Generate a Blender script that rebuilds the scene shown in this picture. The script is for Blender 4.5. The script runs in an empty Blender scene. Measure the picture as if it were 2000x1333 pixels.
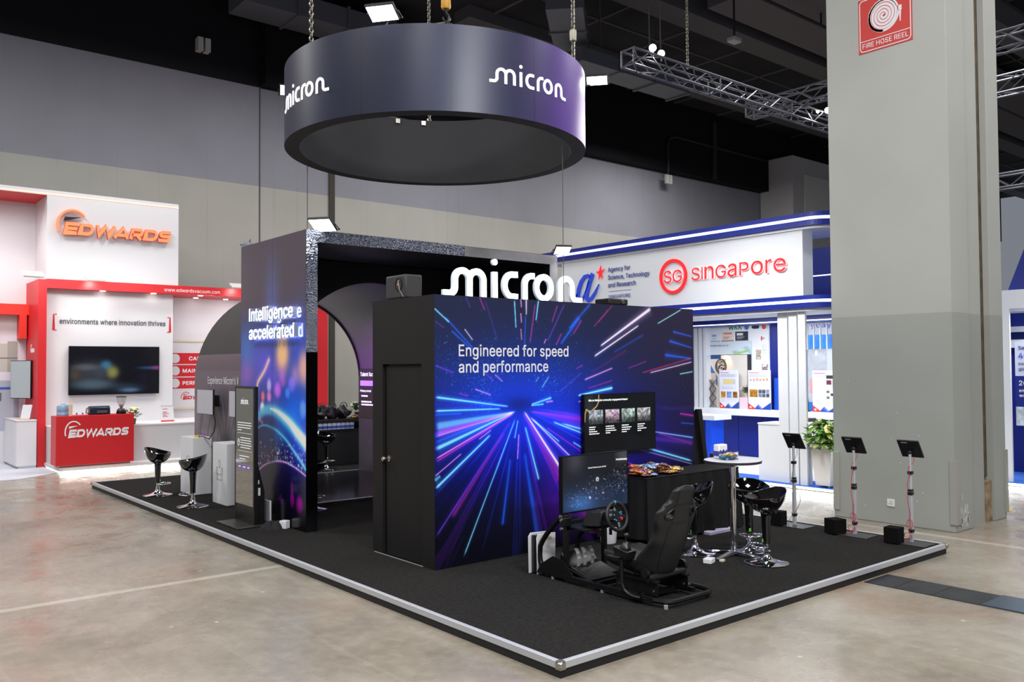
import bpy, bmesh, math, random
import numpy as np
from mathutils import Matrix, Vector

random.seed(7)
rng = np.random.default_rng(7)
scene = bpy.context.scene
COL = scene.collection
PI = math.pi

# ------------------------------------------------------------------ camera
YAW, PITCH, ROLL, FPX = 0.691874635, 0.0292949882, -0.0065081696, 1672.59
def make_camera():
    fw = Vector((math.sin(YAW)*math.cos(PITCH), math.cos(YAW)*math.cos(PITCH), math.sin(PITCH)))
    rt = Vector((math.cos(YAW), -math.sin(YAW), 0.0))
    up = rt.cross(fw)
    rt2 = math.cos(ROLL)*rt + math.sin(ROLL)*up
    up2 = -math.sin(ROLL)*rt + math.cos(ROLL)*up
    cd = bpy.data.cameras.new('camera')
    cd.sensor_width = 36.0
    cd.lens = FPX/2000.0*36.0
    cd.clip_end = 200
    co = bpy.data.objects.new('camera', cd)
    m = Matrix.Identity(4)
    for i in range(3):
        m[i][0], m[i][1], m[i][2] = rt2[i], up2[i], -fw[i]
    m.translation = Vector((-4.048, -4.387, 2.16))
    co.matrix_world = m
    COL.objects.link(co)
    scene.camera = co
make_camera()

# ------------------------------------------------------------------ world, exposure, hall lamps
scene.view_settings.view_transform = 'Standard'
scene.view_settings.look = 'None'
scene.view_settings.gamma = 1.0
scene.view_settings.exposure = 0.0
scene.view_settings.use_curve_mapping = False
w = bpy.data.worlds.new('hall_air'); scene.world = w; w.use_nodes = True
w.node_tree.nodes['Background'].inputs[0].default_value = (0.80, 0.86, 1.0, 1)
w.node_tree.nodes['Background'].inputs[1].default_value = 0.24

def area(name, loc, size, energy, color=(1, 1, 1), target=None, spread=180, size_y=None):
    d = bpy.data.lights.new(name, 'AREA'); d.energy = energy; d.color = color; d.size = size; d.spread = math.radians(spread)
    if size_y: d.shape = 'RECTANGLE'; d.size_y = size_y
    o = bpy.data.objects.new(name, d); COL.objects.link(o); o.location = loc
    if target is not None:
        o.rotation_euler = (Vector(target)-Vector(loc)).to_track_quat('-Z', 'Y').to_euler()
    return o
def spot(name, loc, target, energy, angle=60, color=(1, 1, 1), size=0.05, blend=0.5):
    d = bpy.data.lights.new(name, 'SPOT'); d.energy = energy; d.color = color; d.spot_size = math.radians(angle); d.spot_blend = blend
    d.shadow_soft_size = size
    o = bpy.data.objects.new(name, d); COL.objects.link(o); o.location = loc
    o.rotation_euler = (Vector(target)-Vector(loc)).to_track_quat('-Z', 'Y').to_euler()
    return o
def bulb(name, loc, energy, color=(1, 1, 1), size=0.05):
    d = bpy.data.lights.new(name, 'POINT'); d.energy = energy; d.color = color; d.shadow_soft_size = size
    o = bpy.data.objects.new(name, d); COL.objects.link(o); o.location = loc
    return o
# high-bay lamps of the hall, hung over the aisles above the frame
for _x, _y, _e in [(-6, -4, 760), (-6, 4, 700), (-4, 12, 560), (1, -6, 400), (3, -1.5, 360), (10, -4, 480), (14, 3, 480), (20, 10, 520), (-9, 17, 420), (5.5, 13.5, 430), (12.5, 14.5, 460), (22, 15.5, 560)]:
    area('high_bay_lamp', (_x, _y, 11.0), 2.0, _e, (1.0, 0.99, 0.97), (_x, _y, 0))

# unseen fill lamp added before the stand to brighten the mural
area('mural_fill_lamp', (-1.0, -7.5, 8.0), 3.0, 120, (0.98, 0.99, 1.0), (2.6, 3.0, 1.6), 70, 0.5)
# ------------------------------------------------------------------ materials
def lin(c):
    return tuple(((v/255.0)/12.92 if v/255.0 <= 0.04045 else ((v/255.0+0.055)/1.055)**2.4) for v in c)
def linn(a):
    a = np.asarray(a, float)/255.0
    return np.where(a <= 0.04045, a/12.92, ((a+0.055)/1.055)**2.4)
MATS = {}
def mat(name, rgb=(128, 128, 128), rough=0.5, metal=0.0, emit=None, es=0.0, spec=0.5, coat=0.0, alpha=1.0, trans=0.0, noise=None, bump=None, ior=None):
    """Principled material; rgb is 0-255 sRGB. noise=(scale, amount) mottles the colour; bump=(scale, strength)."""
    if name in MATS: return MATS[name]
    m = bpy.data.materials.new(name); m.use_nodes = True
    nt = m.node_tree; b = nt.nodes['Principled BSDF']
    c = lin(rgb)
    b.inputs['Base Color'].default_value = (*c, 1)
    b.inputs['Roughness'].default_value = rough
    b.inputs['Metallic'].default_value = metal
    b.inputs['Specular IOR Level'].default_value = spec
    if coat: b.inputs['Coat Weight'].default_value = coat; b.inputs['Coat Roughness'].default_value = 0.05
    if trans: b.inputs['Transmission Weight'].default_value = trans
    if ior: b.inputs['IOR'].default_value = ior
    if alpha < 1: b.inputs['Alpha'].default_value = alpha
    if emit is not None:
        b.inputs['Emission Color'].default_value = (*lin(emit), 1); b.inputs['Emission Strength'].default_value = es
    if noise or bump:
        tc = nt.nodes.new('ShaderNodeTexCoord')
    if noise:
        n = nt.nodes.new('ShaderNodeTexNoise'); n.inputs['Scale'].default_value = noise[0]; n.inputs['Detail'].default_value = 5
        nt.links.new(tc.outputs['Object'], n.inputs['Vector'])
        r = nt.nodes.new('ShaderNodeMapRange'); r.inputs['From Min'].default_value = 0.3; r.inputs['From Max'].default_value = 0.7
        r.inputs['To Min'].default_value = 1-noise[1]; r.inputs['To Max'].default_value = 1+noise[1]
        nt.links.new(n.outputs['Fac'], r.inputs['Value'])
        mx = nt.nodes.new('ShaderNodeMix'); mx.data_type = 'RGBA'; mx.blend_type = 'MULTIPLY'; mx.inputs['Factor'].default_value = 1
        mx.inputs[6].default_value = (*c, 1)
        nt.links.new(r.outputs['Result'], mx.inputs[7]); nt.links.new(mx.outputs[2], b.inputs['Base Color'])
    if bump:
        n2 = nt.nodes.new('ShaderNodeTexNoise'); n2.inputs['Scale'].default_value = bump[0]; n2.inputs['Detail'].default_value = 4
        nt.links.new(tc.outputs['Object'], n2.inputs['Vector'])
        bp = nt.nodes.new('ShaderNodeBump'); bp.inputs['Strength'].default_value = bump[1]; bp.inputs['Distance'].default_value = 0.01
        nt.links.new(n2.outputs['Fac'], bp.inputs['Height']); nt.links.new(bp.outputs['Normal'], b.inputs['Normal'])
    MATS[name] = m
    return m
def printed(name, rough=0.5, es=0.0, spec=0.4, coat=0.0):
    """Material whose colour is the artwork stored on the mesh (attribute Col); es>0 for a lit screen."""
    if name in MATS: return MATS[name]
    m = bpy.data.materials.new(name); m.use_nodes = True; nt = m.node_tree; b = nt.nodes['Principled BSDF']
    a = nt.nodes.new('ShaderNodeVertexColor'); a.layer_name = 'Col'
    b.inputs['Roughness'].default_value = rough; b.inputs['Specular IOR Level'].default_value = spec
    if coat: b.inputs['Coat Weight'].default_value = coat; b.inputs['Coat Roughness'].default_value = 0.03
    if es:
        b.inputs['Base Color'].default_value = (0.006, 0.006, 0.007, 1)
        nt.links.new(a.outputs['Color'], b.inputs['Emission Color']); b.inputs['Emission Strength'].default_value = es
    else:
        nt.links.new(a.outputs['Color'], b.inputs['Base Color'])
    MATS[name] = m
    return m

# ------------------------------------------------------------------ mesh builder
class MB:
    def __init__(s): s.v = []; s.f = []; s.mi = []; s.cur = 0
    def m(s, i): s.cur = i; return s
    def add(s, verts, faces, M=None):
        k = len(s.v)
        for p in verts:
            s.v.append(tuple(M @ Vector(p)) if M is not None else tuple(p))
        for f in faces: s.f.append(tuple(k+i for i in f)); s.mi.append(s.cur)
        return s
    def box(s, x0, y0, z0, x1, y1, z1, M=None):
        v = [(x0, y0, z0), (x1, y0, z0), (x1, y1, z0), (x0, y1, z0), (x0, y0, z1), (x1, y0, z1), (x1, y1, z1), (x0, y1, z1)]
        return s.add(v, [(0, 3, 2, 1), (4, 5, 6, 7), (0, 1, 5, 4), (1, 2, 6, 5), (2, 3, 7, 6), (3, 0, 4, 7)], M)
    def cyl(s, p0, p1, r0, r1=None, n=16, cap=True):
        r1 = r0 if r1 is None else r1
        p0, p1 = Vector(p0), Vector(p1); d = (p1-p0).normalized()
        a = d.orthogonal().normalized(); b = d.cross(a)
        v = []
        for p, r in ((p0, r0), (p1, r1)):
            for i in range(n):
                t = 2*PI*i/n; v.append(p+r*(math.cos(t)*a+math.sin(t)*b))
        f = [(i, (i+1) % n, n+(i+1) % n, n+i) for i in range(n)]
        if cap: f += [tuple(range(n-1, -1, -1)), tuple(range(n, 2*n))]
        return s.add(v, f)
    def tube(s, pts, r, n=8, closed=False, cap=True, flat=None):
        """round tube along a polyline; r a number or a list; flat=(a,b) uses an elliptical section."""
        P = [Vector(p) for p in pts]; N = len(P); v = []
        T = []
        for i in range(N):
            a = P[(i-1) % N] if (closed or i > 0) else P[i]
            b = P[(i+1) % N] if (closed or i < N-1) else P[i]
            T.append((b-a).normalized())
        u = T[0].orthogonal().normalized()
        for i in range(N):
            u = (u-T[i]*u.dot(T[i]))
            u = u.normalized() if u.length > 1e-6 else T[i].orthogonal().normalized()
            w_ = T[i].cross(u); rr = r[i] if isinstance(r, (list, tuple)) else r
            for k in range(n):
                t = 2*PI*k/n; v.append(P[i]+rr*(math.cos(t)*u+math.sin(t)*w_))
        f = []
        M_ = N if closed else N-1
        for i in range(M_):
            j = (i+1) % N
            for k in range(n): f.append((i*n+k, i*n+(k+1) % n, j*n+(k+1) % n, j*n+k))
        if cap and not closed: f += [tuple(range(n-1, -1, -1)), tuple(range((N-1)*n, N*n))]
        return s.add(v, f)
    def lathe(s, prof, c=(0, 0, 0), n=32, M=None, cap=True):
        """prof: list of (r,z)."""
        v = []; f = []
        for r, z in prof:
            for i in range(n):
                t = 2*PI*i/n; v.append((c[0]+r*math.cos(t), c[1]+r*math.sin(t), c[2]+z))
        for j in range(len(prof)-1):
            for i in range(n): f.append((j*n+i, j*n+(i+1) % n, (j+1)*n+(i+1) % n, (j+1)*n+i))
        if cap:
            if prof[0][0] > 1e-5: f.append(tuple(range(n-1, -1, -1)))
            if prof[-1][0] > 1e-5: f.append(tuple(range((len(prof)-1)*n, len(prof)*n)))
        return s.add(v, f, M)
    def prism(s, poly, M, d0=0.0, d1=0.01):
        """extrude a simple 2D polygon (u,v) along n from d0 to d1 in frame M."""
        n = len(poly)
        v = [(p[0], p[1], d0) for p in poly]+[(p[0], p[1], d1) for p in poly]
        f = [(i, (i+1) % n, n+(i+1) % n, n+i) for i in range(n)]+[tuple(range(n-1, -1, -1)), tuple(range(n, 2*n))]
        return s.add(v, f, M)
    def ribbon(s, pts, wd, M, d0=0.0, d1=0.01, closed=False):
        """flat stroke of width wd along 2D pts, extruded."""
        P = [Vector((p[0], p[1])) for p in pts]; N = len(P); L = []; R = []
        for i in range(N):
            a = P[(i-1) % N] if (closed or i > 0) else P[i]
            b = P[(i+1) % N] if (closed or i < N-1) else P[i]
            t = (b-a).normalized(); nrm = Vector((-t.y, t.x))
            k = 1.0
            if (closed or 0 < i < N-1):
                t1 = (P[i]-a).normalized(); dd = abs(t.dot(t1)); k = 1/max(dd, 0.5)
            ww = wd[i] if isinstance(wd, (list, tuple)) else wd
            L.append(P[i]+nrm*ww*0.5*k); R.append(P[i]-nrm*ww*0.5*k)
        v = []
        for i in range(N):
            v += [(L[i].x, L[i].y, d0), (R[i].x, R[i].y, d0), (L[i].x, L[i].y, d1), (R[i].x, R[i].y, d1)]
        f = []
        for i in range(N if closed else N-1):
            a = i*4; b = ((i+1) % N)*4
            f += [(a+2, a+3, b+3, b+2), (a+1, a, b, b+1), (a, a+2, b+2, b), (a+3, a+1, b+1, b+3)]
        if not closed:
            e = (N-1)*4
            f += [(0, 1, 3, 2), (e+1, e, e+2, e+3)]
        return s.add(v, f, M)
    def grid(s, fn, nu, nv, wrapu=False):
        v = [fn(i/(nu if wrapu else nu-1), j/(nv-1)) for j in range(nv) for i in range(nu)]
        f = []
        for j in range(nv-1):
            for i in range(nu if wrapu else nu-1):
                f.append((j*nu+i, j*nu+(i+1) % nu, (j+1)*nu+(i+1) % nu, (j+1)*nu+i))
        return s.add(v, f)
    def sphere(s, c, r, n=16, m=10, sc=(1, 1, 1), M=None):
        v = [(c[0], c[1], c[2]-r*sc[2])]; f = []
        for j in range(1, m):
            a = -PI/2+PI*j/m
            for i in range(n):
                t = 2*PI*i/n
                v.append((c[0]+r*sc[0]*math.cos(a)*math.cos(t), c[1]+r*sc[1]*math.cos(a)*math.sin(t), c[2]+r*sc[2]*math.sin(a)))
        v.append((c[0], c[1], c[2]+r*sc[2]))
        for i in range(n): f.append((0, 1+(i+1) % n, 1+i))
        for j in range(m-2):
            for i in range(n): f.append((1+j*n+i, 1+j*n+(i+1) % n, 1+(j+1)*n+(i+1) % n, 1+(j+1)*n+i))
        b = 1+(m-2)*n; e = len(v)-1
        for i in range(n): f.append((b+i, b+(i+1) % n, e))
        return s.add(v, f, M)
    def mesh(s, name, mats, smooth=None):
        me = bpy.data.meshes.new(name)
        me.from_pydata(s.v, [], s.f)
        for m_ in (mats if isinstance(mats, (list, tuple)) else [mats]): me.materials.append(m_)
        if any(s.mi): me.polygons.foreach_set('material_index', s.mi)
        bm = bmesh.new(); bm.from_mesh(me); bmesh.ops.recalc_face_normals(bm, faces=bm.faces); bm.to_mesh(me); bm.free()
        if smooth:
            me.polygons.foreach_set('use_smooth', [True]*len(me.polygons))
            me.set_sharp_from_angle(angle=math.radians(smooth))
        me.update()
        return me
def frame(o, u, n):
    """Matrix taking (u right, v up, n out of the surface) to the world."""
    u = Vector(u).normalized(); n = Vector(n).normalized(); v = n.cross(u)
    m = Matrix.Identity(4)
    for i in range(3): m[i][0], m[i][1], m[i][2] = u[i], v[i], n[i]
    m.translation = Vector(o)
    return m
def fY(x, y, z): return frame((x, y, z), (1, 0, 0), (0, -1, 0))     # surface facing -Y
def fX(x, y, z): return frame((x, y, z), (0, -1, 0), (-1, 0, 0))    # surface facing -X
def fZ(x, y, z): return frame((x, y, z), (1, 0, 0), (0, 0, 1))      # surface facing up
def rotz(a, loc=(0, 0, 0)): return Matrix.Translation(loc) @ Matrix.Rotation(a, 4, 'Z')

def thing(name, label, cat, loc=(0, 0, 0), rz=0.0, group=None):
    o = bpy.data.objects.new(name, None); COL.objects.link(o)
    o.empty_display_size = 0.1
    o.location = loc; o.rotation_euler = (0, 0, rz)
    o['label'] = label; o['category'] = cat
    if group: o['group'] = group
    return o
def tag(o, label, cat, group=None, kind=None):
    o['label'] = label; o['category'] = cat
    if group: o['group'] = group
    if kind: o['kind'] = kind
    return o
def wmat(o):
    m = Matrix.Translation(o.location) @ o.rotation_euler.to_matrix().to_4x4()
    return wmat(o.parent) @ m if o.parent else m
def link(name, me, parent=None, world=True):
    """Link mesh me as an object; with world=True its coordinates are world ones and get moved into the parent's space."""
    o = bpy.data.objects.new(name, me); COL.objects.link(o)
    if parent is not None:
        o.parent = parent
        if world: me.transform(wmat(parent).inverted())
    return o
def part(name, mb, m, parent=None, smooth=None, bevel=0.0, world=False, label=None, segs=2):
    o = link(name, mb.mesh(name, m, smooth), parent, world)
    if bevel:
        b = o.modifiers.new('edge', 'BEVEL'); b.width = bevel; b.segments = segs; b.limit_method = 'ANGLE'; b.angle_limit = math.radians(40)
        o.data.polygons.foreach_set('use_smooth', [True]*len(o.data.polygons)); o.data.set_sharp_from_angle(angle=math.radians(35))
        b.harden_normals = False
    if label: o['label'] = label
    return o
def own(name, mb, m, label, cat, group=None, smooth=None, bevel=0.0, loc=None, rz=0.0):
    """A thing that is one mesh. With loc, mb holds coordinates around that point."""
    o = part(name, mb, m, None, smooth, bevel)
    if loc is not None: o.location = loc; o.rotation_euler = (0, 0, rz)
    return tag(o, label, cat, group)
def struct(name, mb, m, smooth=None, parent=None):
    o = part(name, mb, m, parent, smooth)
    o['kind'] = 'structure'
    return o
def dup(root, loc, rz=0.0, label=None, group=None):
    r = root.copy(); COL.objects.link(r); r.location = loc; r.rotation_euler = (0, 0, rz)
    if label: r['label'] = label
    if group: r['group'] = group
    for ch in list(root.children):
        c = ch.copy(); COL.objects.link(c); c.parent = r
        for g in list(ch.children):
            d = g.copy(); COL.objects.link(d); d.parent = c
    return r

# ------------------------------------------------------------------ lettering
# outlines of a plain sans: character code, advance, contours as x, y, x, y ... in 512ths of the type size
OUTLINES = {
97: (199, [[82, -4, 64, -3, 48, 3, 35, 11, 24, 23, 18, 38, 16, 55, 17, 70, 22, 82, 30, 92, 40, 99, 64, 108, 91, 113, 120, 116, 136, 120, 140, 124, 141, 130, 141, 131, 137, 152, 123, 165, 100, 169, 76, 165, 60, 154, 51, 140, 21, 149, 29, 165, 40, 177, 53, 186, 68, 192, 99, 197, 122, 194, 146, 185, 157, 176, 165, 164, 171, 148, 172, 129, 172, 0, 142, 0, 142, 27, 139, 27, 129, 13, 110, 1], [87, 23, 103, 25, 117, 30, 127, 38, 135, 48, 140, 59, 141, 71, 141, 97, 133, 93, 118, 90, 103, 88, 90, 86, 69, 81, 53, 71, 49, 64, 47, 54, 52, 37, 66, 27]]),
98: (217, [[117, -4, 101, -3, 88, 2, 71, 16, 60, 30, 57, 30, 57, 0, 27, 0, 27, 260, 58, 260, 58, 163, 60, 163, 70, 177, 88, 191, 101, 195, 117, 197, 140, 194, 160, 185, 177, 170, 189, 150, 197, 125, 200, 97, 197, 68, 189, 43, 177, 23, 160, 8, 140, -1], [113, 24, 129, 26, 143, 34, 154, 45, 162, 60, 166, 77, 168, 97, 166, 116, 162, 134, 154, 148, 143, 159, 129, 167, 113, 169, 96, 167, 83, 160, 72, 149, 64, 135, 59, 117, 58, 97, 59, 77, 64, 59, 72, 44, 83, 33, 96, 26]]),
99: (203, [[106, -4, 81, -1, 60, 8, 42, 23, 29, 44, 20, 68, 17, 96, 20, 124, 29, 149, 42, 169, 60, 184, 81, 194, 106, 197, 133, 193, 156, 182, 174, 165, 185, 142, 155, 134, 149, 148, 138, 159, 124, 166, 106, 169, 89, 166, 74, 159, 63, 147, 56, 132, 51, 115, 49, 96, 51, 77, 56, 60, 63, 45, 74, 34, 89, 26, 106, 24, 124, 26, 139, 34, 149, 45, 156, 60, 186, 52, 175, 29, 157, 11, 133, 0]]),
100: (217, [[100, -4, 77, -1, 57, 8, 40, 23, 28, 43, 20, 68, 17, 97, 20, 125, 28, 150, 41, 170, 57, 185, 77, 194, 100, 197, 117, 195, 130, 191, 147, 177, 157, 163, 159, 163, 159, 260, 190, 260, 190, 0, 160, 0, 160, 30, 157, 30, 147, 16, 129, 2, 116, -3], [105, 24, 121, 26, 135, 33, 146, 44, 153, 59, 158, 77, 160, 97, 158, 117, 153, 135, 146, 149, 135, 160, 121, 167, 105, 169, 88, 167, 74, 159, 63, 148, 56, 134, 51, 116, 49, 97, 51, 77, 56, 60, 63, 45, 74, 34, 88, 26]]),
101: (207, [[109, -4, 82, -1, 60, 8, 42, 23, 28, 43, 20, 68, 17, 96, 20, 124, 28, 148, 41, 169, 59, 184, 80, 194, 105, 197, 136, 191, 150, 185, 163, 175, 174, 161, 183, 144, 188, 124, 190, 99, 190, 87, 38, 87, 38, 113, 173, 113, 159, 103, 157, 122, 152, 137, 145, 151, 134, 161, 121, 167, 105, 169, 89, 167, 75, 160, 64, 151, 56, 138, 51, 124, 49, 108, 49, 91, 51, 71, 57, 54, 65, 41, 77, 31, 92, 26, 109, 24, 130, 27, 146, 37, 156, 54, 187, 46, 181, 32, 172, 20, 159, 10, 145, 2, 128, -3]]),
102: (130, [[117, 194, 117, 167, 3, 167, 3, 194], [41, 0, 41, 221, 43, 236, 49, 249, 58, 259, 69, 266, 96, 271, 114, 270, 124, 267, 116, 240, 110, 242, 100, 243, 87, 241, 79, 235, 74, 227, 73, 214, 73, 0]]),
103: (218, [[106, -77, 86, -76, 69, -71, 42, -56, 26, -35, 52, -21, 62, -34, 79, -45, 106, -50, 127, -47, 144, -38, 156, -24, 159, -3, 159, 35, 157, 35, 147, 21, 129, 8, 116, 4, 100, 2, 78, 5, 58, 14, 41, 27, 28, 46, 20, 70, 17, 98, 20, 126, 28, 150, 41, 170, 58, 185, 78, 194, 100, 197, 117, 195, 130, 191, 148, 177, 157, 163, 160, 163, 160, 194, 191, 194, 191, -5, 188, -28, 179, -46, 166, -60, 149, -70, 128, -75], [105, 30, 121, 32, 135, 38, 146, 48, 154, 62, 158, 79, 160, 99, 158, 118, 154, 135, 146, 149, 135, 160, 121, 167, 105, 169, 88, 167, 74, 160, 63, 149, 56, 134, 51, 117, 49, 99, 51, 79, 56, 63, 64, 49, 74, 39, 88, 32]]),
104: (210, [[58, 116, 58, 0, 27, 0, 27, 260, 58, 260, 58, 147, 52, 147, 63, 170, 78, 185, 96, 194, 116, 197, 135, 195, 151, 189, 164, 179, 174, 164, 181, 146, 183, 123, 183, 0, 152, 0, 152, 120, 149, 141, 140, 156, 126, 165, 108, 169, 94, 167, 82, 162, 72, 155, 65, 145, 60, 132]]),
105: (85, [[27, 0, 27, 194, 58, 194, 58, 0], [43, 227, 35, 228, 28, 233, 23, 239, 21, 247, 23, 255, 28, 262, 35, 267, 43, 268, 51, 267, 58, 262, 63, 255, 65, 247, 63, 239, 58, 233, 51, 228]]),
106: (85, [[27, 194, 58, 194, 58, -15, 57, -32, 52, -46, 44, -58, 33, -66, 19, -71, 2, -73, -5, -73, -5, -44, 1, -44, 13, -42, 21, -37, 25, -28, 27, -15], [43, 227, 34, 228, 27, 233, 23, 239, 21, 247, 23, 255, 27, 262, 34, 267, 43, 268, 51, 267, 58, 262, 63, 255, 65, 247, 63, 239, 58, 233, 51, 228]]),
107: (195, [[56, 70, 56, 108, 62, 108, 146, 194, 184, 194, 94, 102, 91, 102], [27, 0, 27, 260, 58, 260, 58, 0], [151, 0, 76, 95, 98, 117, 191, 0]]),
108: (86, [[27, 0, 58, 0, 58, 260, 27, 260]]),
109: (312, [[27, 0, 27, 194, 57, 194, 58, 151, 55, 151, 60, 165, 68, 177, 88, 193, 112, 198, 132, 194, 147, 185, 158, 170, 164, 151, 160, 151, 165, 164, 173, 176, 195, 192, 224, 198, 240, 196, 255, 190, 267, 181, 277, 168, 283, 151, 285, 131, 285, 0, 254, 0, 254, 130, 251, 148, 242, 160, 229, 167, 214, 169, 202, 168, 192, 164, 177, 149, 172, 127, 172, 0, 140, 0, 140, 133, 138, 148, 130, 159, 117, 167, 102, 169, 81, 164, 72, 157, 64, 148, 60, 136, 58, 122, 58, 0]]),
110: (210, [[58, 116, 58, 0, 27, 0, 27, 194, 57, 194, 57, 147, 52, 147, 63, 170, 78, 185, 96, 194, 116, 197, 135, 195, 151, 189, 164, 179, 174, 164, 181, 146, 183, 123, 183, 0, 152, 0, 152, 120, 149, 141, 140, 156, 126, 165, 108, 169, 94, 167, 82, 162, 72, 155, 65, 145, 60, 132]]),
111: (213, [[106, -4, 81, -1, 60, 8, 42, 23, 29, 44, 20, 68, 17, 96, 20, 124, 29, 149, 42, 169, 60, 184, 81, 194, 106, 197, 131, 194, 153, 184, 171, 169, 184, 149, 192, 124, 195, 96, 192, 68, 184, 44, 171, 23, 153, 8, 131, -1], [106, 24, 124, 26, 138, 34, 149, 45, 157, 60, 162, 77, 163, 96, 162, 115, 157, 132, 149, 147, 138, 159, 124, 166, 106, 169, 89, 166, 74, 159, 63, 147, 56, 132, 51, 115, 49, 96, 51, 77, 56, 60, 63, 45, 74, 34, 89, 26]]),
112: (217, [[27, -73, 27, 194, 57, 194, 57, 163, 60, 163, 70, 177, 88, 191, 101, 195, 117, 197, 140, 194, 160, 185, 177, 170, 189, 150, 197, 125, 200, 97, 197, 68, 189, 43, 177, 23, 160, 8, 140, -1, 117, -4, 101, -3, 88, 2, 71, 16, 60, 30, 58, 30, 58, -73], [113, 24, 129, 26, 143, 34, 154, 45, 162, 60, 166, 77, 168, 97, 166, 116, 162, 134, 154, 148, 143, 159, 129, 167, 113, 169, 96, 167, 83, 160, 72, 149, 64, 135, 59, 117, 58, 97, 59, 77, 64, 59, 72, 44, 83, 33, 96, 26]]),
113: (217, [[190, -73, 159, -73, 159, 30, 157, 30, 147, 16, 129, 2, 116, -3, 100, -4, 77, -1, 57, 8, 40, 23, 28, 43, 20, 68, 17, 97, 20, 125, 28, 150, 41, 170, 57, 185, 77, 194, 100, 197, 117, 195, 130, 191, 147, 177, 157, 163, 160, 163, 160, 194, 190, 194], [105, 24, 121, 26, 135, 33, 146, 44, 153, 59, 158, 77, 160, 97, 158, 117, 153, 135, 146, 149, 135, 160, 121, 167, 105, 169, 88, 167, 74, 159, 63, 148, 56, 134, 51, 116, 49, 97, 51, 77, 56, 60, 63, 45, 74, 34, 88, 26]]),
114: (133, [[27, 0, 27, 194, 57, 194, 57, 164, 59, 164, 67, 178, 78, 188, 93, 195, 109, 197, 117, 197, 125, 196, 125, 165, 118, 166, 106, 167, 93, 165, 81, 161, 72, 154, 64, 145, 60, 134, 58, 121, 58, 0]]),
115: (187, [[93, -4, 74, -3, 57, 2, 43, 9, 32, 19, 23, 32, 18, 48, 48, 55, 54, 41, 64, 31, 77, 25, 93, 23, 111, 25, 125, 32, 134, 41, 137, 53, 135, 62, 130, 69, 121, 75, 109, 79, 76, 87, 53, 95, 37, 107, 27, 122, 24, 140, 26, 156, 33, 170, 44, 181, 59, 190, 76, 195, 96, 197, 114, 195, 130, 191, 143, 183, 153, 174, 166, 148, 137, 142, 132, 152, 124, 162, 112, 168, 96, 170, 80, 168, 67, 162, 58, 153, 56, 142, 58, 132, 63, 125, 88, 114, 117, 107, 141, 99, 157, 88, 166, 73, 170, 55, 167, 38, 160, 24, 148, 12, 133, 3, 114, -2]]),
116: (116, [[104, 194, 104, 167, 3, 167, 3, 194], [33, 241, 65, 241, 65, 50, 66, 39, 70, 31, 77, 27, 87, 26, 95, 26, 103, 27, 109, 1, 98, -1, 86, -2, 64, 1, 47, 11, 37, 27, 33, 48]]),
117: (210, [[93, -3, 75, -1, 59, 6, 45, 16, 35, 30, 29, 49, 27, 71, 27, 194, 58, 194, 58, 74, 61, 54, 70, 38, 84, 29, 102, 26, 116, 27, 128, 32, 137, 39, 145, 50, 150, 63, 152, 78, 152, 194, 183, 194, 183, 0, 153, 0, 153, 47, 157, 47, 146, 24, 132, 9, 114, 0]]),
118: (199, [[83, 0, 9, 194, 43, 194, 85, 79, 96, 44, 105, 11, 94, 11, 104, 44, 115, 79, 156, 194, 190, 194, 116, 0]]),
119: (290, [[70, 0, 12, 194, 45, 194, 68, 109, 79, 70, 90, 21, 84, 21, 95, 69, 106, 109, 129, 194, 162, 194, 185, 109, 195, 69, 206, 21, 200, 21, 211, 69, 222, 109, 246, 194, 279, 194, 220, 0, 189, 0, 163, 88, 156, 115, 149, 144, 142, 173, 149, 173, 142, 144, 134, 115, 127, 88, 102, 0]]),
120: (194, [[11, 0, 88, 112, 88, 88, 15, 194, 51, 194, 76, 156, 92, 130, 106, 105, 90, 105, 104, 130, 119, 156, 144, 194, 180, 194, 107, 86, 107, 110, 183, 0, 147, 0, 118, 44, 102, 70, 88, 93, 105, 93, 91, 70, 76, 44, 47, 0]]),
121: (199, [[24, -71, 31, -44, 37, -45, 53, -46, 67, -38, 77, -18, 83, -1, 9, 194, 43, 194, 85, 79, 96, 44, 105, 11, 94, 11, 104, 44, 115, 79, 156, 194, 190, 194, 105, -30, 90, -55, 71, -69, 47, -74, 33, -73]]),
122: (195, [[21, 0, 21, 23, 130, 164, 130, 165, 24, 165, 24, 194, 170, 194, 170, 169, 65, 31, 65, 29, 173, 29, 173, 0]]),
65: (246, [[8, 0, 103, 260, 141, 260, 237, 0, 202, 0, 147, 155, 135, 191, 119, 245, 126, 245, 109, 190, 98, 155, 44, 0], [56, 73, 56, 102, 189, 102, 189, 73]]),
66: (234, [[31, 0, 31, 260, 123, 260, 148, 258, 168, 251, 184, 240, 195, 226, 202, 210, 204, 191, 202, 176, 198, 164, 182, 146, 161, 137, 161, 134, 174, 132, 186, 126, 197, 116, 206, 104, 212, 88, 214, 70, 212, 51, 205, 34, 193, 20, 176, 9, 154, 2, 126, 0], [64, 29, 125, 29, 151, 32, 169, 41, 179, 54, 182, 70, 180, 83, 175, 94, 167, 104, 156, 112, 143, 117, 127, 118, 64, 118], [64, 146, 122, 146, 148, 152, 158, 158, 165, 167, 170, 178, 172, 191, 169, 206, 160, 220, 145, 228, 123, 231, 64, 231]]),
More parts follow.
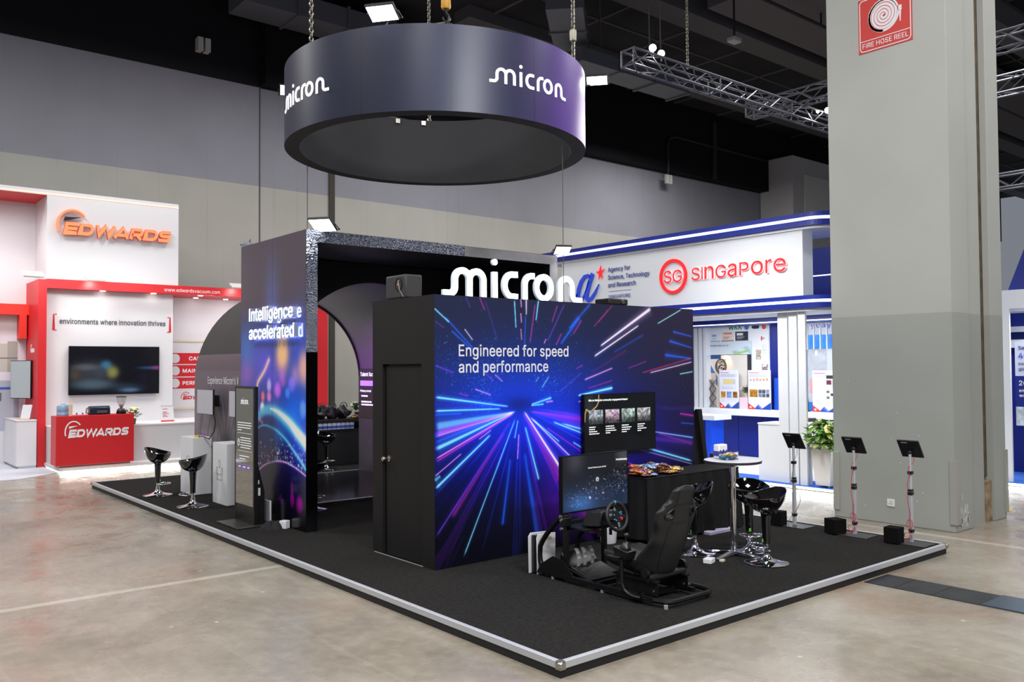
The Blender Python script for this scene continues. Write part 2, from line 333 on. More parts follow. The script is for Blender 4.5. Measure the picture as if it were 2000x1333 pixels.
67: (261, [[137, -3, 105, 1, 77, 13, 53, 32, 36, 59, 24, 92, 21, 130, 24, 168, 36, 201, 53, 228, 77, 248, 105, 260, 137, 264, 174, 258, 191, 251, 206, 241, 219, 229, 229, 214, 237, 197, 242, 178, 209, 178, 199, 202, 183, 219, 161, 230, 137, 233, 114, 230, 94, 221, 77, 207, 64, 186, 56, 161, 53, 130, 56, 100, 64, 74, 77, 54, 94, 39, 114, 30, 137, 27, 161, 31, 183, 41, 199, 59, 209, 82, 242, 82, 237, 63, 229, 46, 219, 32, 206, 19, 191, 10, 174, 2, 156, -2]]),
68: (257, [[112, 0, 49, 0, 49, 29, 110, 29, 139, 32, 163, 41, 181, 56, 194, 76, 202, 101, 204, 131, 202, 160, 194, 185, 181, 205, 164, 219, 141, 228, 113, 231, 48, 231, 48, 260, 115, 260, 151, 257, 180, 245, 204, 226, 222, 200, 233, 168, 236, 131, 233, 93, 222, 61, 204, 35, 180, 16, 149, 4], [64, 260, 64, 0, 31, 0, 31, 260]]),
69: (214, [[31, 0, 31, 260, 191, 260, 191, 231, 64, 231, 64, 146, 182, 146, 182, 117, 64, 117, 64, 29, 192, 29, 192, 0]]),
70: (210, [[31, 0, 31, 260, 189, 260, 189, 231, 64, 231, 64, 142, 177, 142, 177, 113, 64, 113, 64, 0]]),
71: (266, [[138, -3, 105, 1, 76, 13, 53, 33, 35, 59, 24, 92, 21, 130, 24, 168, 35, 201, 53, 228, 76, 248, 104, 260, 136, 264, 156, 262, 174, 258, 191, 250, 206, 240, 219, 228, 230, 213, 238, 197, 243, 178, 209, 178, 198, 201, 182, 219, 161, 230, 136, 233, 114, 230, 94, 221, 77, 207, 64, 186, 56, 161, 53, 130, 56, 100, 64, 74, 77, 54, 94, 39, 115, 30, 138, 27, 158, 29, 176, 36, 191, 48, 203, 63, 210, 82, 212, 104, 222, 102, 145, 102, 145, 131, 245, 131, 245, 102, 241, 72, 231, 46, 214, 25, 193, 10, 167, 0]]),
72: (265, [[31, 0, 31, 260, 64, 260, 64, 148, 201, 148, 201, 260, 234, 260, 234, 0, 201, 0, 201, 119, 64, 119, 64, 0]]),
73: (97, [[32, 0, 63, 0, 63, 260, 32, 260]]),
74: (203, [[95, -3, 63, 2, 39, 17, 22, 41, 17, 74, 17, 88, 50, 88, 50, 74, 53, 53, 62, 38, 76, 29, 95, 26, 113, 29, 127, 38, 136, 53, 139, 74, 139, 260, 172, 260, 172, 74, 167, 41, 151, 17, 126, 2]]),
75: (239, [[53, 74, 53, 111, 71, 134, 89, 155, 108, 176, 186, 260, 230, 260, 118, 141, 117, 141], [31, 0, 31, 260, 64, 260, 64, 171, 63, 115, 64, 99, 64, 0], [191, 0, 96, 133, 117, 158, 230, 0]]),
76: (201, [[31, 0, 31, 260, 64, 260, 64, 29, 185, 29, 185, 0]]),
77: (322, [[31, 0, 31, 260, 78, 260, 142, 96, 147, 81, 153, 63, 159, 43, 165, 25, 157, 25, 163, 42, 169, 62, 175, 81, 180, 96, 244, 260, 291, 260, 291, 0, 258, 0, 258, 149, 258, 167, 259, 189, 259, 212, 260, 234, 263, 234, 255, 210, 247, 186, 239, 165, 233, 149, 175, 0, 146, 0, 87, 149, 81, 164, 74, 185, 66, 209, 57, 234, 61, 234, 61, 213, 62, 190, 62, 168, 62, 149, 62, 0]]),
78: (268, [[31, 0, 31, 260, 70, 260, 176, 94, 186, 77, 198, 55, 212, 28, 207, 27, 205, 55, 204, 80, 204, 100, 204, 260, 237, 260, 237, 0, 198, 0, 103, 149, 91, 169, 76, 195, 55, 231, 61, 232, 63, 196, 64, 168, 64, 149, 64, 0]]),
79: (273, [[137, -3, 105, 1, 77, 13, 54, 32, 36, 59, 24, 92, 21, 130, 24, 168, 36, 201, 54, 228, 77, 248, 105, 260, 137, 264, 168, 260, 196, 248, 220, 228, 237, 201, 249, 168, 252, 130, 249, 92, 237, 59, 220, 32, 196, 13, 168, 1], [137, 27, 159, 30, 179, 39, 196, 54, 209, 74, 217, 99, 220, 130, 217, 161, 209, 187, 196, 207, 179, 222, 159, 230, 137, 233, 114, 230, 94, 221, 77, 207, 64, 187, 56, 161, 53, 130, 56, 99, 64, 74, 77, 54, 94, 39, 114, 30]]),
80: (228, [[31, 0, 31, 260, 120, 260, 148, 258, 170, 250, 187, 237, 200, 220, 207, 200, 209, 178, 207, 156, 200, 136, 187, 119, 170, 106, 148, 98, 120, 95, 56, 95, 56, 124, 119, 124, 138, 126, 152, 131, 163, 139, 171, 150, 175, 163, 176, 178, 175, 193, 171, 206, 163, 216, 152, 225, 137, 230, 119, 231, 64, 231, 64, 0]]),
81: (273, [[126, 81, 160, 81, 189, 43, 196, 33, 240, -24, 205, -24, 177, 14, 170, 23], [137, -3, 105, 1, 77, 13, 54, 32, 36, 59, 24, 92, 21, 130, 24, 168, 36, 201, 54, 228, 77, 248, 105, 260, 137, 264, 168, 260, 196, 248, 220, 228, 237, 201, 249, 168, 252, 130, 249, 92, 237, 59, 220, 32, 196, 13, 168, 1], [137, 27, 159, 30, 179, 39, 196, 54, 209, 74, 217, 99, 220, 130, 217, 161, 209, 187, 196, 207, 179, 222, 159, 230, 137, 233, 114, 230, 94, 221, 77, 207, 64, 187, 56, 161, 53, 130, 56, 99, 64, 74, 77, 54, 94, 39, 114, 30]]),
82: (230, [[31, 0, 31, 260, 121, 260, 148, 258, 171, 250, 188, 238, 200, 222, 207, 202, 210, 180, 207, 158, 200, 139, 188, 123, 170, 111, 148, 104, 121, 101, 49, 101, 49, 131, 120, 131, 138, 132, 152, 137, 163, 144, 171, 154, 175, 166, 177, 180, 175, 195, 171, 207, 163, 217, 152, 225, 138, 230, 119, 231, 64, 231, 64, 0], [181, 0, 118, 117, 155, 117, 219, 0]]),
83: (229, [[114, -5, 88, -2, 65, 5, 47, 16, 33, 31, 24, 49, 20, 70, 53, 70, 57, 56, 63, 45, 73, 36, 85, 30, 114, 25, 131, 27, 146, 31, 159, 38, 169, 47, 175, 58, 177, 71, 175, 83, 170, 92, 151, 105, 125, 114, 94, 123, 65, 133, 44, 148, 31, 167, 27, 191, 30, 211, 38, 229, 52, 244, 70, 255, 92, 262, 116, 264, 141, 262, 162, 255, 180, 244, 193, 230, 202, 213, 205, 194, 173, 194, 167, 211, 155, 224, 137, 232, 115, 235, 99, 233, 86, 229, 74, 223, 66, 214, 61, 204, 59, 192, 61, 180, 67, 171, 87, 158, 109, 150, 135, 143, 160, 135, 184, 122, 202, 101, 207, 87, 209, 71, 206, 51, 198, 33, 184, 17, 166, 5, 142, -2]]),
84: (230, [[16, 231, 16, 260, 213, 260, 213, 231, 131, 231, 131, 0, 99, 0, 99, 231]]),
85: (265, [[133, -4, 104, -1, 79, 8, 59, 22, 43, 41, 34, 63, 31, 89, 31, 260, 64, 260, 64, 91, 66, 74, 72, 58, 82, 45, 96, 35, 113, 28, 133, 26, 152, 28, 169, 35, 183, 45, 193, 58, 199, 74, 201, 91, 201, 260, 234, 260, 234, 89, 231, 63, 221, 41, 206, 22, 186, 8, 161, -1]]),
86: (246, [[104, 0, 8, 260, 43, 260, 98, 106, 110, 70, 127, 16, 120, 16, 137, 71, 148, 106, 202, 260, 237, 260, 142, 0]]),
87: (351, [[79, 0, 8, 260, 42, 260, 84, 100, 90, 74, 96, 48, 101, 20, 97, 20, 102, 48, 108, 74, 115, 100, 157, 260, 194, 260, 236, 100, 243, 74, 249, 48, 255, 20, 250, 20, 255, 48, 261, 74, 268, 100, 309, 260, 343, 260, 271, 0, 233, 0, 188, 165, 180, 200, 172, 243, 179, 243, 171, 202, 163, 165, 118, 0]]),
88: (243, [[9, 0, 111, 146, 111, 121, 15, 260, 53, 260, 91, 205, 104, 185, 114, 168, 125, 149, 119, 149, 129, 168, 139, 185, 153, 205, 191, 260, 228, 260, 133, 122, 133, 147, 233, 0, 195, 0, 150, 66, 137, 85, 128, 100, 118, 118, 125, 118, 115, 101, 106, 85, 93, 66, 47, 0]]),
89: (242, [[104, 0, 104, 107, 8, 260, 47, 260, 98, 176, 114, 150, 128, 118, 114, 118, 129, 150, 144, 176, 195, 260, 233, 260, 137, 107, 137, 0]]),
90: (224, [[21, 0, 21, 24, 140, 197, 157, 220, 174, 244, 178, 233, 146, 232, 114, 231, 21, 231, 21, 260, 203, 260, 203, 236, 86, 66, 69, 41, 50, 17, 46, 28, 78, 29, 110, 29, 205, 29, 205, 0]]),
48: (232, [[116, -3, 89, 0, 67, 12, 48, 32, 35, 58, 27, 91, 24, 130, 27, 169, 35, 202, 49, 229, 67, 248, 89, 260, 116, 264, 143, 260, 165, 248, 183, 229, 197, 202, 205, 169, 207, 130, 205, 91, 197, 58, 184, 32, 166, 12, 143, 0], [116, 25, 134, 28, 149, 38, 160, 53, 169, 74, 174, 99, 176, 130, 174, 161, 169, 187, 160, 208, 149, 223, 134, 232, 116, 235, 98, 232, 83, 223, 72, 208, 63, 187, 58, 161, 56, 130, 58, 99, 63, 74, 72, 53, 83, 38, 98, 28]]),
49: (232, [[39, 0, 39, 28, 200, 28, 200, 0], [141, 260, 141, 0, 109, 0, 109, 230, 107, 230, 44, 183, 44, 219, 102, 260]]),
50: (232, [[33, 0, 33, 24, 120, 117, 144, 145, 159, 167, 164, 190, 162, 203, 157, 214, 150, 223, 140, 230, 114, 235, 100, 234, 88, 229, 78, 222, 71, 212, 67, 199, 65, 185, 34, 185, 36, 207, 44, 226, 57, 242, 73, 254, 93, 261, 115, 264, 137, 262, 157, 254, 173, 243, 185, 228, 193, 210, 195, 191, 190, 163, 172, 132, 137, 92, 78, 31, 78, 29, 199, 29, 199, 0]]),
51: (232, [[112, -3, 89, -1, 68, 5, 50, 15, 36, 29, 26, 47, 22, 67, 56, 67, 59, 55, 65, 45, 74, 36, 85, 30, 112, 26, 141, 31, 152, 38, 161, 48, 167, 60, 169, 74, 167, 88, 162, 100, 153, 111, 141, 120, 124, 125, 103, 127, 80, 127, 80, 153, 147, 230, 147, 231, 36, 231, 36, 260, 191, 260, 191, 236, 108, 142, 108, 148, 135, 148, 158, 141, 176, 130, 190, 114, 198, 95, 201, 74, 198, 53, 190, 34, 176, 18, 158, 6, 136, -1]]),
52: (232, [[20, 54, 20, 81, 126, 260, 159, 260, 56, 85, 56, 83, 212, 83, 212, 54], [144, 0, 144, 62, 144, 75, 144, 163, 176, 163, 176, 0]]),
53: (232, [[113, -3, 91, -1, 72, 6, 55, 17, 42, 31, 34, 48, 31, 67, 63, 67, 65, 56, 71, 46, 89, 31, 113, 26, 128, 27, 141, 33, 152, 42, 161, 53, 166, 67, 168, 83, 166, 99, 161, 113, 152, 125, 141, 134, 127, 140, 112, 142, 86, 137, 66, 126, 34, 129, 49, 260, 188, 260, 188, 231, 77, 231, 69, 154, 70, 154, 91, 166, 117, 171, 135, 169, 150, 164, 165, 157, 177, 146, 187, 133, 194, 118, 199, 102, 200, 84, 197, 60, 189, 39, 176, 21, 158, 8, 137, -1]]),
54: (232, [[116, -3, 93, -1, 73, 8, 56, 21, 43, 38, 35, 59, 33, 83, 35, 102, 41, 122, 70, 174, 129, 260, 165, 260, 77, 134, 74, 134, 85, 147, 100, 157, 120, 161, 143, 158, 162, 151, 177, 139, 189, 123, 197, 103, 199, 80, 196, 57, 188, 37, 175, 20, 159, 7, 139, -1], [116, 25, 130, 27, 143, 32, 153, 41, 161, 52, 166, 65, 168, 80, 166, 96, 161, 109, 153, 120, 143, 129, 130, 134, 116, 136, 102, 134, 89, 129, 79, 121, 71, 110, 66, 96, 64, 81, 66, 66, 71, 52, 79, 41, 89, 32, 102, 27]]),
55: (232, [[50, 0, 166, 230, 166, 231, 32, 231, 32, 260, 200, 260, 200, 230, 84, 0]]),
56: (232, [[116, -3, 91, -1, 69, 6, 51, 17, 38, 32, 29, 49, 27, 69, 28, 85, 33, 100, 41, 113, 52, 123, 64, 131, 78, 135, 78, 137, 61, 144, 47, 158, 39, 175, 36, 195, 39, 214, 46, 230, 59, 244, 75, 255, 94, 262, 116, 264, 138, 262, 157, 255, 173, 244, 185, 230, 193, 214, 195, 195, 193, 175, 184, 158, 171, 144, 154, 137, 154, 135, 167, 131, 180, 123, 190, 113, 198, 100, 203, 85, 205, 69, 202, 49, 194, 32, 180, 17, 162, 6, 141, -1], [116, 25, 132, 27, 146, 31, 157, 38, 165, 47, 171, 58, 172, 71, 171, 85, 165, 97, 156, 106, 145, 114, 131, 119, 116, 120, 100, 119, 87, 114, 75, 106, 66, 97, 61, 85, 59, 71, 61, 58, 66, 47, 74, 38, 86, 31, 100, 27], [116, 148, 140, 154, 150, 160, 157, 169, 162, 180, 163, 192, 162, 205, 157, 215, 150, 224, 141, 230, 116, 235, 91, 230, 81, 224, 74, 215, 70, 205, 68, 192, 70, 180, 74, 169, 81, 160, 91, 154]]),
57: (232, [[116, 264, 139, 261, 159, 253, 176, 240, 188, 222, 196, 201, 199, 178, 197, 158, 191, 138, 161, 86, 103, 0, 67, 0, 154, 127, 157, 127, 147, 113, 131, 103, 112, 100, 89, 102, 70, 110, 54, 122, 42, 138, 35, 157, 33, 180, 35, 203, 43, 223, 56, 240, 73, 253, 93, 261], [116, 236, 102, 234, 89, 228, 79, 220, 71, 209, 66, 195, 64, 180, 66, 165, 71, 151, 79, 140, 89, 132, 102, 126, 116, 125, 130, 126, 143, 132, 153, 140, 161, 151, 166, 164, 168, 179, 166, 195, 161, 208, 153, 220, 143, 228, 130, 234]]),
46: (96, [[49, -2, 40, -1, 32, 5, 27, 12, 25, 21, 27, 30, 32, 38, 40, 43, 49, 44, 58, 43, 65, 38, 70, 30, 72, 21, 70, 12, 65, 5, 58, -1]]),
44: (96, [[19, -61, 35, 36, 70, 36, 43, -61]]),
39: (106, [[40, 163, 36, 260, 69, 260, 66, 163]]),
8217: (91, [[26, 163, 42, 260, 77, 260, 50, 163]]),
45: (232, [[173, 125, 173, 96, 58, 96, 58, 125]])}
FONT = {}
for code, (adv, cs) in OUTLINES.items():
    FONT[chr(code)] = (adv/512, [[(c[i]/512, c[i+1]/512) for i in range(0, len(c), 2)] for c in cs])
CAP = 0.5078
from mathutils.geometry import delaunay_2d_cdt
_GLYPH = {}
def glyph(ch):
    """flat triangulation of one letter: points, triangles, outline edges (inside by the even-odd rule)."""
    if ch in _GLYPH: return _GLYPH[ch]
    adv, cs = FONT.get(ch, FONT['-'])
    P = []; E = []
    for c in cs:
        k = len(P); n = len(c); P += [Vector(p) for p in c]; E += [(k+i, k+(i+1) % n) for i in range(n)]
    co, ed, tri, *_r = delaunay_2d_cdt(P, E, [], 0, 1e-5)
    def inside(x, y):
        q = False
        for i, j in E:
            (xa, ya), (xb, yb) = P[i], P[j]
            if (ya > y) != (yb > y) and x < (xb-xa)*(y-ya)/(yb-ya)+xa: q = not q
        return q
    T = []
    for t in tri:
        cx = sum(co[i].x for i in t)/3; cy = sum(co[i].y for i in t)/3
        if inside(cx, cy):
            u, v = co[t[1]]-co[t[0]], co[t[2]]-co[t[0]]
            T.append(tuple(t) if u.x*v.y-u.y*v.x > 0 else tuple(reversed(t)))
    half = {(t[i], t[(i+1) % 3]) for t in T for i in range(3)}
    B = [e for e in half if (e[1], e[0]) not in half]
    _GLYPH[ch] = (adv, [(p.x, p.y) for p in co], T, B)
    return _GLYPH[ch]
def text_mesh(s, width=None, height=None, depth=0.004, bold=0.0, shear=0.0, align='LEFT', spacing=1.0, caps=None):
    """Mesh of a line of text in the (u,v,n) plane, baseline at v=0, starting at u=0; scaled to width and/or cap height, or (caps) to its full height."""
    V = []; F = []; x = 0.0; bo = bold*0.6
    shifts = [(0, 0)]+([(bo, bo), (-bo, bo), (bo, -bo), (-bo, -bo)] if bold else [])     # heavier weight: the outline again, shifted a little each way
    for ch in s:
        if ch == ' ': x += 0.19; continue
        adv, P, T, B = glyph(ch); n = len(P)
        for k, (dx, dy) in enumerate(shifts):
            o = len(V); top = 1.0+0.05*k
            V += [(x+px+shear*py+dx, py+dy, 0.0) for px, py in P]+[(x+px+shear*py+dx, py+dy, top) for px, py in P]
            F += [(o+n+a, o+n+b_, o+n+c) for a, b_, c in T]+[(o+c, o+b_, o+a) for a, b_, c in T]+[(o+i, o+j, o+n+j, o+n+i) for i, j in B]
        x += (adv+1.7*abs(bo))*spacing
    co = np.array(V); lo, hi = co.min(0), co.max(0); base = 0.0
    co[:, 0] -= lo[0]
    if width and height: sx, sy = width/(hi[0]-lo[0]), height/CAP
    elif width: sx = sy = width/(hi[0]-lo[0])
    else: sx = sy = height/CAP
    if caps: sy = caps/(hi[1]-lo[1]); base = lo[1]; sx = (width/(hi[0]-lo[0])) if width else sy
    co[:, 0] *= sx; co[:, 1] = (co[:, 1]-base)*sy; co[:, 2] *= depth
    if align == 'CENTER': co[:, 0] -= (hi[0]-lo[0])*sx/2
    me = bpy.data.meshes.new('lettering'); me.from_pydata(co.tolist(), [], F); me.update()
    return me
def text(name, s, M, m, parent, label=None, side=None, **kw):
    me = text_mesh(s, **kw)
    me.materials.clear(); me.materials.append(m)
    if side is not None:
        me.materials.append(side)
        nz = np.empty(len(me.polygons)*3); me.polygons.foreach_get('normal', nz)
        me.polygons.foreach_set('material_index', (np.abs(nz.reshape(-1, 3)[:, 2]) < 0.5).astype(np.int32))
    me.transform(M)
    o = link(name, me, parent, True)
    if label: o['label'] = label
    return o

# ------------------------------------------------------------------ artwork on a fine grid
def art(name, M, wd, ht, nx, ny, fn, m, parent=None, bend=None, n0=0.0):
    """Flat (or bent) artwork sheet: a grid of nx by ny points carrying its print in the attribute Col. fn(U,V)->(...,3) sRGB 0-255."""
    U, V = np.meshgrid(np.linspace(0, wd, nx), np.linspace(0, ht, ny))
    col = np.clip(fn(U, V), 0, 255)
    P = np.stack([U, V, np.full_like(U, n0)], -1).reshape(-1, 3)
    if bend is not None:
        W = bend(P)
    else:
        A = np.array(M); W = P @ A[:3, :3].T + A[:3, 3]
    me = bpy.data.meshes.new(name)
    i = np.arange(nx*ny).reshape(ny, nx)
    q = np.stack([i[:-1, :-1], i[:-1, 1:], i[1:, 1:], i[1:, :-1]], -1).reshape(-1, 4)
    me.vertices.add(nx*ny); me.vertices.foreach_set('co', W.ravel())
    me.loops.add(q.size); me.loops.foreach_set('vertex_index', q.ravel().astype(np.int32))
    me.polygons.add(len(q)); me.polygons.foreach_set('loop_start', np.arange(0, q.size, 4, dtype=np.int32))
    me.update(calc_edges=True)
    at = me.color_attributes.new('Col', 'FLOAT_COLOR', 'POINT')
    c4 = np.ones((nx*ny, 4)); c4[:, :3] = linn(col.reshape(-1, 3)); at.data.foreach_set('color', c4.ravel())
    if bend is not None: me.polygons.foreach_set('use_smooth', [True]*len(q))
    me.materials.append(m)
    me.validate()
    return link(name, me, parent, True)
def mix(a, b, t): return a+(b-a)*t
def ss(x, a, b):
    t = np.clip((x-a)/(b-a), 0, 1); return t*t*(3-2*t)
def vnoise(U, V, sc, seed=0, oct=4):
    r = np.random.default_rng(seed); out = np.zeros_like(U); amp = 1.0; tot = 0
    for o in range(oct):
        g = r.random((64, 64)); x = U*sc % 63; y = V*sc % 63
        xi = np.floor(x).astype(int); yi = np.floor(y).astype(int); xf = x-xi; yf = y-yi
        xf = xf*xf*(3-2*xf); yf = yf*yf*(3-2*yf)
        a = g[yi, xi]*(1-xf)+g[yi, xi+1]*xf; b = g[yi+1, xi]*(1-xf)+g[yi+1, xi+1]*xf
        out += amp*(a*(1-yf)+b*yf); tot += amp; amp *= 0.5; sc *= 2.03
    return out/tot
def streak(C, U, V, a, b, w0, w1, rgb, k=1.0, glow=2.6, fade=(0.06, 0.06)):
    """add a light trail from a to b onto the picture C (sRGB float)."""
    dx, dy = b[0]-a[0], b[1]-a[1]; L2 = dx*dx+dy*dy; L = math.sqrt(L2)
    wm = max(w0, w1)*glow*1.6
    x0, x1 = min(a[0], b[0])-wm, max(a[0], b[0])+wm; y0, y1 = min(a[1], b[1])-wm, max(a[1], b[1])+wm
    jx = np.nonzero((U[0] >= x0) & (U[0] <= x1))[0]; jy = np.nonzero((V[:, 0] >= y0) & (V[:, 0] <= y1))[0]
    if len(jx) == 0 or len(jy) == 0: return
    sl = (slice(jy[0], jy[-1]+1), slice(jx[0], jx[-1]+1))
    u, v = U[sl], V[sl]
    t = ((u-a[0])*dx+(v-a[1])*dy)/L2
    d = np.abs((u-a[0])*dy-(v-a[1])*dx)/L
    tc = np.clip(t, 0, 1); wd = w0+(w1-w0)*tc
    e = ss(t, 0, fade[0]+1e-6)*(1-ss(t, 1-fade[1]-1e-6, 1))
    core = np.exp(-(d/(wd*0.5))**4)*e*k
    gl = np.exp(-(d/(wd*glow*0.6))**2)*e*0.45*k
    rgb = np.array(rgb, float)
    c = C[sl]
    c += gl[..., None]*rgb*0.55
    C[sl] = c*(1-np.clip(core, 0, 1)[..., None])+np.clip(core, 0, 1)[..., None]*np.maximum(rgb, c)
# ================================================================== THE HALL
def zbands(name, bands, rough=0.7, streaks=False, spec=0.3):
    """Wall paint in horizontal bands: bands = [(z_from, rgb), ...] bottom up, with faint mottling and drip streaks."""
    m = bpy.data.materials.new(name); m.use_nodes = True; nt = m.node_tree; b = nt.nodes['Principled BSDF']
    b.inputs['Roughness'].default_value = rough; b.inputs['Specular IOR Level'].default_value = spec
    tc = nt.nodes.new('ShaderNodeTexCoord'); sp = nt.nodes.new('ShaderNodeSeparateXYZ')
    nt.links.new(tc.outputs['Object'], sp.inputs[0])
    prev = None
    for z, rgb in bands:
        if prev is None:
            r = nt.nodes.new('ShaderNodeRGB'); r.outputs[0].default_value = (*lin(rgb), 1); prev = r.outputs[0]; continue
        g = nt.nodes.new('ShaderNodeMath'); g.operation = 'GREATER_THAN'; g.inputs[1].default_value = z
        nt.links.new(sp.outputs['Z'], g.inputs[0])
        mx = nt.nodes.new('ShaderNodeMix'); mx.data_type = 'RGBA'
        nt.links.new(g.outputs[0], mx.inputs['Factor']); nt.links.new(prev, mx.inputs[6]); mx.inputs[7].default_value = (*lin(rgb), 1)
        prev = mx.outputs[2]
    def mul(val, lo, hi, f0, f1):
        nonlocal prev
        r = nt.nodes.new('ShaderNodeMapRange'); r.inputs['From Min'].default_value = f0; r.inputs['From Max'].default_value = f1
        r.inputs['To Min'].default_value = lo; r.inputs['To Max'].default_value = hi
        nt.links.new(val, r.inputs['Value'])
        mx = nt.nodes.new('ShaderNodeMix'); mx.data_type = 'RGBA'; mx.blend_type = 'MULTIPLY'; mx.inputs['Factor'].default_value = 1
        nt.links.new(prev, mx.inputs[6]); nt.links.new(r.outputs['Result'], mx.inputs[7]); prev = mx.outputs[2]
    n = nt.nodes.new('ShaderNodeTexNoise'); n.inputs['Scale'].default_value = 0.6; n.inputs['Detail'].default_value = 6
    nt.links.new(tc.outputs['Object'], n.inputs['Vector']); mul(n.outputs['Fac'], 0.94, 1.05, 0.3, 0.7)
    if streaks:
        mp = nt.nodes.new('ShaderNodeMapping'); mp.inputs['Scale'].default_value = (9, 9, 0.12); nt.links.new(tc.outputs['Object'], mp.inputs[0])
        n2 = nt.nodes.new('ShaderNodeTexNoise'); n2.inputs['Scale'].default_value = 1.0; n2.inputs['Detail'].default_value = 3
        nt.links.new(mp.outputs[0], n2.inputs['Vector']); mul(n2.outputs['Fac'], 0.93, 1.0, 0.28, 0.40)
    nt.links.new(prev, b.inputs['Base Color'])
    return m

def concrete():
    m = bpy.data.materials.new('polished_concrete'); m.use_nodes = True; nt = m.node_tree; b = nt.nodes['Principled BSDF']
    tc = nt.nodes.new('ShaderNodeTexCoord')
    def noise(sc, det, rough=0.6, dist=0.0, mapping=None):
        n = nt.nodes.new('ShaderNodeTexNoise'); n.inputs['Scale'].default_value = sc; n.inputs['Detail'].default_value = det
        n.inputs['Roughness'].default_value = rough; n.inputs['Distortion'].default_value = dist
        src = tc.outputs['Object']
        if mapping:
            mp = nt.nodes.new('ShaderNodeMapping'); mp.inputs['Scale'].default_value = mapping; mp.inputs['Rotation'].default_value = (0, 0, 0.25)
            nt.links.new(src, mp.inputs[0]); src = mp.outputs[0]
        nt.links.new(src, n.inputs['Vector']); return n.outputs['Fac']
    def ramp(f, stops):
        r = nt.nodes.new('ShaderNodeValToRGB'); e = r.color_ramp.elements
        e[0].position, e[0].color = stops[0][0], (*lin(stops[0][1]), 1); e[1].position, e[1].color = stops[-1][0], (*lin(stops[-1][1]), 1)
        for p, c in stops[1:-1]:
            k = e.new(p); k.color = (*lin(c), 1)
        nt.links.new(f, r.inputs[0]); return r.outputs[0]
    def mixc(a, bb, fac, mode='MIX'):
        mx = nt.nodes.new('ShaderNodeMix'); mx.data_type = 'RGBA'; mx.blend_type = mode
        if isinstance(fac, float): mx.inputs['Factor'].default_value = fac
        else: nt.links.new(fac, mx.inputs['Factor'])
        nt.links.new(a, mx.inputs[6]); nt.links.new(bb, mx.inputs[7]); return mx.outputs[2]
    base = ramp(noise(0.5, 8, 0.62, 0.4), [(0.28, (100, 92, 82)), (0.42, (134, 125, 113)), (0.56, (152, 144, 132)), (0.72, (172, 166, 154))])
    fine = ramp(noise(9, 8, 0.75, 0.2), [(0.32, (98, 88, 74)), (0.5, (134, 127, 112)), (0.68, (176, 169, 154))])
    c = mixc(base, fine, 0.22)
    rust = ramp(noise(0.42, 5, 0.6, 1.0), [(0.52, (0, 0, 0)), (0.70, (150, 150, 150))])
    warm = nt.nodes.new('ShaderNodeRGB'); warm.outputs[0].default_value = (*lin((150, 108, 82)), 1)
    c = mixc(c, warm.outputs[0], rust)
    scuff = ramp(noise(1.6, 12, 0.8, 0.3, (1, 0.5, 1)), [(0.56, (0, 0, 0)), (0.72, (120, 120, 120))])
    pale = nt.nodes.new('ShaderNodeRGB'); pale.outputs[0].default_value = (*lin((205, 200, 188)), 1)
    c = mixc(c, pale.outputs[0], scuff)
    grime = ramp(noise(0.35, 9, 0.7, 0.3), [(0.50, (0, 0, 0)), (0.66, (130, 130, 130))])
    dark = nt.nodes.new('ShaderNodeRGB'); dark.outputs[0].default_value = (*lin((84, 80, 72)), 1)
    gm = nt.nodes.new('ShaderNodeMix'); gm.data_type = 'RGBA'; gm.blend_type = 'MULTIPLY'; gm.inputs['Factor'].default_value = 1
    nt.links.new(grime, gm.inputs[6]); nt.links.new(ramp(noise(2.6, 10, 0.8), [(0.42, (0, 0, 0)), (0.6, (255, 255, 255))]), gm.inputs[7])
    c = mixc(c, dark.outputs[0], gm.outputs[2])
    # long thin drag marks and the filled slab joints
    drag = ramp(noise(1.0, 3, 0.5, 0.0, (14, 0.25, 1)), [(0.63, (0, 0, 0)), (0.70, (80, 80, 80))])
    c = mixc(c, pale.outputs[0], drag)
    sx = nt.nodes.new('ShaderNodeSeparateXYZ'); nt.links.new(tc.outputs['Object'], sx.inputs[0])
    def joint(axis, at, half):
        a = nt.nodes.new('ShaderNodeMath'); a.operation = 'SUBTRACT'; a.inputs[1].default_value = at; nt.links.new(sx.outputs[axis], a.inputs[0])
        b2 = nt.nodes.new('ShaderNodeMath'); b2.operation = 'ABSOLUTE'; nt.links.new(a.outputs[0], b2.inputs[0])
        r = nt.nodes.new('ShaderNodeMapRange'); r.inputs['From Min'].default_value = half*0.5; r.inputs['From Max'].default_value = half; r.inputs['To Min'].default_value = 0.42; r.inputs['To Max'].default_value = 0.0
        nt.links.new(b2.outputs[0], r.inputs['Value']); return r.outputs[0]
    for ax, at, half in (('Y', 4.47, 0.07), ('X', 6.92, 0.08)):
        c = mixc(c, pale.outputs[0], joint(ax, at, half))
    vor = nt.nodes.new('ShaderNodeTexVoronoi'); vor.inputs['Scale'].default_value = 2.6
    nt.links.new(tc.outputs['Object'], vor.inputs['Vector'])
    spk = ramp(vor.outputs['Distance'], [(0.0, (255, 255, 255)), (0.035, (200, 200, 200)), (0.06, (0, 0, 0))])
    c = mixc(c, pale.outputs[0], spk)
    nt.links.new(c, b.inputs['Base Color'])
    rr = nt.nodes.new('ShaderNodeMapRange'); rr.inputs['From Min'].default_value = 0.35; rr.inputs['From Max'].default_value = 0.65
    rr.inputs['To Min'].default_value = 0.16; rr.inputs['To Max'].default_value = 0.42
    nt.links.new(noise(2.2, 6), rr.inputs['Value']); nt.links.new(rr.outputs[0], b.inputs['Roughness'])
    bp = nt.nodes.new('ShaderNodeBump'); bp.inputs['Strength'].default_value = 0.06; bp.inputs['Distance'].default_value = 0.02
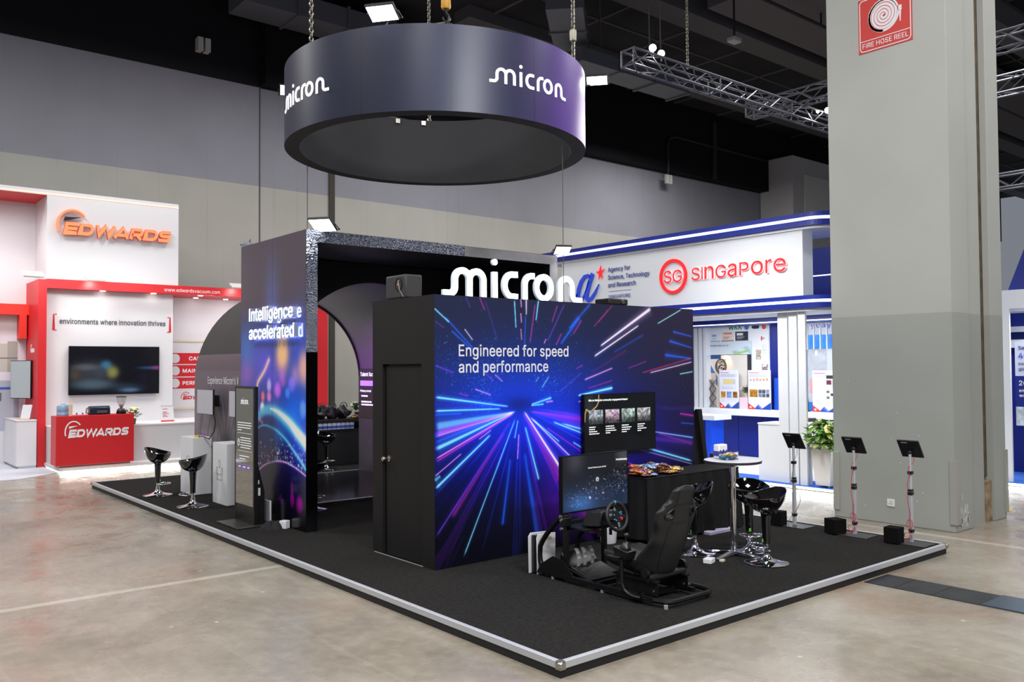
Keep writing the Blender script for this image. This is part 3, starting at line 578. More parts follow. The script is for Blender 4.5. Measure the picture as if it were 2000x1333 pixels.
    nt.links.new(noise(1.5, 4), bp.inputs['Height']); nt.links.new(bp.outputs[0], b.inputs['Normal'])
    return m

BLACKPAINT = mat('black_hall_paint', (14, 14, 20), 0.75, spec=0.2, noise=(0.7, 0.25))
DARKSTEEL = mat('dark_ceiling_steel', (40, 40, 46), 0.6, 0.2)
struct('floor', MB().box(-14, -12, -0.3, 60, 24, 0.0), concrete())
# back wall: grey paint in two tones, black above; its black upper part juts out beyond the expansion seam
wallp = zbands('hall_wall_paint', [(0, (166, 165, 158)), (7.58, (138, 138, 147)), (10.56, (14, 14, 20))], streaks=True)
struct('wall_back', MB().box(-14, 20.0, 0, 6.38, 20.4, 14.5), wallp)
struct('wall_back_recess', MB().box(6.42, 20.03, 0, 40, 20.4, 10.6), wallp)
struct('wall_back_upper', MB().box(6.38, 19.52, 10.58, 60, 20.4, 14.5), BLACKPAINT)
mt = mat('wall_seam', (58, 55, 48), 0.8)
struct('trim_1', MB().box(8.69, 19.97, 0, 8.88, 20.05, 10.58), mt)
struct('trim_2', MB().box(6.385, 19.985, 0, 6.415, 20.03, 10.58), mat('dark_joint', (78, 76, 76), 0.8))
gb = zbands('grey_block_paint', [(0, (178, 177, 180))])
b_ = MB().box(32.05, 18.2, 0, 44, 20.0, 12.1)
struct('wall_block', b_, gb)
struct('wall_block_window', MB().box(33.0, 18.17, 9.0, 41, 18.2, 11.3), mat('pale_board', (205, 203, 200), 0.7))
# conduit and rails on the black upper wall
o = own('wall_conduit', MB().tube([(24.5, 19.47, 10.4), (24.5, 19.47, 11.7), (24.65, 19.47, 11.97), (25.0, 19.47, 12.07), (28, 19.47, 12.04), (31.9, 19.47, 12.02)], 0.05), DARKSTEEL, 'dark thin conduit bent at a corner on the black upper hall wall', 'pipe')
own('wall_rail', MB().box(27.62, 19.42, 10.6, 27.84, 19.52, 13.2), DARKSTEEL, 'dark vertical cable rail on the black upper hall wall', 'rail')
for lx, lz, lab in ((4.65, 11.5, 'white emergency light box hanging on the black wall over the red booth'), (24.5, 10.25, 'small pale box fixed below the conduit on the hall wall')):
    k = own('wall_lamp_box', MB().box(lx-0.18, 19.75 if lx < 6 else 19.4, lz-0.3, lx-0.03, 20.0 if lx < 6 else 19.52, lz+0.08).box(lx+0.03, 19.75 if lx < 6 else 19.4, lz-0.3, lx+0.18, 20.0 if lx < 6 else 19.52, lz+0.08), mat('pale_plastic', (190, 190, 186), 0.5), lab, 'light box')

# ceiling: dark slab with panel joints, beams, ducts
cm = MB()
cm.box(-14, -12, 13.6, 60, 24, 13.9)
struct('ceiling', cm, mat('black_ceiling', (44, 43, 47), 0.85, spec=0.2, noise=(0.5, 0.3)))
for i, (x0, y0, x1, y1, zz) in enumerate([(12.0, 12.2, 60, 13.1, 13.05), (12.0, 6.2, 60, 7.0, 12.8), (12.0, 17.0, 60, 17.8, 13.2)]):
    struct('ceiling_beam', MB().box(x0, y0, zz, x1, y1, 13.6), mat('ceiling_beam_paint', (88, 85, 88), 0.8))
jm = MB()
for k in range(16): jm.box(13+3*k, -4, 13.54, 13.06+3*k, 20, 13.6)
for k in range(9): jm.box(12, -4+2.4*k, 13.54, 60, -3.95+2.4*k, 13.6)
struct('ceiling_joints', jm, mat('panel_joint', (90, 88, 90), 0.8))
struct('ceiling_panel', MB().box(17, 8.5, 13.0, 60, 11.6, 13.3), mat('grey_ceiling_board', (98, 94, 97), 0.85))
DUCT = mat('duct_metal', (104, 106, 114), 0.55, 0.3)
def duct(pts, w_, h_, label):
    d = MB()
    for a, b in zip(pts[:-1], pts[1:]):
        a, b = Vector(a), Vector(b); L = (b-a).length; ang = math.atan2((b-a).y, (b-a).x)
        d.box(0, -w_/2, -h_/2, L, w_/2, h_/2, Matrix.Translation(a) @ Matrix.Rotation(ang, 4, 'Z'))
        n = int(L/1.6)
        for k in range(1, n+1): d.box(k*1.6-0.04, -w_/2-0.05, -h_/2-0.05, k*1.6+0.04, w_/2+0.05, h_/2+0.05, Matrix.Translation(a) @ Matrix.Rotation(ang, 4, 'Z'))
    m_ = (Vector(pts[0])+Vector(pts[-1]))/2
    for k in (0.25, 0.75):
        c = Vector(pts[0]).lerp(Vector(pts[-1]), k); d.cyl(c, (c.x, c.y, 13.6), 0.025, n=6)
    return own('air_duct', d, DUCT, label, 'air duct')
duct([(5.2, 18.8, 12.6), (11.0, 18.8, 12.6)], 1.2, 0.6, 'grey air duct along the top of the black wall beside the ring sign')
duct([(11.4, 12.0, 11.9), (15.5, 15.8, 11.9)], 1.0, 0.5, 'long dark air duct slanting behind the top of the ring sign')
duct([(13.2, 13.6, 11.2), (18.0, 13.6, 11.2)], 0.9, 0.4, 'short grey air duct crossing below the slanting one')
sp = MB()
own('sprinkler_pipe', MB().cyl((12, 9.6, 12.6), (60, 9.6, 12.6), 0.05).cyl((20, 9.6, 12.6), (20, 9.6, 12.99), 0.03).cyl((32, 9.6, 12.6), (32, 9.6, 12.99), 0.03), DARKSTEEL, 'thin sprinkler pipe running under the dark ceiling above the truss', 'pipe')
own('sprinkler_pipe', MB().cyl((12, 5.0, 12.2), (60, 5.0, 12.2), 0.05).cyl((20, 5.0, 12.2), (20, 5.0, 13.53), 0.03), DARKSTEEL, 'thin sprinkler pipe running under the dark ceiling near the pillar top', 'pipe')
hp = thing('hanging_lamp', 'unlit white ceiling fitting on a drop rod above the truss', 'lamp', (15.4, 9.5, 11.0))
part('rod', MB().cyl((0, 0, 0.08), (0, 0, 2.0), 0.03), DARKSTEEL, hp)
part('lamp_body', MB().box(-0.17, -0.13, -0.06, 0.17, 0.13, 0.08), mat('pale_plastic'), hp, bevel=0.03)

# pillar: two grey shafts with an open joint between them
PAINT = zbands('pillar_paint', [(0, (163, 166, 160)), (2.82, (180, 181, 176))], rough=0.6)
pil = thing('concrete_pillar', 'massive grey painted pillar with an open brown joint', 'pillar', (7.95, 1.25, 0)); pil['kind'] = 'structure'
part('shaft', MB().box(7.275, 0.453, 0, 7.80, 2.12, 13.6), PAINT, pil, world=True, bevel=0.01)
part('shaft_return', MB().box(7.80, 0.52, 0, 8.32, 2.12, 13.6), PAINT, pil, world=True)
part('shaft', MB().box(8.52, 0.47, 0, 8.93, 2.12, 13.6), PAINT, pil, world=True, bevel=0.01)
part('joint_filler', MB().box(8.32, 0.56, 0.62, 8.52, 2.1, 13.6), mat('brown_joint_filler', (86, 76, 58), 0.9, noise=(6, 0.35)), pil, world=True)
part('rusty_plate', MB().box(8.34, 0.50, 0, 8.51, 0.58, 0.55), mat('rusty_steel', (150, 128, 100), 0.85, noise=(9, 0.5)), pil, world=True)
gd = mat('grey_guard', (160, 160, 152), 0.5)
part('corner_guard', MB().box(7.255, 2.03, 0.10, 7.275, 2.125, 0.92), gd, pil, world=True, bevel=0.004)
part('corner_guard', MB().box(7.255, 0.453, 0.10, 7.274, 0.515, 0.91).box(7.255, 0.43, 0.10, 7.36, 0.452, 0.91), gd, pil, world=True)
part('corner_guard', MB().box(8.87, 0.45, 0.08, 8.95, 0.469, 0.95).box(8.932, 0.47, 0.08, 8.95, 0.55, 0.95), gd, pil, world=True)
pc = MB(); r2 = random.Random(3)
for k in range(60):
    x = 7.30+r2.random()*0.36; z = 0.03+abs(r2.gauss(0, 0.11)); h = 0.02+r2.random()*0.09
    pc.box(x, 0.4515, z, x+0.006+r2.random()*0.018, 0.453, z+h)
for k in range(8):
    y = 0.8+r2.random()*1.1; z = 0.2+r2.random()*2.0
    pc.box(7.2735, y, z, 7.275, y+0.012, z+0.015)
part('peeled_paint', pc, mat('bare_plaster', (214, 211, 202), 0.9), pil, world=True)
so = thing('wall_socket', 'white square power socket low on the grey pillar', 'socket', (7.275, 1.295, 0.285))
part('plate', MB().box(-0.014, -0.052, -0.05, 0, 0.052, 0.05), mat('white_plastic', (228, 228, 224), 0.4), so, bevel=0.004)
hm = mat('dark_hole', (30, 30, 30), 0.7)
for yy, zz in ((0, 0.018), (-0.015, -0.012), (0.015, -0.012)): part('pin_hole', MB().box(-0.016, yy-0.004, zz-0.006, -0.0135, yy+0.004, zz+0.006), hm, so)

# fire hose reel sign high on the pillar
fs = thing('fire_sign', 'red square fire hose reel sign high on the grey pillar', 'sign', (7.275, 1.25, 6.48))
SR = mat('sign_red', (206, 62, 56), 0.45); SW = mat('sign_white', (236, 232, 236), 0.5)
part('board', MB().box(7.268, 0.876, 6.475, 7.275, 1.627, 7.235), SR, fs, world=True)
F = fX(7.268, 1.627, 6.475)   # u 0..0.751, v 0..0.76
def rrect(x0, y0, x1, y1, r, n=6):
    p = []
    for cx, cy, a0 in ((x1-r, y0+r, -PI/2), (x1-r, y1-r, 0), (x0+r, y1-r, PI/2), (x0+r, y0+r, PI)):
        for k in range(n+1):
            a = a0+PI/2*k/n; p.append((cx+r*math.cos(a), cy+r*math.sin(a)))
    return p
part('border', MB().ribbon(rrect(0.022, 0.022, 0.729, 0.738, 0.05), 0.012, F, 0, 0.002, closed=True).ribbon([(0.026, 0.165), (0.727, 0.165)], 0.01, F, 0, 0.002), SW, fs, world=True)
spi = []
for k in range(0, 161):
    a = k/160*2*PI*4.6; r = 0.012+0.196*k/160
    spi.append((0.36+r*math.cos(a+0.9), 0.455+r*math.sin(a+0.9)*1.05))
part('hose_symbol', MB().ribbon(spi, 0.034, F, 0, 0.002).ribbon([(0.355+0.235, 0.52), (0.355+0.235, 0.45)], 0.045, F, 0, 0.002).ribbon([(0.59, 0.45), (0.59, 0.30)], [0.03, 0.012], F, 0, 0.002)
     .ribbon([(0.36+0.205*math.cos(a), 0.455+0.215*math.sin(a)) for a in [0.3+0.3*k for k in range(21)]], 0.03, F, 0, 0.002), SW, fs, world=True)
text('lettering', 'FIRE HOSE REEL', F @ Matrix.Translation((0.055, 0.066, 0)), SW, fs, width=0.64, height=0.066, depth=0.002, bold=0.012)

# steel cover plates in the floor, leading away from the platform
pm = mat('cover_plate_black', (54, 58, 64), 0.35, 0.5, noise=(5, 0.25)); pm2 = mat('cover_plate_blue', (76, 90, 104), 0.3, 0.5)
ys = [(-0.32, -0.03), (-0.68, -0.325), (-1.12, -0.685), (-1.75, -1.125)]
for i, (a, b) in enumerate(ys):
    own('floor_plate', MB().box(4.06, a, 0, 4.53, b, 0.006 if i < 3 else 0.014), pm if i < 3 else pm2,
        ['scratched dark floor plate at the platform edge, the first of the row', 'second dark floor plate out from the platform edge', 'third dark floor plate out from the platform edge', 'bluish raised floor plate at the outer end of the row'][i], 'floor plate', 'steel floor plates')
own('floor_marking', MB().prism([(0, 0), (0.9, 0), (0.9, 0.1), (0.14, 0.1), (0.14, 0.6), (0, 0.6)], rotz(0.5, (9.55, 0.62, 0.0)), 0, 0.002), mat('yellow_tape', (214, 170, 70), 0.6), 'yellow tape corner marking on the concrete behind the pillar', 'floor marking')

# ================================================================== EXHIBITION PLATFORM
PX, PY, PZ = 5.98, 12.44, 0.112
pl = thing('exhibition_platform', 'low black carpeted platform with silver aluminium edging', 'platform', (PX/2, PY/2, 0))
CARPET = mat('black_carpet', (36, 35, 34), 0.95, spec=0.1, noise=(28, 0.28), bump=(220, 0.5))
ALU = mat('aluminium', (196, 198, 204), 0.42, 0.35); SKIRT = mat('black_skirt', (20, 19, 20), 0.6)
part('carpet', MB().box(0.04, 0.04, 0.09, PX-0.04, PY-0.04, PZ-0.001), CARPET, pl, world=True)
part('skirt', MB().box(0.01, 0.01, 0, PX-0.01, 0.05, 0.065).box(0.01, PY-0.05, 0, PX-0.01, PY-0.01, 0.065).box(0.01, 0.05, 0, 0.05, PY-0.05, 0.065).box(PX-0.05, 0.05, 0, PX-0.01, PY-0.05, 0.065), SKIRT, pl, world=True)
for x0, y0, x1, y1 in ((0.045, 0, PX-0.045, 0.042), (0.045, PY-0.042, PX-0.045, PY), (0, 0.045, 0.042, PY-0.045), (PX-0.042, 0.045, PX, PY-0.045)):
    part('edge_rail', MB().box(x0, y0, 0.063, x1, y1, PZ+0.002), ALU, pl, world=True, bevel=0.003)
CM = mat('corner_steel', (176, 174, 162), 0.3, 0.9)
for cx, cy in ((0, 0), (PX, 0), (0, PY), (PX, PY)):
    sx = 1 if cx == 0 else -1; sy = 1 if cy == 0 else -1
    q = MB().sphere((cx+sx*0.008, cy+sy*0.008, 0.092), 0.026, 14, 10)
    q.box(min(cx-sx*0.002, cx+sx*0.05), min(cy-sy*0.003, cy+sy*0.001), 0.058, max(cx-sx*0.002, cx+sx*0.05), max(cy-sy*0.003, cy+sy*0.001), 0.105)
    q.box(min(cx-sx*0.003, cx+sx*0.001), min(cy-sy*0.002, cy+sy*0.05), 0.058, max(cx-sx*0.003, cx+sx*0.001), max(cy-sy*0.002, cy+sy*0.05), 0.105)
    q.box(min(cx, cx+sx*0.048), min(cy, cy+sy*0.048), 0.108, max(cx, cx+sx*0.048), max(cy, cy+sy*0.048), 0.116)
    part('corner_bracket', q, CM, pl, world=True, smooth=40)
# ================================================================== LOGO WORDMARK (wave-tailed lower case letters)
def arc(cx, cy, rx, ry, a0, a1, n=14):
    return [(cx+rx*math.cos(math.radians(a0+(a1-a0)*k/n)), cy+ry*math.sin(math.radians(a0+(a1-a0)*k/n))) for k in range(n+1)]
S_ = 0.055; H_ = 0.2725; h0 = 0.0275
def wordmark_letters():
    """six letters as lists of strokes (paths, closed?), 1.99 long, x-height 0.30; returns [(letter, [(pts, closed)])]"""
    m = [([(0, h0), (0.085, h0)]+arc(0.088, 0.095, 0.066, 0.0675, -90, 0, 8)[1:]+[(0.154, 0.17)]+arc(0.2485, 0.178, 0.0945, 0.0945, 180, 0, 16)[1:]+[(0.343, 0)], False),
         ([(0.343, 0.12), (0.343, 0.17)]+arc(0.437, 0.178, 0.094, 0.0945, 180, 0, 16)[1:]+[(0.531, 0)], False)]
    i = [([(0.683, 0), (0.683, 0.285)], False)]
    c = [([(1.004, 0.2735)]+arc(0.925, 0.15, 0.103, 0.1225, 80, 280, 22)+[(1.004, 0.0265)], False)]
    r = [([(1.112, 0), (1.112, 0.165)]+arc(1.207, 0.17, 0.095, 0.1025, 180, 92, 10)[1:]+[(1.252, H_)], False)]
    o = [(arc(1.395, 0.15, 0.110, 0.1225, 0, 360-12, 29), True)]
    n = [([(1.645, 0), (1.645, 0.17)]+arc(1.7395, 0.178, 0.0945, 0.0945, 180, 0, 16)[1:]+[(1.834, 0.095)]+arc(1.90, 0.095, 0.066, 0.0675, 180, 270, 8)[1:]+[(1.991, h0)], False)]
    return [('letter', m), ('letter', i), ('letter', c), ('letter', r), ('letter', o), ('letter', n)]
def wordmark_mb(strokes, M, d0, d1, sc=1.0, dot=False, wk=1.0):
    q = MB()
    K = M @ Matrix.Diagonal((sc, sc, 1, 1))
    for pts, cl in strokes: q.ribbon(pts, S_*wk, K, d0, d1, closed=cl)
    if dot:
        q.prism([(0.683+0.034*math.cos(2*PI*k/24), 0.392+0.034*math.sin(2*PI*k/24)) for k in range(24)], K, d0, d1)
    return q
GLOW = mat('lit_white_acrylic', (255, 255, 255), 0.4, emit=(244, 250, 255), es=2.6)
RETURN = mat('letter_return', (206, 214, 220), 0.4, emit=(225, 238, 255), es=0.25)

def greek(q, M, width, rows, pitch, ht, seed=0):
    """rows of small word-length dashes for print too fine to read; rows = relative line lengths."""
    r = random.Random(seed)
    for j, L in enumerate(rows):
        u = 0.0; end = width*L
        while u < end-1e-4:
            wl = min(end-u, ht*(1.2+3.2*r.random()))
            q.box(u, -j*pitch-ht, 0, u+wl, -j*pitch, 0.0006, M); u += wl+ht*0.55
    return q

# ================================================================== STORE ROOM BOX WITH THE LIGHT-TRAIL MURAL
BX0, BX1, BY0, BY1, BZ1 = 0.872, 5.0, 2.787, 4.0, 2.895
BLK = mat('black_laminate', (25, 23, 23), 0.6, spec=0.3, noise=(3, 0.12))
box = thing('mural_booth', 'black store room box with a blue light-trail mural on its front', 'booth', ((BX0+BX1)/2, (BY0+BY1)/2, PZ))
DY0, DY1, DZ1 = 3.02, 3.79, 2.19
w_ = MB()
w_.box(BX0, BY0, PZ, BX1, BY0+0.09, BZ1)                      # front wall
w_.box(BX0, BY0+0.09, PZ, BX0+0.09, DY0, BZ1)                 # side wall round the doorway
w_.box(BX0, DY1, PZ, BX0+0.09, BY1, BZ1)
w_.box(BX0, DY0, DZ1, BX0+0.09, DY1, BZ1)
w_.box(BX0+0.09, BY1-0.09, PZ, BX1, BY1, BZ1)
w_.box(BX1-0.09, BY0+0.09, PZ, BX1, BY1-0.09, BZ1)
part('wall_shell', w_, BLK, box, world=True)
d_ = part('door', MB().box(BX0+0.03, DY0, PZ+0.006, BX0+0.07, DY1-0.03, DZ1-0.02), BLK, box, world=True)
part('door_knob', MB().lathe([(0, 0), (0.032, 0.0), (0.032, 0.008), (0.012, 0.012), (0.012, 0.045), (0.026, 0.055), (0.030, 0.072), (0.022, 0.088), (0, 0.092)], (0, 0, 0), 20, Matrix.Translation((BX0+0.03, 3.70, 1.16)) @ Matrix.Rotation(-PI/2, 4, 'Y'), cap=False), mat('brushed_nickel', (205, 195, 180), 0.25, 1.0), d_, smooth=40, world=True)
part('threshold_strip', MB().box(BX0-0.006, 3.0, PZ, BX0-0.001, 3.97, PZ+0.006), ALU, box, world=True)

STREAKS = [
 (-0.0, 2.64, 0.19, 2.5, 0.005, 0.007, 'C', 1.0), (0.13, 2.56, 0.5, 2.23, 0.005, 0.007, 'B', 1.0), (0.21, 2.42, 0.48, 2.22, 0.006, 0.007, 'B', 1.0),
 (0.38, 2.44, 0.49, 2.32, 0.004, 0.008, 'W', 0.7), (0.01, 2.51, 0.13, 2.44, 0.005, 0.005, 'P', 0.5), (0.4, 2.77, 0.46, 2.66, 0.006, 0.006, 'P', 0.5),
 (0.58, 2.78, 0.65, 2.64, 0.006, 0.007, 'M', 0.8), (0.65, 2.76, 0.82, 2.32, 0.006, 0.006, 'P', 0.35), (1.06, 2.77, 1.08, 2.46, 0.01, 0.006, 'C', 1.0),
 (1.15, 2.81, 1.16, 2.69, 0.007, 0.007, 'K', 1.0), (1.15, 2.63, 1.16, 2.52, 0.007, 0.007, 'K', 1.0), (1.15, 2.46, 1.16, 2.33, 0.007, 0.007, 'K', 0.8),
 (1.23, 2.78, 1.23, 2.61, 0.015, 0.007, 'W', 0.9), (1.22, 2.61, 1.2, 2.26, 0.006, 0.004, 'B', 0.8), (1.41, 2.78, 1.37, 2.55, 0.013, 0.006, 'C', 1.0),
 (1.36, 2.74, 1.28, 2.3, 0.007, 0.007, 'M', 0.9), (1.7, 2.74, 1.61, 2.54, 0.008, 0.008, 'M', 0.8), (1.81, 2.76, 1.54, 2.32, 0.008, 0.006, 'P', 0.8),
 (2.23, 2.78, 1.87, 2.47, 0.025, 0.012, 'B', 0.7), (2.05, 2.62, 1.74, 2.29, 0.031, 0.012, 'B', 1.0), (2.08, 2.58, 1.94, 2.41, 0.008, 0.008, 'M', 0.9),
 (1.76, 2.42, 1.67, 2.28, 0.008, 0.008, 'M', 0.9), (1.52, 2.35, 1.49, 2.3, 0.008, 0.008, 'K', 0.9), (2.61, 2.78, 2.27, 2.5, 0.008, 0.006, 'R', 0.7),
 (2.53, 2.72, 2.35, 2.56, 0.006, 0.006, 'M', 0.5), (3.31, 2.77, 2.37, 2.27, 0.044, 0.016, 'W', 1.0), (3.08, 2.55, 2.27, 2.15, 0.013, 0.016, 'W', 1.0),
 (3.89, 2.77, 3.41, 2.57, 0.009, 0.008, 'T', 1.0), (3.71, 2.48, 4.11, 2.42, 0.017, 0.007, 'B', 1.0), (3.63, 2.36, 4.11, 2.27, 0.024, 0.007, 'B', 1.0),
 (3.54, 2.18, 4.09, 2.13, 0.037, 0.014, 'B', 0.9), (2.6, 2.02, 2.11, 1.88, 0.01, 0.011, 'K', 1.0), (3.21, 2.1, 2.86, 2.01, 0.007, 0.008, 'M', 0.6),
 (4.11, 2.14, 3.1, 1.95, 0.009, 0.007, 'R', 1.0), (4.11, 2.09, 3.25, 1.95, 0.011, 0.01, 'W', 0.8), (4.11, 1.96, 3.84, 1.93, 0.009, 0.009, 'T', 1.0),
 (2.6, 1.78, 2.0, 1.7, 0.018, 0.009, 'C', 1.0), (2.6, 1.87, 2.17, 1.78, 0.008, 0.006, 'R', 0.7), (2.08, 1.97, 1.7, 1.74, 0.006, 0.006, 'P', 0.6),
 (2.1, 2.06, 1.98, 2.01, 0.008, 0.006, 'M', 0.6), (3.16, 2.43, 2.6, 2.2, 0.017, 0.01, 'B', 0.45), (2.86, 2.24, 2.22, 1.96, 0.023, 0.009, 'R', 0.25),
 (0.01, 2.06, 0.25, 1.98, 0.007, 0.007, 'P', 1.0), (0.51, 1.81, 0.73, 1.74, 0.006, 0.007, 'K', 0.8), (0.78, 1.96, 0.89, 1.88, 0.006, 0.007, 'K', 0.7),
 (0.62, 1.99, 0.77, 1.89, 0.006, 0.006, 'M', 0.5), (0.3, 1.77, 0.43, 1.74, 0.004, 0.004, 'R', 0.7), (1.45, 1.8, 1.56, 1.93, 0.006, 0.009, 'T', 0.6),
 (1.36, 1.87, 1.41, 1.93, 0.004, 0.007, 'T', 0.5), (0.0, 1.74, 0.98, 1.61, 0.019, 0.006, 'C', 1.2), (0.0, 1.6, 0.87, 1.59, 0.015, 0.006, 'C', 1.1),
 (0.0, 1.56, 0.34, 1.56, 0.007, 0.004, 'B', 0.8), (1.6, 1.69, 1.29, 1.62, 0.017, 0.007, 'C', 1.1), (1.48, 1.62, 1.29, 1.61, 0.012, 0.006, 'C', 1.0),
 (1.62, 1.65, 1.51, 1.64, 0.008, 0.006, 'K', 1.0), (2.6, 1.78, 2.01, 1.7, 0.018, 0.009, 'C', 1.1), (2.59, 1.66, 2.0, 1.63, 0.008, 0.006, 'K', 1.0),
 (0.0, 1.44, 1.06, 1.55, 0.081, 0.012, 'C', 0.62), (0.0, 1.37, 1.06, 1.55, 0.046, 0.009, 'M', 0.7), (0.0, 1.34, 1.07, 1.55, 0.016, 0.006, 'K', 0.7),
 (0.0, 1.28, 0.89, 1.52, 0.008, 0.004, 'B', 0.9), (0.0, 1.21, 1.08, 1.56, 0.04, 0.007, 'C', 1.0), (0.0, 1.11, 1.04, 1.54, 0.009, 0.006, 'K', 1.0),
 (0.0, 1.08, 1.06, 1.54, 0.021, 0.007, 'M', 0.9), (0.56, 1.28, 0.73, 1.37, 0.006, 0.006, 'K', 0.8), (0.0, 0.81, 0.73, 1.33, 0.027, 0.014, 'C', 1.0),
 (-0.0, 0.32, 1.01, 1.47, 0.019, 0.007, 'P', 0.8), (0.2, 0.49, 0.92, 1.35, 0.046, 0.014, 'M', 0.5), (0.35, 0.07, 1.07, 1.49, 0.014, 0.009, 'C', 0.85),
 (1.05, 1.26, 1.1, 1.46, 0.01, 0.007, 'C', 0.9), (1.09, 1.03, 1.11, 1.31, 0.007, 0.009, 'K', 1.0), (0.87, 0.33, 0.99, 1.06, 0.031, 0.02, 'B', 0.8),
 (0.0, 0.94, 0.34, 1.15, 0.008, 0.006, 'K', 0.9), (0.0, 0.9, 0.07, 0.94, 0.04, 0.022, 'C', 0.6), (1.87, 0.71, 1.18, 1.56, 0.037, 0.012, 'W', 1.0),
 (1.75, 0.74, 1.16, 1.55, 0.136, 0.015, 'M', 0.55), (2.09, 0.84, 1.27, 1.49, 0.012, 0.009, 'W', 0.9), (1.72, 1.18, 1.31, 1.46, 0.009, 0.009, 'C', 1.0),
 (1.4, 0.77, 1.2, 1.39, 0.022, 0.013, 'C', 0.95), (1.37, 0.15, 1.19, 1.11, 0.068, 0.023, 'B', 0.75), (2.71, 1.05, 1.6, 1.42, 0.014, 0.012, 'C', 1.1),
 (4.11, 0.78, 1.72, 1.4, 0.021, 0.012, 'C', 1.2), (4.11, 0.74, 2.85, 1.06, 0.009, 0.005, 'W', 0.5), (2.21, 1.02, 1.92, 1.17, 0.014, 0.009, 'C', 1.0),
 (2.53, 1.01, 2.16, 1.16, 0.006, 0.006, 'R', 0.9), (2.11, 1.02, 1.51, 1.36, 0.009, 0.007, 'M', 0.8), (2.59, 1.35, 1.25, 1.55, 0.096, 0.009, 'M', 0.6),
 (2.61, 1.23, 1.27, 1.55, 0.096, 0.012, 'P', 0.7), (4.12, 1.09, 3.28, 1.22, 0.016, 0.008, 'C', 0.8), (4.11, 1.01, 3.4, 1.19, 0.035, 0.024, 'M', 0.4),
 (4.12, 1.38, 3.83, 1.42, 0.021, 0.017, 'M', 1.0), (4.12, 1.27, 3.85, 1.3, 0.009, 0.009, 'B', 1.0), (3.11, 0.76, 2.84, 0.87, 0.008, 0.006, 'R', 0.8),
 (2.35, 0.23, 2.22, 0.35, 0.022, 0.019, 'W', 0.8), (2.39, 0.09, 1.94, 0.48, 0.173, 0.092, 'M', 0.5), (4.11, 1.03, 3.12, 1.15, 0.07, 0.05, 'P', 0.35),
 (2.59, 1.42, 2.34, 1.44, 0.006, 0.006, 'W', 0.6)]

def mural(U, V):
    W, Hh = 4.128, 2.783
    vx, vy = 1.132, 1.60
    C = np.zeros(U.shape+(3,))
    top = np.array([27, 31, 56.]); bot = np.array([2, 2, 16.])
    t = V/Hh
    C += bot+(top-bot)*ss(t, 0.25, 1.0)[..., None]
    rt = ss(U, 1.6, 4.0)*ss(t, 0.4, 0.8)
    C = C*(1-rt[..., None]*0.6)+rt[..., None]*0.6*np.array([40, 28, 60.])
    r = np.sqrt(((U-vx)/1.5)**2+((V-vy-0.05)/0.62)**2)
    C += np.exp(-r**2)[..., None]*np.array([0, 36, 140.])
    r = np.sqrt(((U-vx-0.1)/1.9)**2+((V-1.15)/0.62)**2)
    C += np.exp(-r**2)[..., None]*np.array([3, 6, 78.])
    lo_ = np.exp(-((U-2.9)/1.3)**2-((V-1.05)/0.5)**2)
    C += lo_[..., None]*np.array([20, 6, 70.])
    d = np.exp(-((V-1.63)/0.09)**2)*np.exp(-((U-1.13)/0.22)**2)      # dark gap above the vanishing point
    C *= (1-0.35*d)[..., None]
    C += (np.exp(-((U-1.75)/0.35)**2-((V-0.45)/0.3)**2))[..., None]*np.array([60, 0, 90.])
    # dust of light points either side of the road
    r_ = np.random.default_rng(3); W1, H1 = U[0, -1], V[-1, 0]
    def dust(n, fu, fv, rgb, s0, k):
        for _ in range(n):
            u, v = fu(), fv()
            i, j = int(v/H1*(U.shape[0]-1)), int(u/W1*(U.shape[1]-1)); q = 1 if r_.random() < 0.93 else 2
            if 0 < i < U.shape[0]-q and 0 < j < U.shape[1]-q: C[i:i+q, j:j+q] += np.array(rgb)*k*(0.3+r_.random())
    m = vnoise(U, V, 2.4, 5)
    for cu, cv, su, sv, n in ((0.62, 1.78, 0.13, 0.14, 420), (0.72, 2.12, 0.10, 0.16, 160), (0.30, 2.02, 0.12, 0.14, 160), (0.12, 2.2, 0.08, 0.1, 60), (1.55, 1.85, 0.14, 0.16, 260), (1.85, 2.0, 0.18, 0.16, 140), (1.15, 2.2, 0.5, 0.3, 120), (3.75, 1.75, 0.25, 0.2, 200), (3.3, 2.0, 0.3, 0.3, 90), (2.4, 1.9, 0.3, 0.2, 120)):
        dust(n, lambda: r_.normal(cu, su), lambda: r_.normal(cv, sv), (26, 110, 150) if cu < 2 else (24, 50, 130), 1, 0.6)
    # fine speed lines converging on the vanishing point
    ang = np.arctan2(V-vy, U-vx); rad = np.hypot(U-vx, V-vy)
    a = vnoise((ang+PI)*6.0, rad*0.25, 3.0, 11, 3)
    fl = ss(a, 0.58, 0.72)*np.clip(rad/0.7, 0, 1)*(1-ss(V, 1.5, 1.75))*np.exp(-rad/2.2)
    C += fl[..., None]*np.where((vnoise((ang+PI)*4, ang*0+1, 1.3, 2, 2) > 0.5)[..., None], np.array([30, 70, 200.]), np.array([110, 30, 150.]))*0.5
    for ax, ay, bx, by, w0, w1, c, k in STREAKS:
        streak(C, U, V, (ax, ay), (bx, by), max(w0, 0.009), max(w1, 0.0085), SC[c], k)
    return C
SC = {'C': (120, 225, 255), 'B': (20, 90, 230), 'W': (245, 225, 245), 'K': (240, 140, 210), 'M': (180, 36, 165), 'P': (100, 55, 195), 'R': (180, 30, 90), 'T': (150, 235, 225)}
art('mural_print', fY(BX0, BY0-0.002, PZ), BX1-BX0, BZ1-PZ, 760, 512, mural, printed('mural_vinyl', 0.42, spec=0.35), box)
LW = mat('white_vinyl', (214, 214, 222), 0.5)
text('lettering', 'Engineered for speed', fY(BX0+0.303, BY0-0.003, PZ+2.155), LW, box, width=1.556, height=0.118, depth=0.003, bold=0.012)
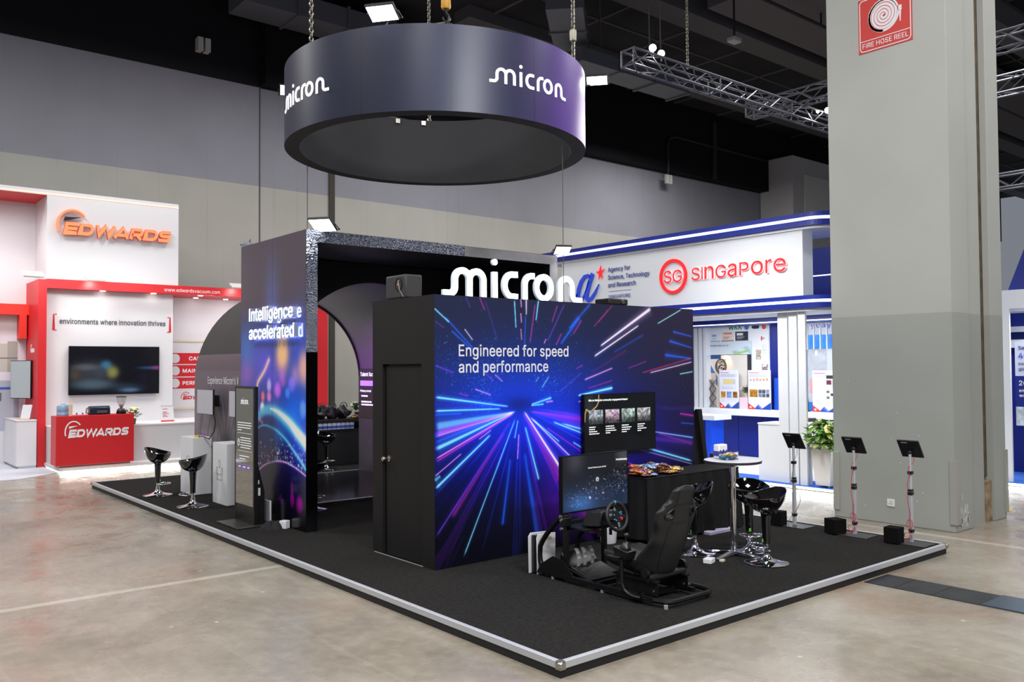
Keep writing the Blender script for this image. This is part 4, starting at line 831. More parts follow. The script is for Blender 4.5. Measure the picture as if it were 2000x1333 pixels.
text('lettering', 'and performance', fY(BX0+0.303, BY0-0.003, PZ+1.984), LW, box, width=1.243, height=0.118, depth=0.003, bold=0.012)

# glowing wordmark standing on the box
sg = thing('illuminated_sign', 'white glowing wave-tailed lettering standing on the mural box', 'sign', (2.0, 2.86, BZ1))
for k, (nm, st) in enumerate(wordmark_letters()):
    q = wordmark_mb(st, fY(BX0+0.152, 2.84, BZ1), 0.0, 0.004, dot=(k == 1), wk=1.22)
    l_ = part('letter', q, GLOW, sg, world=True)
    q = wordmark_mb(st, fY(BX0+0.152, 2.84, BZ1), -0.035, 0.0, dot=(k == 1), wk=1.22)
    r_ = link('letter_return', q.mesh('letter_return', RETURN), None); r_.parent = l_; r_.data.transform(wmat(sg).inverted())

# things on top of the box
sp = thing('loudspeaker', 'small black speaker on top of the store room corner', 'speaker', (0.98, 3.52, BZ1))
part('cabinet', MB().box(-0.11, -0.20, 0, 0.11, 0.20, 0.255), mat('speaker_black', (50, 48, 50), 0.6), sp, bevel=0.02)
part('rear_panel', MB().lathe([(0.075, 0), (0.075, 0.004), (0.06, 0.006), (0.06, -0.01), (0, -0.01)], (0, 0, 0), 20, Matrix.Translation((-0.111, -0.07, 0.15)) @ Matrix.Rotation(-PI/2, 4, 'Y'), cap=False), mat('deep_black', (8, 8, 8), 0.5), sp, smooth=40)
part('switch', MB().box(-0.116, -0.075, 0.14, -0.11, -0.045, 0.16), mat('orange_switch', (200, 96, 50), 0.5, emit=(230, 110, 50), es=0.3), sp)
part('cable', MB().tube([(-0.114, -0.09, 0.19), (-0.15, -0.12, 0.18), (-0.15, -0.15, 0.08), (-0.115, -0.17, 0.01)], 0.006), mat('grey_cable', (120, 118, 116), 0.6), sp, smooth=60)
pj = thing('projector', 'small black projector on the top edge of the mural box', 'projector', (3.66, 2.98, BZ1))
part('body', MB().box(-0.17, -0.12, 0.01, 0.17, 0.12, 0.085), mat('projector_black', (28, 27, 28), 0.5), pj, bevel=0.012)
part('lens', MB().cyl((0.07, -0.12, 0.048), (0.07, -0.135, 0.048), 0.025), mat('lens_glass', (110, 108, 100), 0.1, 0.6), pj, smooth=40)
for fx in (-0.13, 0.13): part('foot', MB().cyl((fx, -0.08, 0), (fx, -0.08, 0.012), 0.015).cyl((fx, 0.08, 0), (fx, 0.08, 0.012), 0.015), mat('deep_black'), pj)

# television on the mural wall
def tv_impact(U, V):
    C = np.zeros(U.shape+(3,))+np.array([5, 7, 9.])
    C += np.exp(-((U-0.08)/0.12)**2-((V-0.55)/0.25)**2)[..., None]*np.array([38, 40, 40.])
    C += np.exp(-((U-0.85)/0.2)**2-((V-0.2)/0.4)**2)[..., None]*np.array([2, 7, 8.])
    gold = [(0.235, 0.71), (0.235, 0.60), (0.20, 0.54), (0.15, 0.51), (0.09, 0.47), (0.06, 0.49), (0.03, 0.51), (0.01, 0.46), (0.004, 0.36)]
    for a, b in zip(gold[:-1], gold[1:]): streak(C, U, V, a, b, 0.014, 0.014, (235, 190, 110), 0.95, 1.5, (0, 0))
    n = vnoise(U, V, 42, 2, 3); n2 = vnoise(U, V, 30, 8, 3); n3 = vnoise(U, V, 35, 12, 3)
    for k, (a, tint) in enumerate(((0.07, (150, 160, 165)), (0.345, (170, 150, 165)), (0.62, (150, 170, 160)), (0.90, (165, 165, 165)))):
        mask = (U > a) & (U < a+0.235) & (V > 0.335) & (V < 0.495)
        fade = ss(V, 0.335, 0.46)
        pic = np.array(tint)*(0.45+0.75*fade)[..., None]*np.clip(0.2+1.5*(0.8*n[..., None]+0.2*np.stack([n2, n3, n2], -1))-0.25*(n3 > 0.58)[..., None]*(1-fade)[..., None], 0, 1.3)
        C[mask] = pic[mask]
    return C
def television(name, label, M, wd, ht, fn, depth=0.05, nx=200, ny=120, es=0.9, bez=0.008, chin=0.018, group=None, loc=None):
    t = thing(name, label, 'television', loc if loc else tuple(M @ Vector((wd/2, 0, 0))), 0, group)
    part('housing', MB().box(0, 0, -depth, wd, ht, 0, M), mat('tv_black', (8, 8, 9), 0.4, spec=0.25), t, world=True, bevel=0.004)
    part('bezel', MB().box(0, 0, 0, wd, chin, 0.004, M).box(0, ht-bez, 0, wd, ht, 0.004, M).box(0, chin, 0, bez, ht-bez, 0.004, M).box(wd-bez, chin, 0, wd, ht-bez, 0.004, M), mat('tv_bezel', (14, 14, 15), 0.35, spec=0.25), t, world=True)
    art('screen', M @ Matrix.Translation((bez, chin, 0.001)), wd-2*bez, ht-chin-bez, nx, ny, fn, printed('emissive_screen_%d' % round(es*100), 0.10, es=es, spec=0.22), t)
    return t
TVM = fY(2.905, 2.787-0.075, 1.125)
tv = television('television', 'large wall television showing four photos on the mural', TVM, 1.235, 0.70, tv_impact, 0.045, 300, 170)
part('wall_bracket', MB().box(3.3, 2.755, 1.3, 3.75, 2.79, 1.65), mat('deep_black'), tv, world=True)
WS = mat('screen_white', (230, 230, 230), 0.5, emit=(225, 225, 230), es=0.8)
text('caption', 'Micron Malaysia community engagement impact', TVM @ Matrix.Translation((0.075, 0.618, 0.002)), WS, tv, width=0.66, height=0.022, depth=0.001, bold=0.01)
for k, (u, ls) in enumerate(((0.08, (0.5, 0.45, 0.62, 0.8)), (0.355, (0.66, 0.72, 0.85, 0.35)), (0.63, (0.6, 0.8, 0.66, 0.4)), (0.91, (0.62, 0.5, 0.75, 0.3)))):
    part('caption_lines', greek(MB(), TVM @ Matrix.Translation((u, 0.322, 0.0015)), 0.21, ls, 0.026, 0.011, k), WS, tv, world=True)

# black leaning brace at the far end of the box
br = thing('wall_brace', 'black triangular brace leaning on the mural box end', 'brace', (5.1, 2.86, PZ))
F = fY(0, 2.80, 0)
part('brace_panel', MB().prism([(5.005, PZ), (5.34, PZ), (5.10, 1.56), (5.005, 1.555)], F, -0.03, 0.0), mat('deep_black'), br, world=True)
part('brace_board', MB().prism([(5.30, PZ), (5.36, PZ), (5.115, 1.575), (5.03, 1.575)], F, 0.0, 0.05), BLK, br, world=True)
part('brace_foot', MB().prism([(5.24, PZ), (5.42, PZ), (5.34, 0.98), (5.27, 0.98)], F, 0.05, 0.1), mat('speaker_black'), br, world=True)
# ================================================================== PORTAL: tall mural wall, foil-clad frame, black fascia
AX0, AX1, AY0, AY1, AZ1 = 0.785, 0.94, 5.47, 7.526, 3.893
po = thing('portal_frame', 'tall dark wall with bokeh wave mural and foil-clad portal frame', 'portal', (2.9, 6.4, PZ))
NAVY = mat('navy_black_panel', (10, 12, 18), 0.5, spec=0.3)
part('side_wall', MB().box(AX0, AY0+0.004, PZ, AX1-0.004, AY1, AZ1), NAVY, po, world=True)
part('fascia', (lambda q: q)(MB().prism([(AX1-0.004, PZ), (1.14, PZ), (1.14, 1.93)]+[(2.76+1.53*math.cos(math.radians(a)), 1.93+1.53*math.sin(math.radians(a))) for a in range(178, 0, -4)]+[(4.29, 1.93), (4.29, PZ), (4.89, PZ), (4.89, 3.745), (AX1-0.004, 3.745)], fY(0, 7.15, 0), -0.04, 0.0)), NAVY, po, world=True)
part('header_beam', MB().box(AX1-0.002, AY0+0.012, 3.742, 5.05, AY1, AZ1-0.004), NAVY, po, world=True)
part('side_post', MB().box(4.895, AY0+0.012, PZ, 5.05, AY1, 3.742), NAVY, po, world=True)
def foil_mat(name, crinkle):
    m = bpy.data.materials.new(name); m.use_nodes = True; nt = m.node_tree; b = nt.nodes['Principled BSDF']
    b.inputs['Metallic'].default_value = 1.0; b.inputs['Roughness'].default_value = 0.07; b.inputs['Base Color'].default_value = (*lin((112, 116, 128)), 1)
    tc = nt.nodes.new('ShaderNodeTexCoord')
    n = nt.nodes.new('ShaderNodeTexNoise'); n.inputs['Scale'].default_value = 30; n.inputs['Detail'].default_value = 6; n.inputs['Distortion'].default_value = 1.5
    nt.links.new(tc.outputs['Object'], n.inputs['Vector'])
    bp = nt.nodes.new('ShaderNodeBump'); bp.inputs['Strength'].default_value = crinkle; bp.inputs['Distance'].default_value = 0.05
    nt.links.new(n.outputs['Fac'], bp.inputs['Height']); nt.links.new(bp.outputs[0], b.inputs['Normal'])
    return m
FOIL = foil_mat('crinkled_foil', 0.45); MIR = foil_mat('mirror_foil', 0.05)
DULL = mat('bare_silver_board', (150, 148, 152), 0.55, 0.3, noise=(5, 0.12))
part('mirror_trim', MB().box(AX0, AY0-0.002, PZ, AX1, AY0+0.010, 2.35), MIR, po, world=True)
part('foil_trim', MB().box(AX0, AY0-0.002, 2.35, AX1, AY0+0.010, 3.742), FOIL, po, world=True)
part('foil_header', MB().box(AX0, AY0-0.002, 3.742, 3.25, AY0+0.010, AZ1), FOIL, po, world=True)
part('bare_header', MB().box(3.25, AY0-0.002, 3.742, 4.895, AY0+0.010, AZ1-0.01), DULL, po, world=True)
part('bare_post', MB().box(4.895, AY0-0.002, PZ, 5.05, AY0+0.010, AZ1-0.01), DULL, po, world=True)
foilscrap = MB()
rr = random.Random(5)
cols = [(AX0-0.005, AY1+0.02+0.02*math.sin(k*1.7)-0.05*k/6, AZ1+0.05+0.05*rr.random()-0.02*k) for k in range(7)]
part('foil_scrap', MB().grid(lambda a, b: (AX0+0.01+0.16*b+0.015*math.sin(9*a+4*b), AY1-0.10-0.02*math.sin(7*b)+0.20*a, AZ1-0.03+0.16*a*(0.4+0.6*b)+0.02*math.sin(11*a*b+3*b)), 12, 10), FOIL, po, world=True)

def bokeh(U, V):
    C = np.zeros(U.shape+(3,))
    t = V/3.78
    C += np.array([8, 6, 34.])+(np.array([20, 14, 76.])-np.array([8, 6, 34.]))*ss(t, 0.05, 0.3)[..., None]
    C = mix(C, np.array([40, 58, 132.]), (ss(t, 0.26, 0.5))[..., None])
    C = mix(C, np.array([64, 54, 66.]), (ss(t, 0.60, 0.80))[..., None])  # purple-grey of lamplight on the top, painted into the print
    def blob(u, v, ru, rv, c, k=1.0, p=2):
        g = np.exp(-(((U-u)/ru)**2+((V-v)/rv)**2)**(p/2))*k
        C[:] = C*(1-0.75*g)[..., None]+g[..., None]*np.array(c, float)
    blob(1.04, 2.95, 0.22, 0.5, (58, 76, 150), 0.5); blob(0.2, 2.3, 0.3, 0.35, (50, 92, 140), 0.7); blob(1.9, 2.2, 0.35, 0.6, (44, 58, 150), 0.7)
    blob(0.75, 2.15, 0.35, 0.3, (74, 60, 160), 0.7); blob(0.2, 1.95, 0.28, 0.2, (130, 60, 130), 0.7); blob(1.1, 1.9, 0.3, 0.25, (90, 60, 170), 0.6)
    blob(1.37, 2.22, 0.20, 0.24, (222, 160, 84), 0.95, 3); blob(1.37, 1.93, 0.10, 0.12, (150, 70, 160), 0.8); blob(2.0, 2.04, 0.16, 0.22, (222, 150, 90), 0.8, 3)
    blob(1.75, 1.95, 0.12, 0.14, (190, 120, 130), 0.6)
    for u, v, ru, rv, c in ((0.96, 1.81, 0.07, 0.09, (170, 150, 200)), (1.23, 1.75, 0.10, 0.10, (190, 80, 190)), (0.96, 1.66, 0.07, 0.07, (210, 100, 150)), (0.76, 1.66, 0.06, 0.07, (230, 90, 80)), (1.65, 1.83, 0.10, 0.10, (110, 80, 200)), (1.53, 1.72, 0.07, 0.07, (70, 110, 220)), (0.74, 1.51, 0.07, 0.08, (235, 190, 170)), (1.97, 1.52, 0.09, 0.11, (130, 140, 230)), (1.40, 1.86, 0.05, 0.06, (120, 50, 120))):
        blob(u, v, ru, rv, c, 0.9, 4)
    # blue wash under the wave
    blob(1.75, 1.45, 0.45, 0.3, (24, 96, 200), 0.8); blob(1.2, 1.15, 0.4, 0.18, (26, 104, 160), 0.6); blob(1.9, 1.0, 0.3, 0.3, (30, 60, 190), 0.6)
    flame = [(0.58, 1.40), (0.57, 1.60), (0.575, 1.80), (0.63, 1.88), (0.8, 2.0), (0.95, 2.15)]
    def path(P, w_, c, k=1.0, glow=2.2):
        Q = []
        for i in range(len(P)-1):
            p0 = P[max(i-1, 0)]; p1, p2 = P[i], P[i+1]; p3 = P[min(i+2, len(P)-1)]
            for s in range(5):
                s_ = s/5
                Q.append(tuple(0.5*((2*p1[j])+(-p0[j]+p2[j])*s_+(2*p0[j]-5*p1[j]+4*p2[j]-p3[j])*s_**2+(-p0[j]+3*p1[j]-3*p2[j]+p3[j])*s_**3) for j in (0, 1)))
        Q.append(P[-1])
        n = len(Q)-1
        best = np.full(U.shape, 9.0); wd = np.full(U.shape, 1.0)
        for i in range(n):
            a, b = Q[i], Q[i+1]; dx, dy = b[0]-a[0], b[1]-a[1]; L2 = dx*dx+dy*dy+1e-12
            tt = np.clip(((U-a[0])*dx+(V-a[1])*dy)/L2, 0, 1)
            d = np.hypot(U-a[0]-tt*dx, V-a[1]-tt*dy)
            f = (i+tt)/n; ww = w_[0]+(w_[1]-w_[0])*f
            q = d/ww; m_ = q < best; best[m_] = q[m_]
        core = np.exp(-(best*2)**4)*k; gl = np.exp(-(best*2/glow)**2)*0.5*k
        C[:] = C+gl[..., None]*np.array(c)*0.6
        C[:] = C*(1-core)[..., None]+core[..., None]*np.array(c, float)
    path(flame, (0.05, 0.05), (245, 170, 140), 0.95)
    w1 = [(0.0, 1.15), (0.3, 1.24), (0.6, 1.37), (0.78, 1.455), (1.0, 1.485), (1.23, 1.455), (1.56, 1.34), (1.81, 1.22), (2.05, 1.09)]
    path(w1, (0.10, 0.20), (80, 170, 205), 0.9, 1.6)
    path([(1.0, 1.50), (1.23, 1.465), (1.56, 1.355), (1.81, 1.225), (2.05, 1.11)], (0.02, 0.15), (226, 222, 226), 0.95, 1.4)
    path([(0.2, 1.02), (0.6, 1.22), (0.84, 1.27), (1.19, 1.22), (1.49, 1.11), (1.67, 1.01), (1.88, 0.89), (2.05, 0.78)], (0.012, 0.05), (90, 190, 225), 0.9)
    path([(0.0, 0.5), (0.3, 0.55), (0.58, 0.63), (0.84, 0.74), (1.16, 0.81), (1.46, 0.82), (1.74, 0.78), (2.05, 0.70)], (0.03, 0.018), (205, 150, 200), 0.9)
    path([(0.0, 1.28), (0.3, 1.3), (0.55, 1.36), (0.75, 1.30)], (0.02, 0.03), (235, 130, 160), 0.7)
    r = np.random.default_rng(4)
    for _ in range(260):
        u = 0.05+2.0*r.random(); base = np.interp(u, [0, 0.58, 0.84, 1.16, 1.46, 1.74, 2.05], [0.5, 0.63, 0.74, 0.81, 0.82, 0.78, 0.70])
        v = base+abs(r.normal(0, 0.14))
        s = 0.006+0.016*r.random()**2
        m_ = ((U-u)**2+(V-v)**2) < (3*s)**2
        if m_.any():
            g = np.exp(-(((U[m_]-u)**2+(V[m_]-v)**2)/s**2)**2)*(0.4+0.5*r.random())
            C[m_] = C[m_]*(1-g)[..., None]+g[..., None]*np.array([[210, 200, 215], [150, 180, 225], [220, 160, 170]][r.integers(3)], float)
    for u, v, ru, rv, k in ((1.66, 0.51, 0.035, 0.09, 0.6), (1.67, 0.36, 0.06, 0.10, 0.8), (1.88, 0.31, 0.10, 0.12, 1.0), (1.33, 0.33, 0.05, 0.08, 0.4)):
        blob(u, v, ru, rv, (150, 0, 130), k, 4)
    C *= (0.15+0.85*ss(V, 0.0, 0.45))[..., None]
    # panel seam
    C *= (1-0.35*np.exp(-((U-1.06)/0.006)**2))[..., None]
    return C
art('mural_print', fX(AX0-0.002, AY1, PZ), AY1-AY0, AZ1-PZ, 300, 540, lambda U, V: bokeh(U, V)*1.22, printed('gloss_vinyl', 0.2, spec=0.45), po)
HL = mat('halo_letter', (255, 255, 255), 0.4, emit=(236, 243, 255), es=2.0)
for s, v, wd in (('Intelligence', 2.69, 1.36), ('accelerated', 2.44, 1.40)):
    text('lettering', s, fX(AX0-0.003, AY1-0.50, PZ+v) @ Matrix.Translation((0, 0, 0.03)), HL, po, side=mat('letter_side', (120, 126, 140), 0.4, emit=(200, 215, 255), es=0.25), width=wd, height=0.17, depth=0.05, bold=0.02)

# floodlights: one builder for every black-bodied LED flood of the stand
FL = mat('flood_lens', (255, 255, 255), 0.3, emit=(250, 252, 255), es=9.0)
FB = mat('flood_body', (46, 46, 48), 0.45, 0.5)
def flood(label, loc, aim, arm_to, wd=0.24, ht=0.18, energy=60, angle=100, name='floodlight', group='floodlights on the stand'):
    loc = Vector(loc); aim = Vector(aim)
    t = thing(name, label, 'floodlight', tuple(loc), 0, group)
    q = (aim-loc).to_track_quat('Z', 'Y').to_matrix().to_4x4(); M = Matrix.Translation(loc) @ q
    part('lamp_body', MB().box(-wd/2, -ht/2, -0.035, wd/2, ht/2, 0.0, M).box(-wd/2+0.02, -ht/2+0.02, -0.05, wd/2-0.02, ht/2-0.02, -0.035, M), FB, t, world=True, bevel=0.006)
    part('lens', MB().box(-wd/2+0.012, -ht/2+0.012, 0.0, wd/2-0.012, ht/2-0.012, 0.004, M), FL, t, world=True)
    part('bracket', MB().tube([M @ Vector((-wd/2-0.012, 0, -0.02)), M @ Vector((-wd/2-0.012, -ht*0.6, -0.05)), M @ Vector((wd/2+0.012, -ht*0.6, -0.05)), M @ Vector((wd/2+0.012, 0, -0.02))], 0.008, 6).tube([M @ Vector((0, -ht*0.6, -0.05)), Vector(arm_to)], 0.012, 6), FB, t, world=True)
    p = loc+(aim-loc).normalized()*0.03
    s = spot('flood_beam', p, aim, energy, angle, (0.95, 0.98, 1.0), 0.08, 0.6)
    return t
flood('bright floodlight on the corner of the tall mural wall', (0.95, 5.36, 3.94), (-0.6, 4.2, 0.4), (0.86, 5.52, AZ1), 0.30, 0.26, 60, 110)
flood('bright floodlight on the bare end of the portal frame', (5.12, 5.42, 3.97), (4.2, 3.4, 0.3), (4.97, 5.52, AZ1-0.02), 0.26, 0.2, 70, 100)

# ================================================================== ARCHED TUNNEL
tn = thing('arched_tunnel', 'dark arched tunnel with glossy floor and purple lit inside', 'tunnel', (2.76, 8.75, PZ))
TY0, TY1, CX, SZ, RO, RI = 7.192, 10.36, 2.76, 1.93, 1.635, 1.53
def archp(R, n=36): return [(CX-R, PZ)]+[(CX-R*math.cos(PI*k/n), SZ+R*math.sin(PI*k/n)) for k in range(n+1)]+[(CX+R, PZ)]
def shell(Ro, Ri):
    o_, i_ = archp(Ro), archp(Ri); n = len(o_); v = []; f = []
    for P, y in ((o_, TY0), (i_, TY0), (o_, TY1), (i_, TY1)):
        v += [(p[0], y, p[1]) for p in P]
    for k in range(n-1):
        f += [(k, k+1, 2*n+k+1, 2*n+k), (n+k+1, n+k, 3*n+k, 3*n+k+1), (k+1, k, n+k, n+k+1), (2*n+k, 2*n+k+1, 3*n+k+1, 3*n+k)]
    return MB().add(v, f)
part('outer_shell', shell(RO, RI+0.012), mat('tunnel_skin', (62, 60, 60), 0.75, noise=(1.2, 0.06)), tn, world=True, smooth=40)
part('inner_lining', shell(RI+0.012, RI), mat('tunnel_lining', (66, 62, 72), 0.45, noise=(2.5, 0.15), bump=(1.2, 0.5)), tn, world=True, smooth=40)
part('raised_floor', MB().box(CX-RI+0.002, TY0-0.02, PZ+0.001, CX+RI-0.002, TY1, 0.172), mat('gloss_dark_floor', (36, 35, 42), 0.12, spec=0.6, noise=(10, 0.25)), tn, world=True)
part('floor_trim', MB().box(CX-RI, TY0-0.03, 0.164, CX+RI, TY0-0.015, 0.178).box(CX-RI, TY1-0.005, 0.164, CX+RI, TY1+0.01, 0.178), ALU, tn, world=True)
def corridor(U, V):
    W_, H2 = TY1-TY0, 2.25
    C = np.zeros(U.shape+(3,))+np.array([112, 104, 114.])
    vu, vv = 1.45, 0.78
    du, dv = U-vu, V-vv
    up = dv > np.abs(du)*0.75; lf = (du < 0) & ~up & (dv > du*0.62); rg = (du > 0) & ~up & (dv > -du*0.62)
    C[up] = [92, 86, 94]; C[lf] = [116, 108, 116]; C[rg] = [104, 100, 108]
    fl = ~(up | lf | rg); C[fl] = [124, 122, 128]
    d = np.hypot(du, dv)+1e-3
    ang = np.arctan2(dv, du)
    C *= (0.82+0.36*vnoise((ang+PI)*3, np.log(d)*0.8+4, 3.2, 4, 4))[..., None]
    C *= (1-0.25*(np.sin(np.log(d)*9)**12)*(~up))[..., None]
    C += (ss(np.sin(ang*18), 0.90, 0.99)*up*0.6)[..., None]*np.array([70, 70, 75.])
    C[(np.abs(U-0.42) < 0.2) & (np.abs(V-0.55) < 0.42)] *= np.array([1.05, 0.70, 1.08])
    C[(np.abs(U-0.55) < 0.16) & (np.abs(V-0.42) < 0.30)] *= 0.6
    C[(np.abs(U-0.15) < 0.14) & (np.abs(V-0.18) < 0.12)] = [150, 150, 158]
    C[(np.abs(U-1.45) < 0.06) & (np.abs(V-0.72) < 0.07)] = [180, 150, 140]
    C *= (1-0.55*np.exp(-((d)/0.25)**2))[..., None]
    C = mix(C, np.array([104, 94, 104.]), ss(V, 1.35, 1.75)[..., None])
    C *= (1-0.12*(V > 2.0))[..., None]
    return C
def sbend(P):      # up the straight side, then round the arch
    L = np.maximum(P[:, 1]-(SZ-PZ), 0)/(RO+0.004); z = np.minimum(PZ+P[:, 1], SZ)
    return np.stack([CX-(RO+0.004)*np.cos(L), TY1+0.002-P[:, 0], z+(RO+0.004)*np.sin(L)], -1)
art('mural_print', None, TY1-TY0, 2.275, 320, 230, corridor, printed('mural_vinyl'), tn, bend=sbend)
text('lettering', 'Experience Micron\u2019s V', fX(CX-RO-0.008, 9.728, 1.90), mat('soft_white_vinyl', (232, 228, 232), 0.5), tn, width=1.30, height=0.115, depth=0.003)
# display board on the right inner wall
part('display_board', MB().box(CX+RI-0.03, 7.4, 1.20, CX+RI-0.004, 10.31, 2.12), mat('display_black', (30, 28, 34), 0.3), tn, world=True)
Fd = fX(CX+RI-0.031, 10.27, 0)
dw = mat('display_white', (240, 240, 250), 0.5, emit=(225, 230, 255), es=1.3)
text('lettering', 'Talent fac', Fd @ Matrix.Translation((0.03, 1.985, 0)), dw, tn, width=0.47, height=0.075, depth=0.002)
part('display_bar', MB().box(0.03, 1.80, 0, 0.9, 1.90, 0.002, Fd), mat('violet_bar', (150, 120, 240), 0.5, emit=(140, 110, 240), es=1.0), tn, world=True)
text('lettering', 'Primary school', Fd @ Matrix.Translation((0.03, 1.685, 0)), dw, tn, width=0.40, height=0.04, depth=0.002)
part('display_lines', greek(MB(), Fd @ Matrix.Translation((0.07, 1.62, 0)), 0.5, (0.5, 0, 0.75, 0.85), 0.055, 0.028, 3), dw, tn, world=True)
part('rim_trim', MB().tube([(CX+(RI-0.012)*math.cos(math.radians(a)), TY1-0.06, SZ+(RI-0.012)*math.sin(math.radians(a))) for a in range(2, 178, 4)], 0.022, 6), mat('tunnel_rim_black', (16, 15, 17), 0.5), tn, world=True)  # black rim along the far edge of the arch
area('tunnel_glow', (3.9, 8.9, 0.26), 0.2, 8, (0.72, 0.10, 0.95), (4.28, 9.4, 0.7), 100, 2.2)
area('tunnel_glow', (3.6, 10.1, 2.0), 0.1, 8, (0.65, 0.15, 1.0), (4.3, 10.02, 2.0), 160, 0.4)
area('tunnel_ceiling_glow', (2.2, 8.0, 1.2), 0.5, 14, (0.86, 0.84, 1.0), (3.3, 8.6, 3.2), 160)

def wall_monitor(label, y, wd, ht, z, tilt, red=False):
    t = thing('wall_monitor', label, 'monitor', (CX-RO-0.2, y, z), tilt, 'monitors on the tunnel mural')
    F = frame((0, wd/2, 0), (0, -1, 0), (-1, 0, 0))
    part('housing', MB().box(0, 0, -0.03, wd, ht, 0, F), mat('monitor_black', (20, 19, 22), 0.5), t, bevel=0.004)
    part('screen', MB().box(0.008, 0.008, 0, wd-0.008, ht-0.008, 0.002, F), mat('blank_screen', (172, 168, 178), 0.35, emit=(172, 168, 178), es=0.12), t)
    if red: part('screen_mark', MB().box(wd-0.3, ht-0.06, 0.002, wd-0.01, ht-0.012, 0.003, F), mat('screen_red', (160, 40, 60), 0.5), t)
    part('wall_bracket', MB().box(0.03, -0.1, ht*0.3, 0.2, 0.1, ht*0.75), mat('deep_black'), t)
    return t
wall_monitor('blank grey monitor above the plug-topped white plinth', 9.34, 0.70, 0.40, 1.42, 0.0)
wall_monitor('blank monitor with a red mark beside the black kiosk', 7.98, 0.70, 0.40, 1.42, 0.0, True)
cb = own('monitor_cable', MB().tube([(0.99, 9.10, 1.42), (1.0, 9.08, 1.3), (1.0, 9.14, 1.15), (1.0, 9.35, 1.02), (1.0, 9.60, 1.045), (0.96, 9.70, 1.04)], 0.008), mat('black_cable', (18, 18, 18), 0.5), 'black cable drooping from the blank monitor to the plinth', 'cable', smooth=60)
own('cable_plug', MB().box(-0.02, -0.05, 0, 0.02, 0.05, 0.03), mat('yellow_plastic', (214, 178, 40), 0.5), 'small yellow plug lying on the white plinth', 'plug', bevel=0.006, loc=(0.95, 9.75, 1.031), rz=0.4)

# ================================================================== RING SIGN
RC = Vector((1.802, 4.063, 0)); RR, RZ0, RZ1, RT = 1.78, 4.713, 5.594, 0.17
ring = thing('ring_sign', 'huge dark ring with white lettering hanging over the stand', 'hanging sign', (RC.x, RC.y, RZ0))
def rp(a, r, z): return (RC.x+r*math.cos(a), RC.y+r*math.sin(a), z)
def ring_col(U, V):
    a = U/(2*PI*RR)*360.0     # degrees from +X
    C = np.zeros(U.shape+(3,))+np.array([24, 27, 42.])
    def bump(c, wd, rgb, k):
        d = (a-c+180) % 360-180
        g = np.exp(-(d/wd)**2)*k
        C[:] = C*(1-g)[..., None]+g[..., None]*np.array(rgb, float)
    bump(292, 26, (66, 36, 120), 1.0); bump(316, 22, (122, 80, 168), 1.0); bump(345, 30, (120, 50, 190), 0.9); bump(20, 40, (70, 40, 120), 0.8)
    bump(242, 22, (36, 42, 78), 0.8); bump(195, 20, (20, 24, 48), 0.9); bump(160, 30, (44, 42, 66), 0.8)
    C *= (0.96+0.08*vnoise(U, V, 6, 3))[..., None]
    seam = np.zeros_like(U)
    for c in range(0, 360, 30): seam = np.maximum(seam, np.exp(-(((a-c+180) % 360-180)/0.12)**2))
    C *= (1-0.25*seam)[..., None]
    return C
def rbend(P):
    a = P[:, 0]/RR; return np.stack([RC.x+(RR+P[:, 2])*np.cos(a), RC.y+(RR+P[:, 2])*np.sin(a), RZ0+P[:, 1]], -1)
art('outer_band', None, 2*PI*RR, RZ1-RZ0, 721, 24, ring_col, printed('ring_vinyl', 0.38, spec=0.5), ring, bend=rbend)
N = 120
q = MB(); v = []; f = []
for k in range(N):
    a = 2*PI*k/N
    v += [rp(a, RR-0.002, RZ0), rp(a, RR-RT, RZ0), rp(a, RR-RT, RZ1-0.01), rp(a, RR-0.002, RZ1-0.01)]
for k in range(N):
    j = (k+1) % N
    f += [(4*k, 4*j, 4*j+1, 4*k+1), (4*k+1, 4*j+1, 4*j+2, 4*k+2), (4*k+2, 4*j+2, 4*j+3, 4*k+3)]
part('inner_shell', q.add(v, f), mat('ring_inside', (52, 51, 54), 0.75, spec=0.25), ring, world=True, smooth=40)
def ring_logo(a0, sc=0.60, z=5.04):
    for k, (nm, st) in enumerate(wordmark_letters()):
        q = MB()
        for pts, cl in st:
            P = []
            for i in range(len(pts)-(0 if cl else 1)):      # subdivide long runs so the stroke follows the curve
                p0, p1 = pts[i], pts[(i+1) % len(pts)]; n = max(1, int(math.hypot(p1[0]-p0[0], p1[1]-p0[1])/0.05))
                P += [(p0[0]+(p1[0]-p0[0])*s/n, p0[1]+(p1[1]-p0[1])*s/n) for s in range(n)]
            if not cl: P.append(pts[-1])
            q.ribbon(P, S_*1.02, Matrix.Identity(4), 0.0, 0.008, closed=cl)
        if k == 1: q.prism([(0.683+0.034*math.cos(2*PI*t/24), 0.392+0.034*math.sin(2*PI*t/24)) for t in range(24)], Matrix.Identity(4), 0.0, 0.008)
        q.v = [rp(a0+x*sc/RR, RR+n, z+y*sc) for x, y, n in q.v]
        part('letter', q, mat('ring_letter', (255, 255, 255), 0.5, emit=(250, 250, 255), es=0.75), ring, world=True)
ring_logo(math.radians(-107.4), 0.532, 5.042); ring_logo(math.radians(162.6), 0.532, 5.02)
eye = mat('galvanised', (170, 168, 158), 0.35, 0.9)
for az in (math.radians(62), math.radians(75)):
    part('bolt_plate', MB().box(-0.03, -0.01, -0.03, 0.03, 0.01, 0.03, rotz(az+PI/2, rp(az, RR-RT-0.012, RZ1-0.05))), eye, ring, world=True)
